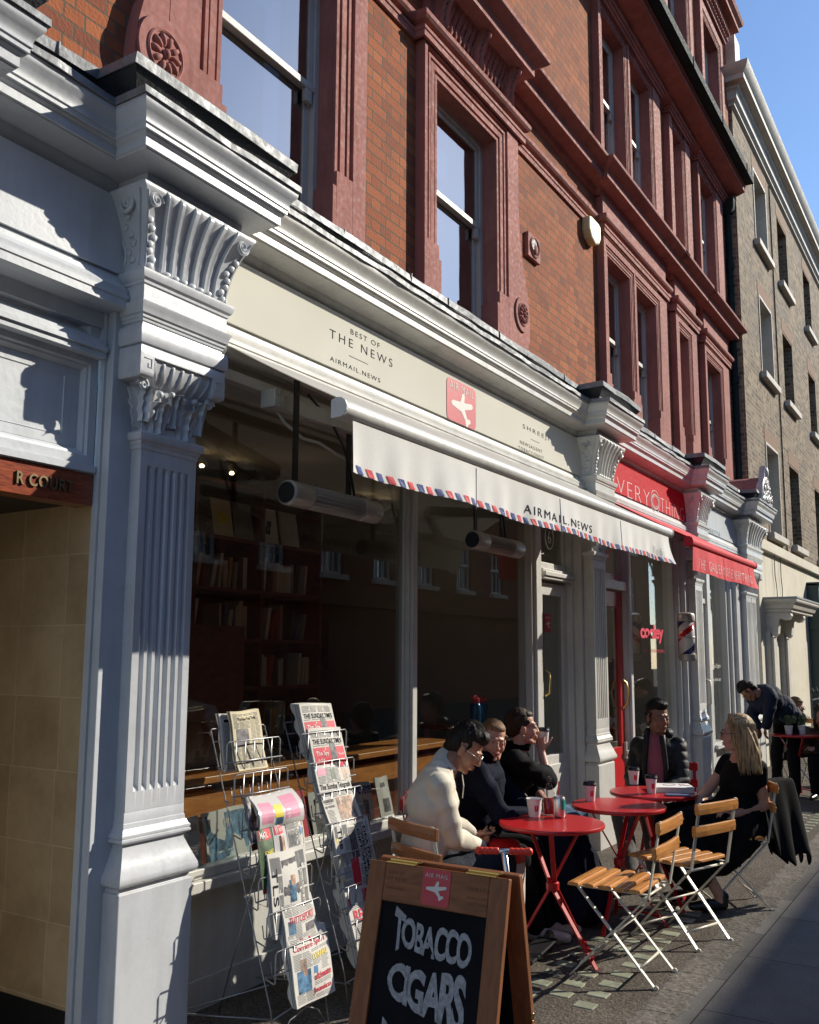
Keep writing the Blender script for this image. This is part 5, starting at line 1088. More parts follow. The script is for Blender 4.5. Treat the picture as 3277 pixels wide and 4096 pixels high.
# ================================================================ SCOOTER
t = thing('kick_scooter', "child's scooter with red handlebar grips and a bare metal stem behind the chalkboard", 'scooter', (4.3, 2.1, 0))
hc = Vector((4.13, 2.055, .675)); hd = Vector((.10,-.21,0)).normalized()
MB().tube([hc-hd*.05, hc+hd*.05], .012, 12).tube([hc, (4.33, 2.08, .10)], .014, 12).build('stem', flat('anodised_tube', (.62,.62,.64), .25, .9), t, smooth=True)
for s in (-1, 1):
    mb = MB(); pts = []; rs = []
    for k in range(15): q = k/14; pts.append(hc+hd*s*(.025+.085*q)); rs.append(.0145+.0022*abs(sin(q*pi*3.5))+(.003 if q > .93 else 0))
    mb.tube(pts, rs, 14); mb.ball(hc+hd*s*.118, .020, n=12); mb.build('grip', flat('orange_red_rubber', (.72,.05,.025), .45), t, smooth=True)
MB().lathe([(.02,-.014),(.05,-.015),(.06,-.009),(.06,.009),(.05,.015),(.02,.014)], (4.36,2.08,.06), 24, axis='Y').build('wheel', flat('dark_rubber', (.035,.035,.035), .6), t, auto=40)
MB().obox((4.62,2.14,.075), (.27,.03,0), (-.007,.055,0), (0,0,.008)).build('deck', M['black'], t, bevel=.006); MB().lathe([(.02,-.014),(.045,-.015),(.055,-.009),(.055,.009),(.045,.015),(.02,.014)], (4.92,2.18,.055), 24, axis='Y').build('wheel', M['black'], t, auto=40)
t = thing('waste_bin', 'white cylindrical bin with a red lid behind the scooter handlebar', 'bin', (4.66, 2.30, 0))
MB().lathe([(.115,0),(.125,.01),(.135,.50),(.13,.51)], (4.70,2.36,0), 28).build('bin_body', flat('off_white_plastic', (.55,.52,.47), .5), t, smooth=True); MB().lathe([(.137,.50),(.14,.51),(.135,.56),(.10,.60),(.03,.61)], (4.70,2.36,0), 28).build('lid', M['red'], t, smooth=True)
# ================================================================ PLANTER, POTS (far right)
t = thing('planter', 'large dark planter box at the far right edge of the pavement', 'planter', (11.9, 1.6, 0))
MB().loft([[(11.50+a*q, 1.42+b_*q, z) for a, b_ in ((-1,-1),(1,-1),(1,1),(-1,1))] for z, q in ((0,.16),(.50,.21),(.52,.225),(.55,.225),(.55,.19),(.50,.19))]).build('planter_body', paint('dark_zinc', (.05,.045,.035), .6, .2, .2, 6), t, auto=30)
M['leafg'] = paint('grey_green_leaf', (.10,.13,.06), .6, .4, 0, 30)
mb = MB(); rg = random.Random(2)
for i in range(260):
    a = rg.uniform(0, 2*pi); r_ = rg.uniform(0, .2); c = Vector((11.50+r_*cos(a), 1.42+r_*sin(a), .56+rg.uniform(0,.22))); d = Vector((rg.uniform(-1,1), rg.uniform(-1,1), rg.uniform(.1,1))).normalized()*.05; s = d.cross(Vector((rg.uniform(-1,1),1,.3))).normalized()*.012
    mb.add([c, c+d*.5+s, c+d, c+d*.5-s], [(0,1,2,3)])
mb.build('foliage', M['leafg'], t, fixn=False)
for i, (x, y, l) in enumerate(((11.66, 2.10, 'left of two small white flower pots on the far table'), (11.80, 1.98, 'right of two small white flower pots on the far table'))):
    t = thing('flower_pot', l, 'flower pot', (x, y, .711), 0, 'flower pots on the far table')
    MB().lathe([(.035,0),(.045,.09),(.048,.09),(.048,.10),(.042,.10)], (x, y, .711), 20).build('pot', M['paperw'], t, auto=40)
    mb = MB()
    for k in range(60):
        a = rg.uniform(0, 2*pi); c = Vector((x, y, .80)); d = Vector((.09*cos(a)*rg.random(), .09*sin(a)*rg.random(), rg.uniform(.04,.12))); mb.tube([c, c+d*.6, c+d+Vector((.02*cos(a), .02*sin(a), 0))], .0018, 4)
        e_ = c+d; s = Vector((cos(a+1), sin(a+1), .2))*.012; mb.add([e_, e_+s+Vector((0,0,.012)), e_+Vector((0,0,.03)), e_-s+Vector((0,0,.012))], [(0,1,2,3)])
    mb.build('plant', M['leafg'], t, fixn=False)
# ================================================================ PEOPLE
import numpy as np
V = Vector
def cap(mb, a, b_, ra, rb, n=14):
    a, b_ = V(a), V(b_); d = b_-a
    if d.length < 1e-5: mb.ball(a, ra, n=n); return
    mb.tube([a, b_], [ra, rb], n); mb.ball(a, ra, n=n); mb.ball(b_, rb, n=n)
def remesh(mb, name, mats, parent, vox, sm=3, disp=None, keep=None):
    me = bpy.data.meshes.new('tmp'); me.from_pydata(mb.v, [], mb.f); bm = bmesh.new(); bm.from_mesh(me); bmesh.ops.recalc_face_normals(bm, faces=bm.faces); bm.to_mesh(me); bm.free()
    o = bpy.data.objects.new('tmp', me); col.objects.link(o); md = o.modifiers.new('r', 'REMESH'); md.mode = 'VOXEL'; md.voxel_size = vox; md.adaptivity = 0
    if sm: s_ = o.modifiers.new('s', 'SMOOTH'); s_.iterations = sm; s_.factor = .5
    dg = bpy.context.evaluated_depsgraph_get(); m2 = bpy.data.meshes.new_from_object(o.evaluated_get(dg)); bpy.data.objects.remove(o); bpy.data.meshes.remove(me); m2.name = name
    if disp:
        n_ = len(m2.vertices); co = np.empty(n_*3); m2.vertices.foreach_get('co', co); no = np.empty(n_*3); m2.vertices.foreach_get('normal', no); co = co.reshape(-1, 3); no = no.reshape(-1, 3)
        co = co+no*np.array([disp(V(c), V(q)) for c, q in zip(co, no)])[:, None]; m2.vertices.foreach_set('co', co.ravel()); m2.update()
    m2.materials.clear()
    for m in (mats if isinstance(mats, (list, tuple)) else [mats]): m2.materials.append(m)
    for p in m2.polygons: p.use_smooth = True
    if keep:
        for p in m2.polygons: p.material_index = keep(p.center)
    r_ = bpy.data.objects.new(name, m2); col.objects.link(r_)
    if parent: attach(r_, parent)
    return r_
def wrinkle(amp=.006, f=9, seed=0.0, st=(1,1,1)):
    def d(c, q):
        p = V((c.x*st[0]+seed, c.y*st[1], c.z*st[2])); a = noise.noise(p*f+V((noise.noise(p*4)*1.5, 0, 0))); b_ = noise.noise(p*f*2.3)
        return amp*((1-abs(a)*3.2)*.8+b_*.5)
    return d
def skin(name, c, shine=.4):
    m = paint(name, c, .5, .10, .04, 14, spec=shine, dirt=(c[0]*.85, c[1]*.6, c[2]*.55), bscale=160)
    b = m.node_tree.nodes['Principled BSDF']; b.inputs['Subsurface Weight'].default_value = .12; b.inputs['Subsurface Radius'].default_value = (.012,.004,.002); b.inputs['Subsurface Scale'].default_value = 1; return m
M['skin1'] = skin('light_skin', (.50,.27,.19)); M['skin2'] = skin('warm_skin', (.40,.20,.125)); M['skin3'] = skin('brown_skin', (.27,.125,.075)); M['lips'] = flat('lip', (.34,.09,.08), .45); M['lipsd'] = flat('lip_dark', (.20,.07,.055), .45)
M['eyew'] = flat('eye_white', (.55,.53,.50), .2); M['iris'] = flat('iris', (.02,.013,.01), .15); M['brow'] = flat('brow_hair', (.025,.016,.012), .8); M['browl'] = flat('light_brow_hair', (.15,.09,.05), .8)
def hairmat(name, c1, c2):
    m, n, b = mk(name); no = N(n, 'ShaderNodeTexNoise'); no.inputs['Scale'].default_value = 5; no.inputs['Detail'].default_value = 8; n.links.new(coords(n, (22,22,2.0)), no.inputs['Vector']); n.links.new(ramp(n, no.outputs[0], [(.35, c1), (.62, c2)]), b.inputs['Base Color'])
    b.inputs['Roughness'].default_value = .6; b.inputs['Specular IOR Level'].default_value = .2; bp = N(n, 'ShaderNodeBump'); bp.inputs['Strength'].default_value = .5; bp.inputs['Distance'].default_value = .006; n.links.new(no.outputs[0], bp.inputs['Height']); n.links.new(bp.outputs[0], b.inputs['Normal']); return m
M['hblack'] = hairmat('black_hair', (.008,.006,.005), (.022,.016,.013)); M['hbrown'] = hairmat('dark_brown_hair', (.020,.010,.006), (.055,.028,.016)); M['hlight'] = hairmat('light_brown_hair', (.085,.045,.020), (.26,.145,.07)); M['hblond'] = hairmat('blonde_hair', (.17,.10,.045), (.50,.36,.20))
class Head:
    def __init__(s, c, fdir, pitch=0, roll=0, k=1.0):
        f = V((fdir[0], fdir[1], 0)).normalized(); x = V((f.y, -f.x, 0)); z = V((0,0,1))
        m = Matrix((x, f, z)).transposed(); m = m @ Matrix.Rotation(R(pitch), 3, 'X') @ Matrix.Rotation(R(roll), 3, 'Y'); s.m = m; s.c = V(c); s.k = k
    def __call__(s, x, y, z): return s.c+s.m @ V((x, y, z))*s.k
    def ball(s, mb, p, rx, ry, rz, n=16): mb.ball(s(*p), rx*s.k, ry*s.k, rz*s.k, n, rot=s.m)
def headprims(mb, h, fem=False, beard=0):
    B = lambda p, a, b_, c: h.ball(mb, p, a, b_, c)
    B((0,-.014,.036), .073, .090, .083); B((0,.024,-.020), .057 if fem else .060, .066, .085); B((0,.032,-.074), .040 if fem else .047, .044, .036 if fem else .040); B((0,.068,-.096), .017 if fem else .022, .017, .016)
    for s in (-1, 1):
        B((s*.034,.056,-.030), .025, .024, .030); cap(mb, h(s*.012,.080,.022), h(s*.042,.066,.018), (.009 if fem else .011)*h.k, .010*h.k, 8)
        B((s*.030,.0750,.000), .0165, .0125, .0125); B((s*.076,-.006,-.014), .009, .019, .030); B((s*.079,-.012,.004), .009, .014, .014); cap(mb, h(s*.046,.0,-.062), h(s*.028,.052,-.092), .022*h.k, .016*h.k, 8)
        B((s*.0105,.096,-.033), .0085, .0085, .0075)
    cap(mb, h(0,.084,.012), h(0,.103 if fem else .106,-.028), .0075*h.k, (.0088 if fem else .0105)*h.k, 10)
    cap(mb, h(-.017,.0855,-.0575), h(.017,.0855,-.0575), .0075*h.k, .0075*h.k, 8); cap(mb, h(-.014,.0845,-.069), h(.014,.0845,-.069), .0082*h.k, .0082*h.k, 8); B((0,.080,-.060), .022, .010, .014)
def facebits(h, par, brow, lip, eyes=True, glasses=None, smile=0):
    mb = MB()
    for s in (-1, 1): h.ball(mb, (s*.031,.0798,.001), .0120, .0088, .0052, 12)
    ey = mb.build('eyes', M['eyew'], par, smooth=True)
    mb = MB()
    for s in (-1, 1): h.ball(mb, (s*.031,.0850,.001), .0052, .0040, .0050, 10)
    for s in (-1, 1): mb.tube([h(s*.018,.0845,.001), h(s*.026,.0885,.0075), h(s*.036,.0868,.0072), h(s*.045,.078,.001)], .0010*h.k, 5)
    mb.build('irises', M['iris'], ey, smooth=True)
    mb = MB()
    for s in (-1, 1): mb.tube([h(s*.014,.0935,.020), h(s*.028,.0915,.0265), h(s*.042,.0805,.024), h(s*.051,.068,.016)], [.0016*h.k, .0022*h.k, .0018*h.k, .0008*h.k], 6)
    mb.build('eyebrows', brow, par, smooth=True)
    mb = MB(); mb.tube([h(-.022,.086,-.0605+smile*.004), h(-.009,.0935,-.0575), h(0,.0945,-.059), h(.009,.0935,-.0575), h(.022,.086,-.0605+smile*.004)], [.0012*h.k,.0036*h.k,.0034*h.k,.0036*h.k,.0012*h.k], 6); mb.tube([h(-.019,.0855,-.063+smile*.004), h(0,.0935,-.0685), h(.019,.0855,-.063+smile*.004)], [.0015*h.k,.0048*h.k,.0015*h.k], 6); mb.build('lips', lip, par, smooth=True)
    if glasses:
        mb = MB()
        for s in (-1, 1):
            c = h(s*.032,.1025,-.001); mb.tube([c+h.m @ V((.0235*cos(a)*h.k, -.004*abs(cos(a)), .0185*sin(a)*h.k)) for a in [2*pi*i/20 for i in range(21)]], .0016, 5); mb.tube([h(s*.055,.098,.004), h(s*.079,.05,.006), h(s*.082,-.004,.004)], .0016, 5)
        mb.tube([h(-.009,.1035,.002), h(0,.106,.005), h(.009,.1035,.002)], .0015, 5); go = mb.build('glasses', glasses[0], par, smooth=True)
        mb = MB()
        for s in (-1, 1): c = h(s*.032,.1025,-.001); mb.add([c+h.m @ V((.0225*cos(a)*h.k, -.001, .0175*sin(a)*h.k)) for a in [2*pi*i/20 for i in range(20)]], [tuple(range(20))])
        mb.build('lenses', glasses[1], go, fixn=False)
def hand(mb, w_, d, n, curl=.5, side=1, k=1.0, spread=.16, thumb=.6):
    # w_: wrist, d: direction to the fingers, n: palm normal (towards what is held)
    w_, d, n = V(w_), V(d).normalized(), V(n); n = (n-d*n.dot(d)).normalized(); s = d.cross(n)*side
    for q in (-1, -.33, .33, 1): cap(mb, w_+s*.012*q*k, w_+d*.078*k+s*.030*q*k, .015*k, .0115*k, 8)
    for i, (L, off) in enumerate(((.070,-1),(.080,-.33),(.074,.33),(.058,1))):
        b_ = w_+d*.080*k+s*.030*off*k; dd = (d+s*spread*off*.5).normalized(); seg = [.45,.32,.25]; r_ = .0088*k
        for j, q in enumerate(seg):
            dd = (Matrix.Rotation(0, 3, 'X') @ (dd*cos(curl*(.8+.25*j))+n*sin(curl*(.8+.25*j)))).normalized(); e = b_+dd*L*q*k; cap(mb, b_, e, r_, r_*.93, 8); b_ = e; r_ *= .93
    b_ = w_+d*.025*k-s*.026*k; dd = (d*.6-s*thumb+n*.5).normalized()
    for q, r_ in ((.036,.0115),(.030,.0098),(.024,.0085)):
        e = b_+dd*q*k; cap(mb, b_, e, r_*k, r_*.92*k, 8); b_ = e; dd = (dd+d*.35+n*.25*curl).normalized()
def shoe(mb, heel, d, k=1.0, up_=(0,0,1)):
    heel, d, u = V(heel), V(d).normalized(), V(up_); s = d.cross(u).normalized()
    cap(mb, heel+u*.035+d*.03, heel+u*.032+d*.12*k, .037, .040, 12); cap(mb, heel+u*.030+d*.12*k, heel+u*.024+d*.225*k, .042, .026, 12); cap(mb, heel+u*.04+d*.03, heel+u*.085+d*.025, .036, .038, 12)
def strands(mb, roots, rnd, r_=.0022):
    for P in roots: mb.tube(P, [r_]*(len(P)-1)+[r_*.3], 4, cap=False)
def shorthair(h, mt, par, seed, top=.012, quiff=0, back=.0, n=420, side=1.0):
    mb = MB(); B = lambda p, a, b_, c: h.ball(mb, p, a, b_, c)
    B((0,-.024,.052), .077, .086, .078+top); B((0,-.050,.012), .074*side, .066, .080); B((0,.012,.082), .062, .066, .038+quiff); B((0,-.07,-.03), .058, .035, .05+back)
    if quiff: B((0,.045,.098), .055, .040, .028+quiff)
    for s in (-1, 1): cap(mb, h(s*.071,.018,.030), h(s*.073,.010,-.004), .009*h.k, .006*h.k, 8)
    rn = random.Random(seed); 
    o = remesh(mb, 'hair', mt, par, .0055, 2, lambda c, q: .0035*noise.noise(V((c.x*60, c.y*60, c.z*30)))+.0025*noise.noise(c*110))
    mb = MB(); P = []
    for i in range(n):
        a = rn.uniform(0, 2*pi); t = rn.uniform(0, 1.25); p = V((.079*sin(t)*cos(a), -.018+.092*sin(t)*sin(a), .048+(.088+top+quiff*.6)*cos(t)))
        nn = V((sin(t)*cos(a), sin(t)*sin(a), cos(t))); d = V((rn.uniform(-.4,.4), .8, -.15)); d = (d-nn*d.dot(nn)*.93).normalized(); l = rn.uniform(.015, .032); q = h(p.x, p.y, p.z-.004); e = h.m @ d*l; P.append([q, q+e*.5+(h.m @ nn)*.003, q+e+(h.m @ nn)*.001])
    strands(mb, P, rn, .0009); mb.build('hair_strands', mt, o, fixn=False); return o
def bunhair(h, mt, par, seed, pony=None, vol=0):
    mb = MB(); B = lambda p, a, b_, c: h.ball(mb, p, a, b_, c)
    B((0,-.024,.044), .078+vol, .088, .083+vol); B((0,.010,.078+vol), .062, .064, .034); B((0,-.055,.0), .068, .058, .065)
    for s in (-1, 1): cap(mb, h(s*.066,.030,.036), h(s*.071,-.02,.006), .013*h.k, .014*h.k, 8)
    if pony:
        P = [h(*p) for p in pony]
        for i in range(len(P)-1): cap(mb, P[i], P[i+1], (.030-.004*i)*h.k, (.028-.005*i)*h.k, 10)
    o = remesh(mb, 'hair', mt, par, .0055, 2, lambda c, q: .002*noise.noise(V((c.x*70, c.y*70, c.z*70)))); rn = random.Random(seed); mb = MB(); P = []
    for i in range(240):
        th = rn.uniform(-1.35, 1.35); Q_ = []
        for j in range(8):
            ph = .75-2.3*j/7; nn = V((sin(th)*cos(ph*.55), sin(ph)*(1-.15*abs(th)), cos(ph)*cos(th*.75)))
            nn.normalize(); Q_.append(h(nn.x*(.079+vol), -.024+nn.y*.089, .044+nn.z*(.0845+vol)))
        P.append(Q_)
    strands(mb, P, rn, .0009); mb.build('hair_strands', mt, o, fixn=False); return o
def torso(mb, pel, che, neck, f, w_=.165, d_=.105, hip=.15, belly=0):
    pel, che, neck = V(pel), V(che), V(neck); f = V((f[0], f[1], 0)).normalized(); x = V((f.y, -f.x, 0)); u = (che-pel).normalized(); fr = (x.cross(u)*-1).normalized(); fr = fr if fr.dot(f) > 0 else -fr
    m = Matrix((x, fr, u)).transposed()
    mb.ball(pel+u*.02, hip, .115, .11, 16, rot=m); mb.ball(pel.lerp(che, .45)+fr*belly, w_*.86, d_*1.0+belly*.5, .16, 16, rot=m); mb.ball(che, w_*1.0, d_*1.08, .165, 16, rot=m); mb.ball(che+u*.09, w_*1.05, d_*.85, .085, 16, rot=m)
    cap(mb, che+u*.12, neck, .085, .060, 12); return m, x, fr, u
def person(label, P, sk, f):
    t = thing('person', label, 'person', (P['pel'][0], P['pel'][1], 0), 0); t['_'] = 0; del t['_']
    return t
def limbs(mb, chain, rad, n=14):
    for i in range(len(chain)-1): cap(mb, chain[i], chain[i+1], rad[i], rad[i+1], n)
def build_person(label, pel, che, f, hd, arms, legs, sk, hairfn, brow, lip, tops, bottom, shoes, glasses=None, fem=False, bare_arm=0, vox=.006, wseed=0, tw=.165, td=.105, hipw=.155, smile=0, topname='jacket', botname='trousers', extra=None, hcurl=.6, neckr=.052, wr=.006, palm=None, hidelegs=False):
    t = thing('person', label, 'person', (pel[0], pel[1], 0)); h = hd
    neck = h(0,-.025,-.105); u = (V(che)-V(pel)).normalized()
    # continuous body
    mb = MB(); torso(mb, pel, che, neck, f, tw*.86, td*.86, hipw*.86); cap(mb, V(che)+u*.13, h(0,-.020,-.06), neckr*1.15, neckr, 12); headprims(mb, h, fem)
    for k, a in enumerate(arms): limbs(mb, a[:3], [.042,.036,.024]); hand(mb, a[2], V(a[3])-V(a[2]), palm[k] if palm else (0,0,-1), hcurl, 1 if k == 0 else -1, .92 if fem else 1.0)
    for l in legs:
        limbs(mb, l[:3], [.070,.050,.034]); cap(mb, l[2], V(l[2])+V((0,0,-.03)), .034, .036); cap(mb, V(l[2])+V((0,0,-.03)), V(l[3])+V((0,0,-.01)), .03, .022)
    body = remesh(mb, 'body', sk, t, vox, 2); facebits(h, t, brow, lip, True, glasses, smile); hairfn(h, t)
    for nm, mt, grow, sl, amp, frq in tops:
        mb = MB(); torso(mb, pel, che, V(che)+u*.16, f, tw+grow, td+grow, hipw+grow*.6 if nm not in ('t_shirt',) else hipw)
        if nm == 'sweater': cap(mb, V(che)+u*.12, h(0,-.040,-.100), .078, .064)
        for a in arms:
            e = sl; S_, E_, W_ = V(a[0]), V(a[1]), V(a[2])
            if e > 0: cap(mb, S_, S_.lerp(E_, min(1, e)), .050+grow*.8, .043+grow*.6)
            if e > 1: cap(mb, E_, E_.lerp(W_, min(1, e-1)), .043+grow*.6, .032+grow*.5)
        remesh(mb, nm, mt, t, .008, 2, wrinkle(amp, frq, wseed) if not callable(amp) else amp)
    if bottom:
        mb = MB(); U = (V(che)-V(pel)).normalized(); mb.ball(V(pel), hipw*.98, .125, .13, 16)
        for l in legs: limbs(mb, [V(l[0]), V(l[1]), V(l[2])], [.098,.074,.058])
        remesh(mb, botname, bottom, t, .009, 2, wrinkle(.006, 9, wseed+3))
    if shoes:
        for l in legs:
            d = V(l[3])-V(l[2]); d.z = 0; mb = MB(); hl = V((l[2][0], l[2][1], max(0, l[2][2]-.085)))-d.normalized()*.045; shoe(mb, hl, d, 1.0)
            remesh(mb, 'shoe', shoes, t, .007, 2)
    if extra: extra(t, h)
    return t
def collar(t, c, f, r_, h_, mt, nm='collar', tilt=.02, open_=.6, th=.012):
    f = V((f[0], f[1], 0)).normalized(); x = V((f.y, -f.x, 0)); mb = MB(); rg = []
    for i in range(25):
        a = open_+(2*pi-2*open_)*i/24; d = f*cos(a)+x*sin(a); rg.append([V(c)+d*r_+V((0,0,0)), V(c)+d*(r_+th*.6)+V((0,0,h_*.5)), V(c)+d*(r_-.006)+V((0,0,h_)), V(c)+d*(r_-.014)+V((0,0,h_*.6))])
    mb.loft(rg, cap=True); return mb.build(nm, mt, t, smooth=True)
knit = paint('cream_knit', (.66,.61,.50), .9, .05, .2, 5, spec=.15, bscale=260); navyc = paint('navy_wool', (.008,.010,.022), .95, .2, .2, 8, spec=.1, bscale=220); blackc = paint('black_cloth', (.008,.008,.009), .9, .2, .15, 8, spec=.1, bscale=220)
denimd = paint('dark_denim', (.015,.018,.028), .9, .2, .3, 10, spec=.2); denim = paint('blue_denim', (.10,.16,.24), .9, .2, .3, 12, spec=.2); greyt = paint('grey_trousers', (.10,.095,.09), .9, .15, .3, 10, spec=.2)
puff = paint('black_nylon', (.022,.020,.018), .6, .2, .15, 10, spec=.25, bscale=50); pink = paint('dusty_pink_cotton', (.36,.10,.12), .9, .08, .3, 8, spec=.15); suit = paint('navy_suit_cloth', (.012,.017,.034), .8, .15, .3, 8, spec=.25, bscale=140)
shoew = paint('trainer_white', (.45,.42,.38), .6, .2, .2, 20); shoeb = paint('brown_leather', (.05,.028,.018), .45, .2, .2, 20); shoek = paint('black_leather', (.012,.012,.012), .35, .2, .1, 20)
lens = glassm('clear_lens', (.85,.85,.85), .04); dlens = flat('dark_lens', (.01,.01,.01), .1); silver = flat('silver_frame', (.6,.58,.5), .25, 1)
# --- man in cream sweater
f1 = (.66,-.75); h1 = Head((4.45,2.440,1.110), (.42,-.91), -36, 0, 1.03)
def ex1(t, h):
    c = V((4.475,2.395,.90)); MB().tube([(4.352,2.405,.985), (4.338,2.388,.93), (4.322,2.386,.87)], .003, 5).build('zip', M['galv'], t)
    MB().lathe([(.031,-.006),(.034,-.005),(.034,.005),(.031,.006)], (0,0,0), 20).build('watch', M['black'], t); o = [q for q in bpy.data.objects if q.name.startswith('watch')][-1]; o.location = (4.595,2.50,.655); o.rotation_euler = (R(55), R(40), 0)
def P1():
    return build_person('man in a cream half-zip sweater bowed over his phone', (4.13,2.53,.52), (4.235,2.515,.85), f1, h1,
   [((4.145,2.425,.945),(4.21,2.375,.69),(4.53,2.40,.595),(4.63,2.425,.60)), ((4.37,2.60,.94),(4.47,2.56,.72),(4.60,2.49,.645),(4.69,2.445,.62))],
   [((4.15,2.44,.50),(4.60,2.30,.51),(4.53,2.25,.10),(4.68,2.20,.03)), ((4.20,2.60,.50),(4.66,2.50,.50),(4.62,2.48,.10),(4.78,2.42,.03))],
   M['skin2'], lambda h, t: shorthair(h, M['hblack'], t, 1, .010, .008), M['brow'], M['lips'], [('sweater', knit, .018, 1.96, .008, 7)], denimd, shoew, (silver, lens), wseed=1, tw=.145, td=.105, extra=ex1, palm=[(0,.3,1),(0,-.3,1)])
P1()
o = MB().obox((4.715,2.405,.640), V((.045,.01,.006)), V((-.008,.032,.012)), V((0,0,.004))).build('phone', M['black'], bevel=.003); tag(o, 'black phone held in both hands by the man in the cream sweater', 'phone')
# --- woman in navy coat
f2 = (.30,-.95); h2 = Head((4.98,2.545,1.105), (-.70,-.72), -6, -8, .98)
def ex2(t, h): collar(t, (4.965,2.585,.985), f2, .080, .065, navyc, 'coat_collar', open_=.5, th=.022); 
build_person('smiling woman in a dark navy coat looking round at the camera', (4.98,2.72,.50), (4.965,2.62,.83), f2, h2,
   [((4.80,2.56,.935),(4.80,2.40,.72),(4.97,2.34,.71),(5.06,2.33,.72)), ((5.12,2.67,.935),(5.22,2.50,.72),(5.06,2.36,.72),(4.98,2.32,.73))],
   [((4.90,2.66,.48),(4.92,2.36,.48),(5.00,2.30,.10),(5.05,2.18,.03)), ((5.06,2.68,.48),(5.12,2.36,.48),(5.16,2.30,.10),(5.24,2.18,.03))],
   M['skin1'], lambda h, t: bunhair(h, M['hlight'], t, 2), M['browl'], M['lips'], [('coat', navyc, .026, 1.95, wrinkle(.013, 4.5, 5, (1,1,1.6)), 6)], blackc, shoew, None, True, wseed=5, tw=.150, extra=ex2, smile=1.5)
# --- woman drinking coffee
f3_ = (.50,-.87); h3 = Head((5.35,2.530,1.160), (.60,-.80), 2, 0, .98)
def ex3(t, h):
    collar(t, (5.36,2.565,1.02), f3_, .078, .06, blackc, 'coat_collar', open_=.5, th=.022); mb = MB(); mb.ball(h(.082,-.008,-.046), .004, n=8); mb.build('earring', M['gold'], t, smooth=True)
build_person('woman in a black coat with tied-back dark hair raising a coffee cup', (5.40,2.70,.50), (5.37,2.61,.86), f3_, h3,
   [((5.20,2.51,.97),(5.39,2.38,.845),(5.45,2.445,1.005),(5.455,2.46,1.09)), ((5.52,2.68,.97),(5.60,2.55,.74),(5.46,2.42,.69),(5.38,2.38,.70))],
   [((5.33,2.62,.50),(5.62,2.32,.56),(5.66,2.22,.20),(5.76,2.12,.10)), ((5.48,2.66,.50),(5.90,2.40,.57),(5.78,2.34,.12),(5.86,2.22,.04))],
   M['skin1'], lambda h, t: bunhair(h, M['hbrown'], t, 3, pony=[(0,-.10,.01),(0,-.125,-.03),(0,-.12,-.09)]), M['brow'], M['lips'], [('coat', blackc, .022, 1.25, wrinkle(.011, 5, 9, (1,1,1.6)), 7)], denim, shoek, None, True, wseed=9, tw=.150, extra=ex3, hcurl=.85, palm=[(.8,-.2,0),(0,0,-1)])
cup((5.487,2.447,1.045), 'white paper cup with a black lid held up by the woman in the black coat', r_=.036, h=.09, badge_=False)
# her long dark skirt falling beside the middle table
mb = MB(); limbs(mb, [(5.40,2.55,.50),(5.52,2.30,.50),(5.50,2.20,.16)], [.13,.12,.16]); limbs(mb, [(5.40,2.6,.48),(5.25,2.3,.47),(5.26,2.22,.18)], [.13,.11,.13]); sk_ = remesh(mb, 'draped_coat', navyc, None, .010, 3, wrinkle(.012, 7, 2, (2.2,2.2,.4))); tag(sk_, 'long dark coat tails draped over the knees beneath the nearest red table', 'coat')
# --- man in puffer jacket
f4_ = (-.95,-.22); h4 = Head((6.93,2.165,1.150), (-.66,-.75), -3, 0, 1.0)
def quilt(c, q):
    u_ = (c.z-.50)/.058+.35*noise.noise(c*5); return .0075*(abs(sin(u_*pi))**.5)-.004+.003*noise.noise(c*25)+.004*noise.noise(c*9)
def ex4(t, h):
    collar(t, (6.97,2.175,1.00), f4_, .095, .075, puff, 'hood_collar', open_=.75, th=.030)
    mb = MB(); mb.box(0,.001,0,.001,0,.001)
    fr_ = V((-.95,-.22,0)).normalized(); x_ = V((-.22,.95,0)).normalized(); rg = []
    for z, w__, d_ in ((.60,.070,.146),(.72,.072,.150),(.84,.070,.150),(.94,.060,.138),(1.0,.052,.112),(1.035,.045,.088)):
        c = V((6.99,2.20,z)); rg.append([c+x_*(w__*q_)+fr_*(d_+.012-abs(q_)**2*.022) for q_ in (-1,-.6,-.2,.2,.6,1)])
    mb = MB(); mb.loft(rg, cap=False, closed=False); mb.build('t_shirt', pink, t, smooth=True, fixn=False)
    for s in (-1, 1): MB().tube([V((6.99,2.20,z))+x_*s*w__+fr_*.165 for z, w__ in ((.60,.075),(.8,.076),(.95,.062),(1.03,.055))], [.016,.018,.02,.022], 8).build('zip_edge', puff, t, smooth=True)
build_person('dark-haired man in a black puffer jacket over a dusty pink shirt', (7.05,2.20,.50), (7.00,2.20,.82), f4_, h4,
   [((7.0,2.335,.93),(6.92,2.375,.70),(6.72,2.27,.62),(6.63,2.22,.62)), ((7.05,2.055,.94),(6.95,2.005,.71),(6.74,2.09,.62),(6.65,2.13,.62))],
   [((6.98,2.29,.50),(6.55,2.33,.50),(6.22,2.16,.17),(6.08,2.08,.10)), ((7.0,2.1,.50),(6.58,2.12,.49),(6.55,2.1,.10),(6.40,2.06,.03))],
   M['skin3'], lambda h, t: shorthair(h, M['hblack'], t, 4, .008, .002), M['brow'], M['lipsd'], [('puffer_jacket', puff, .022, 1.95, quilt, 0)], greyt, shoeb, None, wseed=13, tw=.150, extra=ex4)
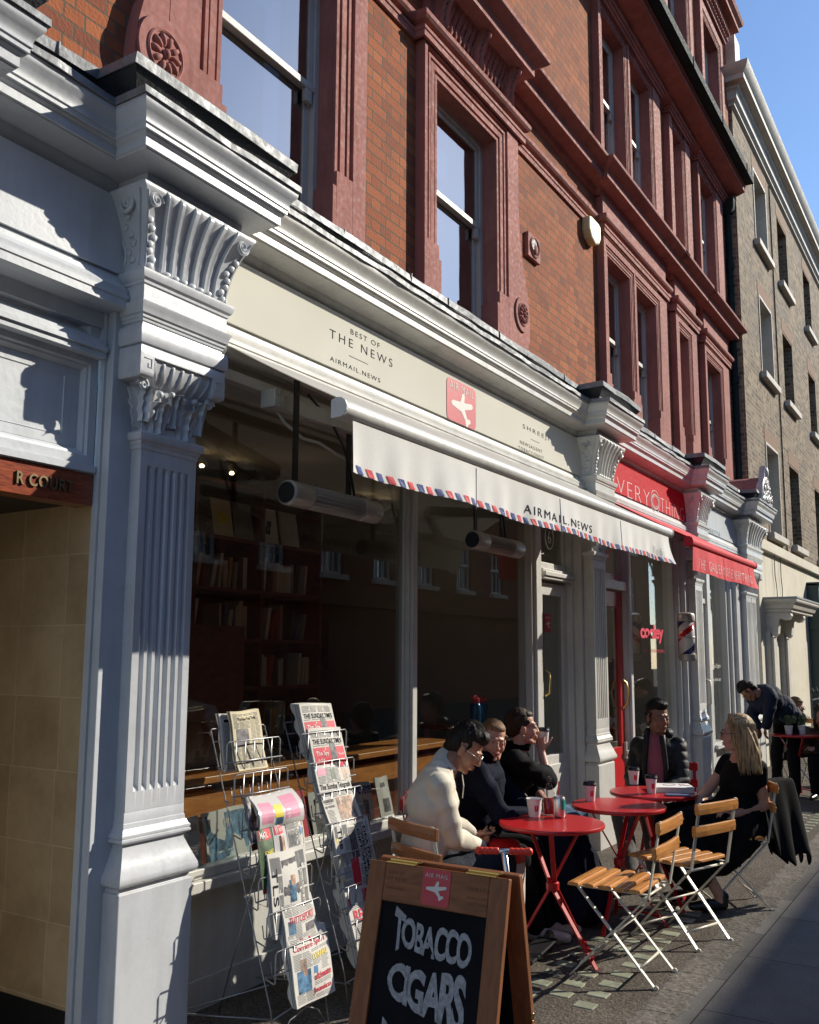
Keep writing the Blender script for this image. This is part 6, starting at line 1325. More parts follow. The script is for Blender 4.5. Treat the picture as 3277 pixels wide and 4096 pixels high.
# --- blonde woman
f5 = (-.50,.86); h5 = Head((6.23,1.435,1.115), (-.30,.95), -2, 0, .98)
def blond(h, t):
    mb = MB(); B = lambda p, a, b_, c: h.ball(mb, p, a, b_, c)
    B((0,-.022,.046), .083, .092, .086); B((0,-.055,-.02), .080, .060, .090)
    for s in (-1, 1):
        for q in range(4): cap(mb, h(s*(.062+.006*q),.010-.022*q,.03), h(s*(.070+.004*q),-.010-.03*q,-.12), .018, .022, 8); cap(mb, h(s*(.070+.004*q),-.010-.03*q,-.12), h(s*(.066),-.02-.035*q,-.215-.01*q), .022, .010, 8)
    for q in range(5): cap(mb, h(-.05+.025*q,-.09,.0), h(-.055+.027*q,-.115,-.13), .024, .026, 8); cap(mb, h(-.055+.027*q,-.115,-.13), h(-.05+.025*q,-.11,-.23), .026, .010, 8)
    o = remesh(mb, 'hair', M['hblond'], t, .0065, 2, lambda c, q: .004*noise.noise(V((c.x*55, c.y*55, c.z*8)))); rn = random.Random(8); mb = MB(); P = []
    for i in range(330):
        a = rn.uniform(-2.5, 2.5)+pi; r_ = 1.0+rn.uniform(.0,.06); sx_, sy_ = sin(a), cos(a)
        P.append([h(.05*sx_,.02+.03*sy_,.125), h(.086*sx_*r_,-.02+.092*sy_*r_,.06), h(.090*sx_*r_,-.035+.088*sy_*r_,-.06), h(.088*sx_*r_,-.045+.082*sy_*r_,-.15), h(.080*sx_*r_+rn.uniform(-.012,.012),-.050+.075*sy_*r_,-.22-rn.uniform(0,.04))])
    P = [p for p in P if (h.m.inverted() @ (p[2]-h.c)).y < .035]
    strands(mb, P, rn, .0019); mb.build('hair_strands', M['hblond'], o, fixn=False)
build_person('blonde woman in glasses and a black cap-sleeved dress turning away to the left', (6.47,1.53,.52), (6.385,1.465,.80), f5, h5,
   [((6.52,1.56,.90),(6.45,1.72,.68),(6.25,1.72,.62),(6.17,1.74,.64)), ((6.335,1.345,.895),(6.47,1.335,.645),(6.235,1.475,.612),(6.12,1.58,.66))],
   [((6.52,1.58,.52),(6.22,1.88,.52),(6.35,1.80,.10),(6.28,1.92,.03)), ((6.38,1.50,.52),(6.05,1.76,.52),(6.22,1.58,.10),(6.14,1.70,.03))],
   M['skin1'], blond, M['browl'], M['lips'], [('dress_top', blackc, .014, .30, .006, 8)], None, shoek, (flat('brown_frame', (.05,.02,.01), .3), lens), True, wseed=17, tw=.150)
mb = MB(); limbs(mb, [(6.50,1.56,.52),(6.22,1.86,.53),(6.26,1.84,.30)], [.15,.12,.13]); limbs(mb, [(6.40,1.50,.52),(6.06,1.76,.53),(6.10,1.72,.28)], [.15,.12,.14]); limbs(mb, [(6.45,1.50,.50),(6.30,1.62,.34)], [.17,.15]); mb.ball((6.43,1.5,.62), .17, .15, .16, 14)
s_ = remesh(mb, 'skirt', blackc, [q for q in bpy.data.objects if q.name.startswith('person') and 'blonde' in q.get('label', '')][0], .010, 3, wrinkle(.010, 6, 4, (2,2,.5)))
mb = MB(); b0 = V((6.60,1.33,.80)); rg = []
for j in range(9):
    q = j/8; rg.append([b0+V((-.14+.32*i/10-.05*q*(1-i/10)+.02*q, .05-.16*i/10-.10*q-.035*sin(i*1.5+q*2)*q, -.48*q+.05*q*sin(i*1.1)-.05*q*(i/10))) for i in range(11)])
mb.loft(rg, cap=False, closed=False); mb2 = MB(); mb2.v = mb.v[:]; mb2.f = mb.f[:]; mb2.m = mb.m[:]; mb2.add([(x+.05, y+.04, z) for x, y, z in mb.v], [f[::-1] for f in mb.f])
jk = mb2.build('jacket', blackc, None, smooth=True, fixn=False); sd = jk.modifiers.new('solid', 'SOLIDIFY'); sd.thickness = .02; su = jk.modifiers.new('sub', 'SUBSURF'); su.levels = su.render_levels = 2
tag(jk, 'black jacket hung over the back of the blonde woman\'s chair', 'jacket')
# --- bending man
f6 = (-.35,.94); h6 = Head((11.50,2.50,1.205), (-.35,.94), -62, 0, 1.0)
build_person('man in a dark navy suit bending forward beside the far table', (11.93,2.12,.90), (11.68,2.34,1.10), (-.75,.66), h6,
   [((11.78,2.46,1.10),(11.62,2.50,.90),(11.56,2.42,.78),(11.55,2.40,.69)), ((11.52,2.26,1.13),(11.46,2.28,.93),(11.50,2.32,.80),(11.50,2.34,.71))],
   [((11.88,2.20,.88),(11.92,2.29,.48),(12.0,2.32,.09),(11.86,2.40,.03)), ((11.90,2.04,.88),(11.76,2.08,.48),(11.62,2.05,.09),(11.48,2.12,.03))],
   M['skin3'], lambda h, t: shorthair(h, M['hblack'], t, 6, .010), M['brow'], M['lipsd'], [('suit_jacket', suit, .040, 1.92, .012, 5)], blackc, shoek, (M['black'], lens), vox=.008, wseed=21, tw=.185, td=.135, hipw=.175)
# --- far seated woman with ponytail
h7 = Head((12.62,2.17,.985), (-.10,-.99), -14, 0, .95)
build_person('far seated woman with a light brown ponytail and sunglasses', (12.85,2.36,.42), (12.75,2.28,.70), (-.3,-.95), h7,
   [((12.60,2.30,.80),(12.50,2.15,.62),(12.42,2.0,.66),(12.40,1.95,.70)), ((12.92,2.26,.80),(12.90,2.1,.62),(12.7,2.0,.66),(12.62,1.97,.70))],
   [((12.8,2.3,.42),(12.7,1.95,.45),(12.7,1.9,.08),(12.7,1.8,.03)), ((12.92,2.3,.42),(12.9,1.95,.45),(12.9,1.9,.08),(12.9,1.8,.03))],
   M['skin1'], lambda h, t: bunhair(h, M['hlight'], t, 7, pony=[(0,-.10,.03),(0,-.14,.02),(0,-.155,-.06)]), M['browl'], M['lips'], [('blouse', paint('patterned_blouse', (.30,.29,.25), .8, .7, .1, 60), .014, 1.9, .006, 9)], blackc, shoek, (silver, dlens), True, vox=.008, wseed=25, tw=.145)
# --- curly haired person at the right edge
h8 = Head((11.85,1.75,.90), (-.80,.35), -6, 0, 1.0)
def curly(h, t):
    mb = MB(); rn = random.Random(4); h.ball(mb, (0,-.035,.04), .105, .10, .105)
    for i in range(70):
        a = rn.uniform(0, 2*pi); z = rn.uniform(-.16, .13); r_ = .105*math.sqrt(max(.25, 1-(max(0, z-.02)/.14)**2)); p = (r_*sin(a), -.035+r_*cos(a), z)
        if p[1] > .03 and p[2] < .07: continue
        h.ball(mb, p, .030, .030, .032)
    remesh(mb, 'hair', M['hbrown'], t, .008, 1, lambda c, q: .010*noise.noise(c*45))
build_person('person with bushy dark curly hair at the right edge of the view', (12.05,1.72,.40), (11.97,1.74,.62), (-.9,.3), h8,
   [((11.95,1.92,.72),(11.81,1.96,.54),(11.67,1.88,.56),(11.60,1.86,.58)), ((11.99,1.56,.72),(11.83,1.50,.54),(11.69,1.59,.56),(11.62,1.62,.58))],
   [((12.00,1.80,.40),(11.65,1.84,.42),(11.67,1.84,.08),(11.55,1.86,.03)), ((12.00,1.64,.40),(11.65,1.66,.42),(11.67,1.66,.08),(11.55,1.68,.03))],
   M['skin2'], curly, M['brow'], M['lips'], [('coat', paint('dark_brown_fleece', (.045,.03,.022), .95, .3, .5, 12), .03, 1.9, .012, 9)], blackc, shoek, None, vox=.009, wseed=29)
# ================================================================ NEWSPAPER RACKS
def rack(x0, x1, label, ntier=7):
    t = thing('newspaper_rack', label, 'newspaper rack', ((x0+x1)/2, 2.8, 0), 0, 'wire newspaper racks'); r_ = .0032
    for s, x in ((-1, x0), (1, x1)):
        mb = MB(); mb.tube([(x, 2.985, 1.265), (x, 2.60, .16), (x, 2.575, 0)], r_, 6); mb.build('side_rail', M['chrome'], t, smooth=True)
    mb = MB(); mb.tube([(x0, 2.985, 1.24), (x0, 2.985, 1.262), (x0+.01, 2.986, 1.27), (x1-.01, 2.986, 1.27), (x1, 2.985, 1.262), (x1, 2.985, 1.24)], r_, 6); mb.tube([(x0, 2.97, 1.215), (x1, 2.97, 1.215)], r_, 6); mb.build('top_bar', M['chrome'], t, smooth=True)
    MB().tube([(x0+.17, 2.80, .80), (x0+.16, 3.04, .0)], r_, 6).build('prop_leg', M['chrome'], t, smooth=True); mb = MB(); mb.tube([(x0+.16, 3.04, .01), (x0-.17, 2.98, .13), (x0+.02, 2.63, .25)], r_, 6); mb.tube([(x0-.17,2.98,.13),(x0+.05,2.60,.11)], r_, 6); mb.tube([(x0, 2.60, .12), (x0+.12, 2.56, .16), (x1-.10, 2.56, .10), (x1, 2.58, .0)], r_, 6); mb.tube([(x0,2.58,.0),(x0+.10,2.58,.10),(x1,2.58,.14)], r_, 6); mb.build('base_wires', M['chrome'], t, smooth=True)
    for k in range(ntier):
        z = 1.218-.138*k; y = 2.885-.0505*k; zb = z-.125; mb = MB(); q = .012
        yb_ = y+.055; 
        mb.tube([(x0, yb_, zb+.015), (x0, y+.004, zb), (x0+.001, y, zb+.004), (x0+.001, y, z-q), (x0+q, y, z), (x1-q, y, z), (x1-.001, y, z-q), (x1-.001, y, zb+.004), (x1, y+.004, zb), (x1, yb_, zb+.015)], r_, 6)
        mb.tube([(x0-.012, y-.002, zb+.035), (x1+.012, y-.002, zb+.035)], r_*1.1, 6)
        for i in range(1, 6): x = x0+(x1-x0)*i/6; mb.tube([(x, y, z), (x, y, zb), (x, yb_+.01, zb+.01), (x, yb_+.02, zb+.06)], r_*.85, 5)
        mb.build('basket', M['chrome'], t, smooth=True)
    return t
RK1 = rack(3.09, 3.45, 'wire newspaper rack nearest the camera, filled with foreign papers and magazines'); RK2 = rack(3.60, 3.98, 'wire newspaper rack partly behind the chalkboard, filled with sunday papers')
M['news'] = paint('newsprint', (.62,.60,.55), .85, .04, .1, 8, spec=.2); M['newsc'] = paint('cream_newsprint', (.62,.55,.38), .85, .04, .1, 8, spec=.2); M['prt'] = flat('print_grey', (.22,.22,.22), .85, 0, .1); M['prk'] = flat('print_black', (.02,.02,.025), .8, 0, .1)
M['ph1'] = paint('photo_dark', (.10,.09,.10), .6, .8, 0, 40); M['ph2'] = paint('photo_blue', (.10,.20,.32), .4, .6, 0, 25); M['ph3'] = paint('photo_skin', (.40,.24,.16), .5, .5, 0, 30); M['prr'] = flat('print_red', (.55,.02,.05), .6); M['prb'] = flat('print_blue', (.06,.22,.42), .6); M['pry'] = flat('print_yellow', (.70,.55,.05), .6); M['pgr'] = paint('photo_green', (.04,.09,.03), .5, .6, 0, 20); M['ppk'] = flat('print_pink', (.62,.25,.36), .6); M['gloss'] = flat('glossy_white', (.60,.58,.56), .2)
rn_ = random.Random(12)
def paper(label, x0, x1, z0, z1, y0, y1, mt, items, cols=4, thick=.018, cat='newspaper', name='newspaper', bulge=.012, text_rows=True, rot=False, fold=.0):
    # front surface P(u, v): u across, v up; y0 at the foot, y1 at the top
    t = thing(name, label, cat, ((x0+x1)/2, (y0+y1)/2, z0), 0, 'papers and magazines in the racks')
    def P(u, v, d=0):
        return (x0+(x1-x0)*u+.006*sin(v*5+x0*9), y0+(y1-y0)*v-bulge*sin(pi*v)+.004*sin(u*6+v*3)-.012*fold*(1-v)**4-d, z0+(z1-z0)*v+.004*sin(u*4+x0*7)*v)
    nu, nv = 8, 14; mb = MB(); g1 = [P(i/nu, j/nv) for j in range(nv+1) for i in range(nu+1)]; g2 = [P(i/nu, j/nv, -thick*(.7+.5*abs(sin(j*.6)))) for j in range(nv+1) for i in range(nu+1)]; W_ = nu+1
    f = [(j*W_+i, j*W_+i+1, (j+1)*W_+i+1, (j+1)*W_+i) for j in range(nv) for i in range(nu)]; K = len(g1)
    per = [i for i in range(nu+1)]+[j*W_+nu for j in range(1, nv+1)]+[nv*W_+i for i in range(nu-1, -1, -1)]+[j*W_ for j in range(nv-1, 0, -1)]
    side = [(per[i], per[(i+1) % len(per)], per[(i+1) % len(per)]+K, per[i]+K) for i in range(len(per))]
    mb.add(g1+g2, f+[tuple(a+K for a in q[::-1]) for q in f]+side); pg = mb.build('pages', mt, t, smooth=False, auto=40)
    for q in range(3):
        d = thick*(.25+.25*q); MB().tube([P(-.01, v/8, -d) for v in range(9)], .0012, 4).build('page_edge', M['prt'], pg) if q < 2 else None
    def Q(u, v, d):
        return P(v, 1-u, d) if rot else P(u, v, d)
    def rect(m_, u0, u1, v0, v1, d):
        n = 6; mb = MB(); vs = [Q(u0+(u1-u0)*i/2, v0+(v1-v0)*j/n, d) for j in range(n+1) for i in range(3)]; mb.add(vs, [(j*3+i, j*3+i+1, j*3+i+4, j*3+i+3) for j in range(n) for i in range(2)]); return mb
    used = []
    for it in items:
        if it[0] == 'T':
            _, s, u0, u1, v0, v1, m_, off = it[:8]; o = text(s, 1, m_, None, 'headline', (0,0,0), (0,0,0), 1.0, off, 0.0, 'LEFT', shear=it[8] if len(it) > 8 else 0); me = o.data
            bm = bmesh.new(); bm.from_mesh(me); bmesh.ops.subdivide_edges(bm, edges=[e for e in bm.edges if e.calc_length() > .5], cuts=2); bm.to_mesh(me); bm.free()
            xs = [v.co.x for v in me.vertices]; ys = [v.co.y for v in me.vertices]; a, b_, c, d_ = min(xs), max(xs), min(ys), max(ys)
            for v in me.vertices: v.co = Q(u0+(v.co.x-a)/(b_-a)*(u1-u0), v0+(v.co.y-c)/(d_-c)*(v1-v0), .0020)
            attach(o, pg); used.append((u0, u1, v0, v1))
        else:
            _, m_, u0, u1, v0, v1 = it; rect(m_, u0, u1, v0, v1, .0009).build('printed_block', m_, pg, fixn=False); used.append((u0, u1, v0, v1))
    if text_rows:
        mb = MB()
        for c in range(cols):
            u0 = .05+.9*c/cols; u1 = u0+.9/cols-.025; v = .04
            while v < .95:
                if not any(a-.01 < (u0+u1)/2 < b_+.01 and p-.01 < v < q+.012 for a, b_, p, q in used):
                    e = u1-(.04 if rn_.random() < .15 else 0); vs = [Q(u0, v, .0012), Q(e, v, .0012), Q(e, v+.009, .0012), Q(u0, v+.009, .0012)]; mb.add(vs, [(0,1,2,3)])
                v += .021
        mb.build('body_text', M['prt'], pg, fixn=False)
    return t
T_ = 'T'; B_ = 'B'; K_ = M['prk']
# rack 1
paper('cream broadsheet with a black gothic masthead in the top tier of the left rack', 3.172, 3.367, 1.085, 1.345, 2.90, 2.955, M['newsc'], [(T_,'The New York Times',.18,.82,.84,.90,K_,.02),(B_,M['ph1'],.10,.48,.42,.70)], 5, fold=1.6)
paper('white folded paper with closely set columns stacked behind the cream broadsheet', 3.137, 3.342, 1.08, 1.335, 2.935, 2.99, M['news'], [(B_,M['prk'],.1,.6,.85,.9)], 5)
paper('rolled glossy magazine with a pink and gold cover in the left rack', 3.137, 3.437, .855, .985, 2.725, 2.80, M['gloss'], [(B_,M['ppk'],.05,.30,.15,.8),(B_,M['pry'],.32,.5,.3,.7),(B_,M['ppk'],.55,.9,.2,.9),(B_,M['ph2'],.35,.5,.05,.3)], text_rows=False, name='magazine', cat='magazine', bulge=.04)
paper('black and white fashion magazine standing at the left end of the left rack', 3.102, 3.132, .80, .99, 2.73, 2.79, M['ph1'], [(T_,'MAXI',.1,.9,.75,.88,M['signw'],.02)], text_rows=False, name='magazine', cat='magazine')
paper('gossip magazine with a red logo and dark green cover in the left rack', 3.117, 3.212, .60, .865, 2.675, 2.735, M['pgr'], [(B_,M['prr'],.06,.9,.80,.97),(T_,'MATCH',.12,.84,.83,.93,M['signw'],.03),(T_,'EONARD',.3,.95,.58,.64,M['pry'],.01),(T_,'DUREUX FOU',.3,.95,.50,.55,M['signw'],.01),(B_,M['pry'],.35,.8,.38,.44),(B_,M['prr'],.05,.3,.0,.06)], text_rows=False, name='magazine', cat='magazine', thick=.006)
paper('magazine with a round red title spot and a smiling face on its cover', 3.215, 3.302, .62, .885, 2.68, 2.74, M['gloss'], [(B_,M['prr'],.08,.75,.76,.97),(T_,'POINT',.16,.68,.88,.94,M['signw'],.01),(T_,'DE VUE',.16,.68,.80,.86,M['signw'],.01),(B_,M['ph3'],.4,.75,.48,.72),(B_,M['brow'],.35,.5,.38,.74),(B_,M['ph2'],.3,.9,.10,.46)], text_rows=False, name='magazine', cat='magazine', thick=.006)
paper('newspaper turned sideways with a pale blue title band in the left rack', 3.305, 3.422, .64, .925, 2.69, 2.745, M['news'], [(B_,M['prb'],.05,.75,.70,.86),(T_,'diplomatique',.08,.72,.73,.82,M['signw'],.0),(T_,'Empty land',.15,.8,.45,.52,K_,0)], 3, rot=True)
paper('large white literary weekly turned sideways above a grey photograph', 3.142, 3.392, .42, .755, 2.625, 2.69, M['news'], [(T_,'TLS',.18,.62,.04,.17,K_,.0),(B_,M['ph1'],.10,.85,.30,.72),(B_,M['ph2'],.35,.62,.45,.62),(B_,M['ph3'],.30,.42,.5,.62),(T_,'Troubled mind',.2,.8,.80,.84,K_,0)], 4, rot=True, thick=.03)
paper('pinkish sports paper with outlined lettering in the sixth tier of the left rack', 3.182, 3.392, .30, .555, 2.575, 2.645, M['news'], [(T_,'TUTTOSPORT',.15,.95,.66,.76,M['prr'],.01,.3),(B_,M['prr'],.1,.7,.12,.40),(B_,M['ph2'],.1,.3,.5,.7),(B_,M['ph1'],.6,.9,.48,.60)], 4, thick=.03)
paper('sports paper with red headline and yellow flashes in the lowest tier of the left rack', 3.177, 3.437, .155, .42, 2.53, 2.60, M['news'], [(T_,'Corriere Sport',.08,.92,.76,.86,M['prr'],.01,.2),(B_,M['ph2'],.1,.42,.18,.50),(B_,M['ph3'],.2,.34,.42,.66),(T_,'LUKAKU',.5,.9,.60,.68,M['pry'],.02),(B_,M['prb'],.5,.6,.40,.5),(T_,'ultimate',.5,.95,.30,.40,M['prr'],.02),(T_,'Juanico',.45,.9,.1,.2,M['prr'],.02)], 4, thick=.035)
# rack 2
st_ = [(T_,'THE SUNDAY TIMES',.06,.94,.72,.81,K_,.012),(B_,M['prr'],.04,.50,.26,.66),(B_,M['ph1'],.50,.70,.22,.74),(B_,M['prr'],.70,.96,.26,.66),(T_,'The Spy',.10,.44,.50,.60,M['signw'],.01),(T_,'in the',.12,.30,.42,.48,M['signw'],.0),(T_,'Newsroom',.07,.48,.30,.39,M['signw'],.015),(T_,'The inside',.74,.93,.5,.55,M['signw'],0)]
paper('sunday broadsheet with a red front page box in the top tier of the right rack', 3.665, 3.93, 1.10, 1.355, 2.88, 2.95, M['news'], st_, 4, thick=.05)
paper('identical red boxed sunday broadsheet one tier lower in the right rack', 3.675, 3.945, .965, 1.235, 2.83, 2.90, M['news'], st_, 4, thick=.05)
paper('sunday broadsheet with gothic masthead and pink puffs in the third tier of the right rack', 3.655, 3.92, .78, 1.06, 2.76, 2.84, M['news'], [(T_,'The Sunday Telegraph',.04,.96,.58,.70,K_,.012),(B_,M['ppk'],.05,.30,.84,.95),(B_,M['pgr'],.42,.56,.76,.92),(B_,M['ph3'],.82,.96,.74,.92),(T_,'Russian',.03,.3,.40,.47,K_,.01),(T_,'spy vanishes',.03,.3,.30,.36,K_,.01),(B_,M['ph3'],.38,.88,.04,.46)], 4, fold=2.5, thick=.03)
paper('tabloid turned sideways with heavy black headlines in the right rack', 3.67, 3.97, .46, .80, 2.66, 2.74, M['news'], [(T_,'WELCOME TO',.18,.90,.70,.78,K_,.03),(T_,'GIFT WHOSE',.14,.92,.60,.68,K_,.03),(T_,'DEATH TOLL',.12,.92,.80,.88,K_,.03),(B_,M['ph1'],.1,.5,.36,.56),(B_,M['prr'],.5,.9,.3,.5),(T_,'The',.08,.35,.10,.2,K_,.01),(B_,M['pry'],.2,.8,.04,.08)], 5, rot=True, thick=.035)
paper('red and white tabloid low in the right rack beside the chalkboard', 3.67, 3.95, .17, .50, 2.56, 2.66, M['news'], [(B_,M['prr'],.05,.95,.80,.96),(T_,'READY',.1,.8,.60,.74,M['prr'],.03),(B_,M['ph1'],.3,.9,.2,.5)], 3, thick=.06)
# ================================================================ INSIDE THE NEWSAGENT
M['mahd'] = wood('dark_red_wood', (.07,.014,.007), (.15,.03,.012), (5,5,12), .4, .2); M['oak'] = wood('orange_oak', (.34,.12,.028), (.50,.20,.05), (2,14,14), .4, .2)
t = thing('bookcase', 'dark red wooden bookcase full of books behind the newsagent window', 'bookcase', (5.2, 4.7, 0))
mb = MB(); BX = [4.02, 4.46, 5.142, 5.84]; SZ = [.66, 1.0, 1.36, 1.70, 2.05, 2.41, 2.80]
for x in BX: MB().box(x-.014, x+.014, 4.5, 4.82, .02, 2.8).build('upright', M['mahd'], t)
for z in SZ: MB().box(4.02, 5.84, 4.505, 4.82, z-.014, z+.012).build('shelf', M['mahd'], t)
MB().box(4.0, 5.86, 4.82, 4.84, 0, 2.8).build('back_panel', M['mahd'], t)
rb = random.Random(31); bc = [flat('spine_%s' % n_, c_, .6) for n_, c_ in (('cream', (.55,.50,.40)), ('white', (.60,.58,.55)), ('black', (.03,.03,.03)), ('red', (.35,.04,.03)), ('blue', (.05,.10,.22)), ('grey', (.28,.27,.26)), ('ochre', (.45,.28,.08)))]
cn = {0:'cream',1:'white',2:'black',3:'red',4:'blue',5:'grey',6:'ochre'}
for si, z in enumerate(SZ[:-2]):
    for bi in (1, 2):
        x = BX[bi]+.03; end = BX[bi+1]-.05-rb.uniform(0,.10); k = 0
        if bi == 2 and si == 4: x += .0
        while x < end:
            wd = rb.uniform(.018,.045); hh = rb.uniform(.20,.28); ci = rb.choice([0,1,1,5,2,3,4,0,6]); tl = rb.choice([0,0,0,.02,.04])
            if rb.random() < .12: x += rb.uniform(.03,.08); continue
            mb = MB(); mb.add([(x,4.56,z+.013),(x+wd,4.56,z+.013),(x+wd+tl,4.56,z+hh),(x+tl,4.56,z+hh),(x,4.72,z+.013),(x+wd,4.72,z+.013),(x+wd+tl,4.72,z+hh),(x+tl,4.72,z+hh)], [(0,1,2,3),(5,4,7,6),(0,4,5,1),(3,2,6,7),(0,3,7,4),(1,5,6,2)])
            o = mb.build('book', bc[ci], None); tag(o, f'upright {cn[ci]} book on a bookcase shelf behind the newsagent window, one of several alike', 'book', f'{cn[ci]} books on the newsagent bookcase'); x += wd+tl+rb.uniform(.001,.004)
lps = [('dark mottled cover standing at the left of the top shelf', 4.50, M['ph1']), ('cream cover with a fruit shape on the top shelf', 4.70, M['newsc']), ('grey cover standing in the middle of the top shelf', 4.92, M['prt']), ('white cover with a black chequer shape on the top shelf', 5.20, M['paperw']), ('pale patterned cover at the right of the top shelf', 5.45, M['gloss'])]
for lb, x, mt in lps:
    t = thing('record_sleeve', 'record sleeve, '+lb, 'record', (x+.1, 4.6, 2.425)); bd = MB().add([(x,4.57,2.425),(x+.20,4.57,2.425),(x+.20,4.62,2.70),(x,4.62,2.70),(x,4.585,2.425),(x+.20,4.585,2.425),(x+.20,4.635,2.70),(x,4.635,2.70)], [(0,1,2,3),(4,5,6,7)[::-1],(0,4,5,1),(3,2,6,7),(0,3,7,4),(1,5,6,2)]).build('sleeve', mt, t)
    if 'fruit' in lb: MB().ball((x+.10,4.592,2.55), .05, .006, .06, 16).build('printed_shape', M['pry'], t, smooth=True)
    if 'chequer' in lb: MB().box(x+.06,x+.10,4.575,4.585,2.50,2.56).box(x+.08,x+.12,4.583,4.592,2.56,2.60).build('printed_shape', M['prk'], t)
MB().box(3.45, 4.00, 3.62, 4.3, 0, 1.76).build('cabinet', M['mahd'], None, bevel=.004); tag(bpy.data.objects['cabinet'], 'plain reddish brown cabinet side left of the bookcase', 'cabinet')
t = thing('window_counter', 'long orange wooden counter behind the newsagent window', 'counter', (4.4, 3.5, 0))
MB().box(2.95, 6.0, 3.34, 3.72, .965, 1.0).build('countertop', M['oak'], t, bevel=.004); MB().box(2.95, 4.52, 3.40, 3.42, .80, .92).box(4.60, 6.0, 3.40, 3.42, .80, .92).build('front_panel', M['oak'], t)
MB().box(2.95, 6.0, 3.22, 3.5, .46, .50).build('display_shelf', M['oak'], t); MB().box(4.52, 4.58, 3.30, 3.5, .50, .965).build('counter_leg', M['oak'], t, bevel=.003); MB().box(2.95, 6.0, 3.5, 3.52, .5, .965).build('back_board', M['mahd'], t)
def mag(label, x0, x1, z0, z1, mt, items): 
    return paper(label, x0, x1, z0, z1, 3.235, 3.30, mt, items, text_rows=False, name='magazine', cat='magazine', thick=.008, bulge=.001)
mag('white book with pale lettering behind the window beside the big pilaster', 3.20, 3.345, .52, .83, M['gloss'], [(T_,'FIRE',.4,.9,.8,.88,M['prt'],0)])['group'] = 'magazines in the window'
mag('large magazine with a blue seascape photograph behind the window', 3.38, 3.69, .52, .84, M['gloss'], [(B_,M['ph2'],.05,.95,.12,.95),(B_,paint('sea_foam', (.25,.33,.36), .5, .9, 0, 22),.05,.95,.12,.42),(T_,'MO',.42,.60,.74,.86,M['signw'],.0),(T_,'BU',.42,.60,.74,.86,M['prt'],-.01)])['group'] = 'magazines in the window'
mag('magazine with the bold blue title POPEYE behind the window', 4.62, 4.80, .53, .84, M['gloss'], [(T_,'POPEYE',.03,.97,.78,.93,flat('title_blue', (.01,.03,.20), .5),.05),(B_,M['pgr'],.06,.94,.04,.30),(B_,M['ph1'],.48,.72,.12,.66),(B_,M['ph3'],.40,.6,.56,.68)])['group'] = 'magazines in the window'
mag('slim magazine with a small dark picture behind the window', 4.86, 5.0, .53, .85, M['gloss'], [(B_,M['ph1'],.3,.8,.35,.6),(B_,M['ph1'],.3,.7,.8,.9)])['group'] = 'magazines in the window'
mag('red and white magazine low behind the wire rack', 3.95, 4.15, .60, .86, M['prr'], [(T_,'Queen',.1,.9,.72,.85,M['signw'],.02)])['group'] = 'magazines in the window'
mag('grey magazine in the window above the lower baskets', 4.2, 4.40, .52, .84, M['gloss'], [(T_,'RE',.2,.8,.78,.88,K_,.01),(B_,M['ph1'],.15,.85,.1,.6)])['group'] = 'magazines in the window'
t = thing('side_table', 'small raised counter holding the two blue flasks inside the newsagent', 'counter', (6.35, 3.5, 0)); MB().box(6.05, 6.65, 3.28, 3.7, 1.055, 1.085).box(6.08, 6.12, 3.3, 3.35, 0, 1.055).box(6.58, 6.62, 3.3, 3.35, 0, 1.055).build('table_frame', M['mahd'], t)
for i, (x, l) in enumerate(((6.29, 'left'), (6.40, 'right'))):
    t = thing('water_flask', f'{l} one of two blue flasks with red caps inside the window', 'flask', (x, 3.36, 1.086), 0, 'blue flasks with red caps')
    MB().lathe([(.042,0),(.044,.005),(.044,.135),(.036,.155),(.028,.162)], (x, 3.36, 1.086), 20).build('flask_body', flat('blue_steel', (.02,.10,.20), .25, .5), t, smooth=True); MB().lathe([(.031,.160),(.032,.162),(.032,.195),(.028,.198)], (x, 3.36, 1.086), 20).build('cap', M['prr'], t, auto=40); MB().tube([(x+.035*cos(a), 3.36, 1.086+.185+.028*sin(a)) for a in [pi*i/8 for i in range(9)]], .004, 5).build('strap', M['prr'], t)
t = thing('menu_board', 'black menu board with rows of small white lettering inside the newsagent', 'menu board', (8, 6.1, 1.7)); MB().box(6.9, 7.8, 5.9, 5.93, 1.45, 2.0).build('board', M['prk'], t)
for i, s in enumerate(('DRINKS', 'ESPRESSO       2.8', 'AMERICANO      3.2', 'LATTE          3.6', 'CAPPUCCINO     3.6', 'FLAT WHITE     3.5', 'MOCHA          3.8')): fit(s, 6.98, 7.3+.3*(i > 0), 1.93-.065*i, .028, M['signw'], t, 5.898, 'menu_line', 1.0, 0)
M['lamp'] = emis('lit_spot', (1, .72, .38), 22)
for i, (x, lit) in enumerate(((4.45,1),(4.74,1),(5.04,0),(5.75,0),(6.37,1),(6.62,1),(6.85,0))):
    t = thing('spotlight', ('lit ' if lit else 'unlit ')+f'ceiling track spotlight behind the newsagent window, {["first","second","third","fourth","fifth","sixth","seventh"][i]} from the left', 'spotlight', (x, 4.5, 2.95), 0, 'track spotlights')
    mb = MB(); mb.obox((x, 4.5, 2.87), V((.03,0,.02)), V((0,.05,-.02)), V((-.012,.012,.035))); mb.box(x-.008, x+.008, 4.49, 4.51, 2.9, 2.95); mb.build('lamp_housing', flat('lamp_grey', (.12,.11,.10), .4), t, bevel=.006)
    if lit: MB().ball((x-.012, 4.448, 2.858), .018, .012, .014, 10).build('bulb', M['lamp'], t, smooth=True)
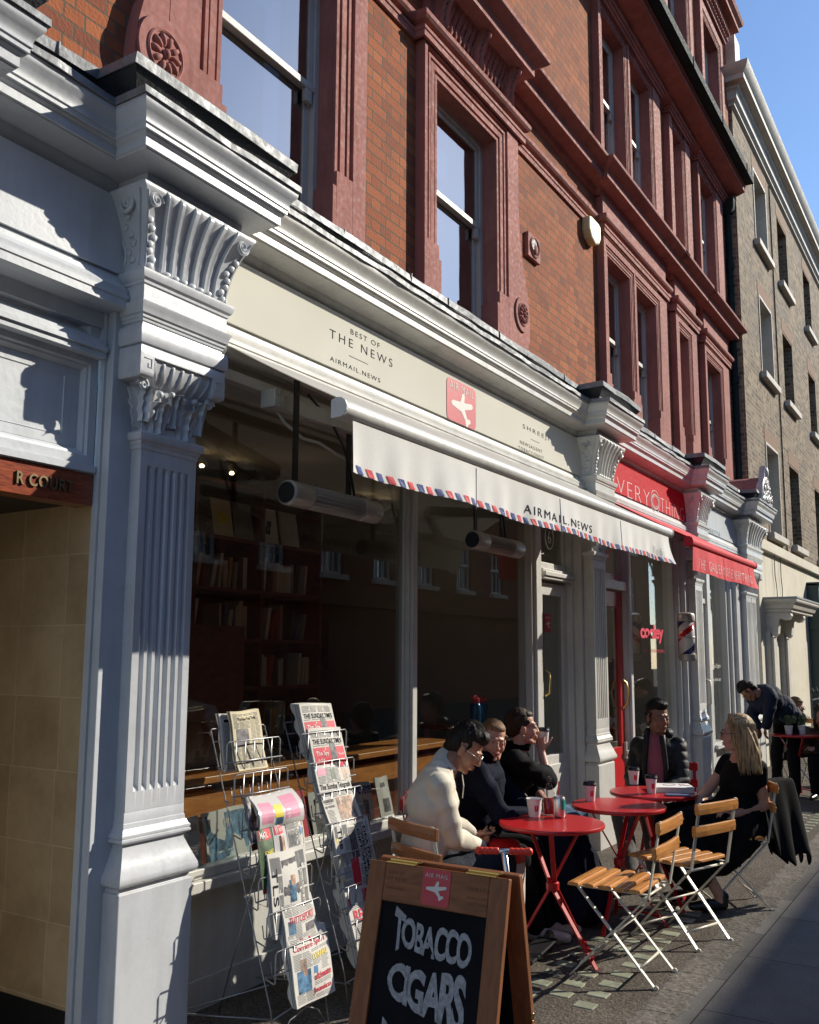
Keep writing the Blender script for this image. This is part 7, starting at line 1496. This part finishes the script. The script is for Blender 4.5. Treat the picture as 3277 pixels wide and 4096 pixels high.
for x, y, z, e, c_ in ((4.9, 4.0, 2.7, .15, (1,.75,.5)), (6.4, 4.2, 2.7, .15, (1,.75,.5)), (7.2, 4.6, 2.5, .4, (1,.85,.7))):
    l = bpy.data.lights.new('shop_light', 'POINT'); l.energy = e; l.color = c_; l.shadow_soft_size = .15; lo = bpy.data.objects.new('shop_light', l); col.objects.link(lo); lo.location = (x, y, z)
# ================================================================ INSIDE THE GALLERY
bz = paint('bronze', (.10,.055,.03), .35, .3, .1, 12, metal=.7)
t = thing('sculpture', 'bronze figure with a smooth elongated head inside the gallery window', 'sculpture', (9.42, 3.42, 0))
mb = MB(); c = V((9.40, 3.40, 0)); mb.ball(c+V((0,0,1.46)), .062, .085, .115, 16); mb.ball(c+V((.02,-.05,1.40)), .035, .03, .05, 12); cap(mb, c+V((0,0,1.36)), c+V((.02,0,1.24)), .035, .05); mb.ball(c+V((0,0,1.16)), .11, .07, .09, 14); cap(mb, c+V((0,0,1.12)), c+V((0,0,.92)), .075, .095); cap(mb, c+V((.08,-.03,1.16)), c+V((.10,-.10,.98)), .03, .025); cap(mb, c+V((.10,-.10,.98)), c+V((.04,-.16,.96)), .025, .02); cap(mb, c+V((.0,0,.90)), c+V((0,0,.78)), .08, .10)
remesh(mb, 'figure', bz, t, .008, 3); MB().box(9.25, 9.55, 3.28, 3.55, .0, .74).build('plinth', M['paperw'], t, bevel=.004)
t = thing('sculpture', 'tall dark totem figure standing behind the bronze head in the gallery', 'sculpture', (9.75, 4.0, 0)); MB().lathe([(.08,0),(.09,.9),(.06,1.3),(.08,1.5),(.045,1.62),(.06,1.72),(.05,1.84),(.01,1.90)], (9.75,4.0,0), 20).build('figure', M['felt'], t, smooth=True)
for x, y in ((9.4, 4.2), (12.3, 4.2)):
    l = bpy.data.lights.new('shop_light', 'POINT'); l.energy = 5; l.color = (1,.9,.75); l.shadow_soft_size = .2; lo = bpy.data.objects.new('shop_light', l); col.objects.link(lo); lo.location = (x, y, 2.6)
# ================================================================ PARKED CAR (seen only as a reflection)
t = thing('parked_car', 'pale blue car parked across the street, mirrored in the shop window', 'car', (9, -5, 0))
prof = [(-2.1,.35),(-2.15,.7),(-1.6,.95),(-.9,1.38),(.5,1.42),(1.1,1.0),(2.0,.82),(2.15,.6),(2.1,.35)]
mb = MB(); mb.loft([[(9+u*(1-.06*abs(q)), -5+.86*q*(1-.10*max(0, v-.9)), v*(1-.02*abs(q))) for u, v in prof] for q in (-1,-.9,0,.9,1)]); mb.build('body', paint('pale_blue_car_paint', (.25,.33,.42), .25, .02, 0, 4, coat=.8), t, auto=30)
for x in (7.65, 10.4):
    for y in (-4.2, -5.8): w_ = MB().lathe([(.2,-.1),(.33,-.1),(.34,0),(.33,.1),(.2,.1)], (x, y, .34), 24, axis='Y').build('wheel', M['black'], t, auto=40); MB().lathe([(.02,-.105),(.2,-.103),(.2,.103),(.02,.105)], (x, y, .34), 16, axis='Y').build('rim', M['galv'], w_)
MB().prism([(-1.4,1.0),(-.88,1.33),(.46,1.36),(.95,1.02)], lambda u, v, d: (9+u, d, v), -4.20, -4.17).build('side_window', M['prk'], t)
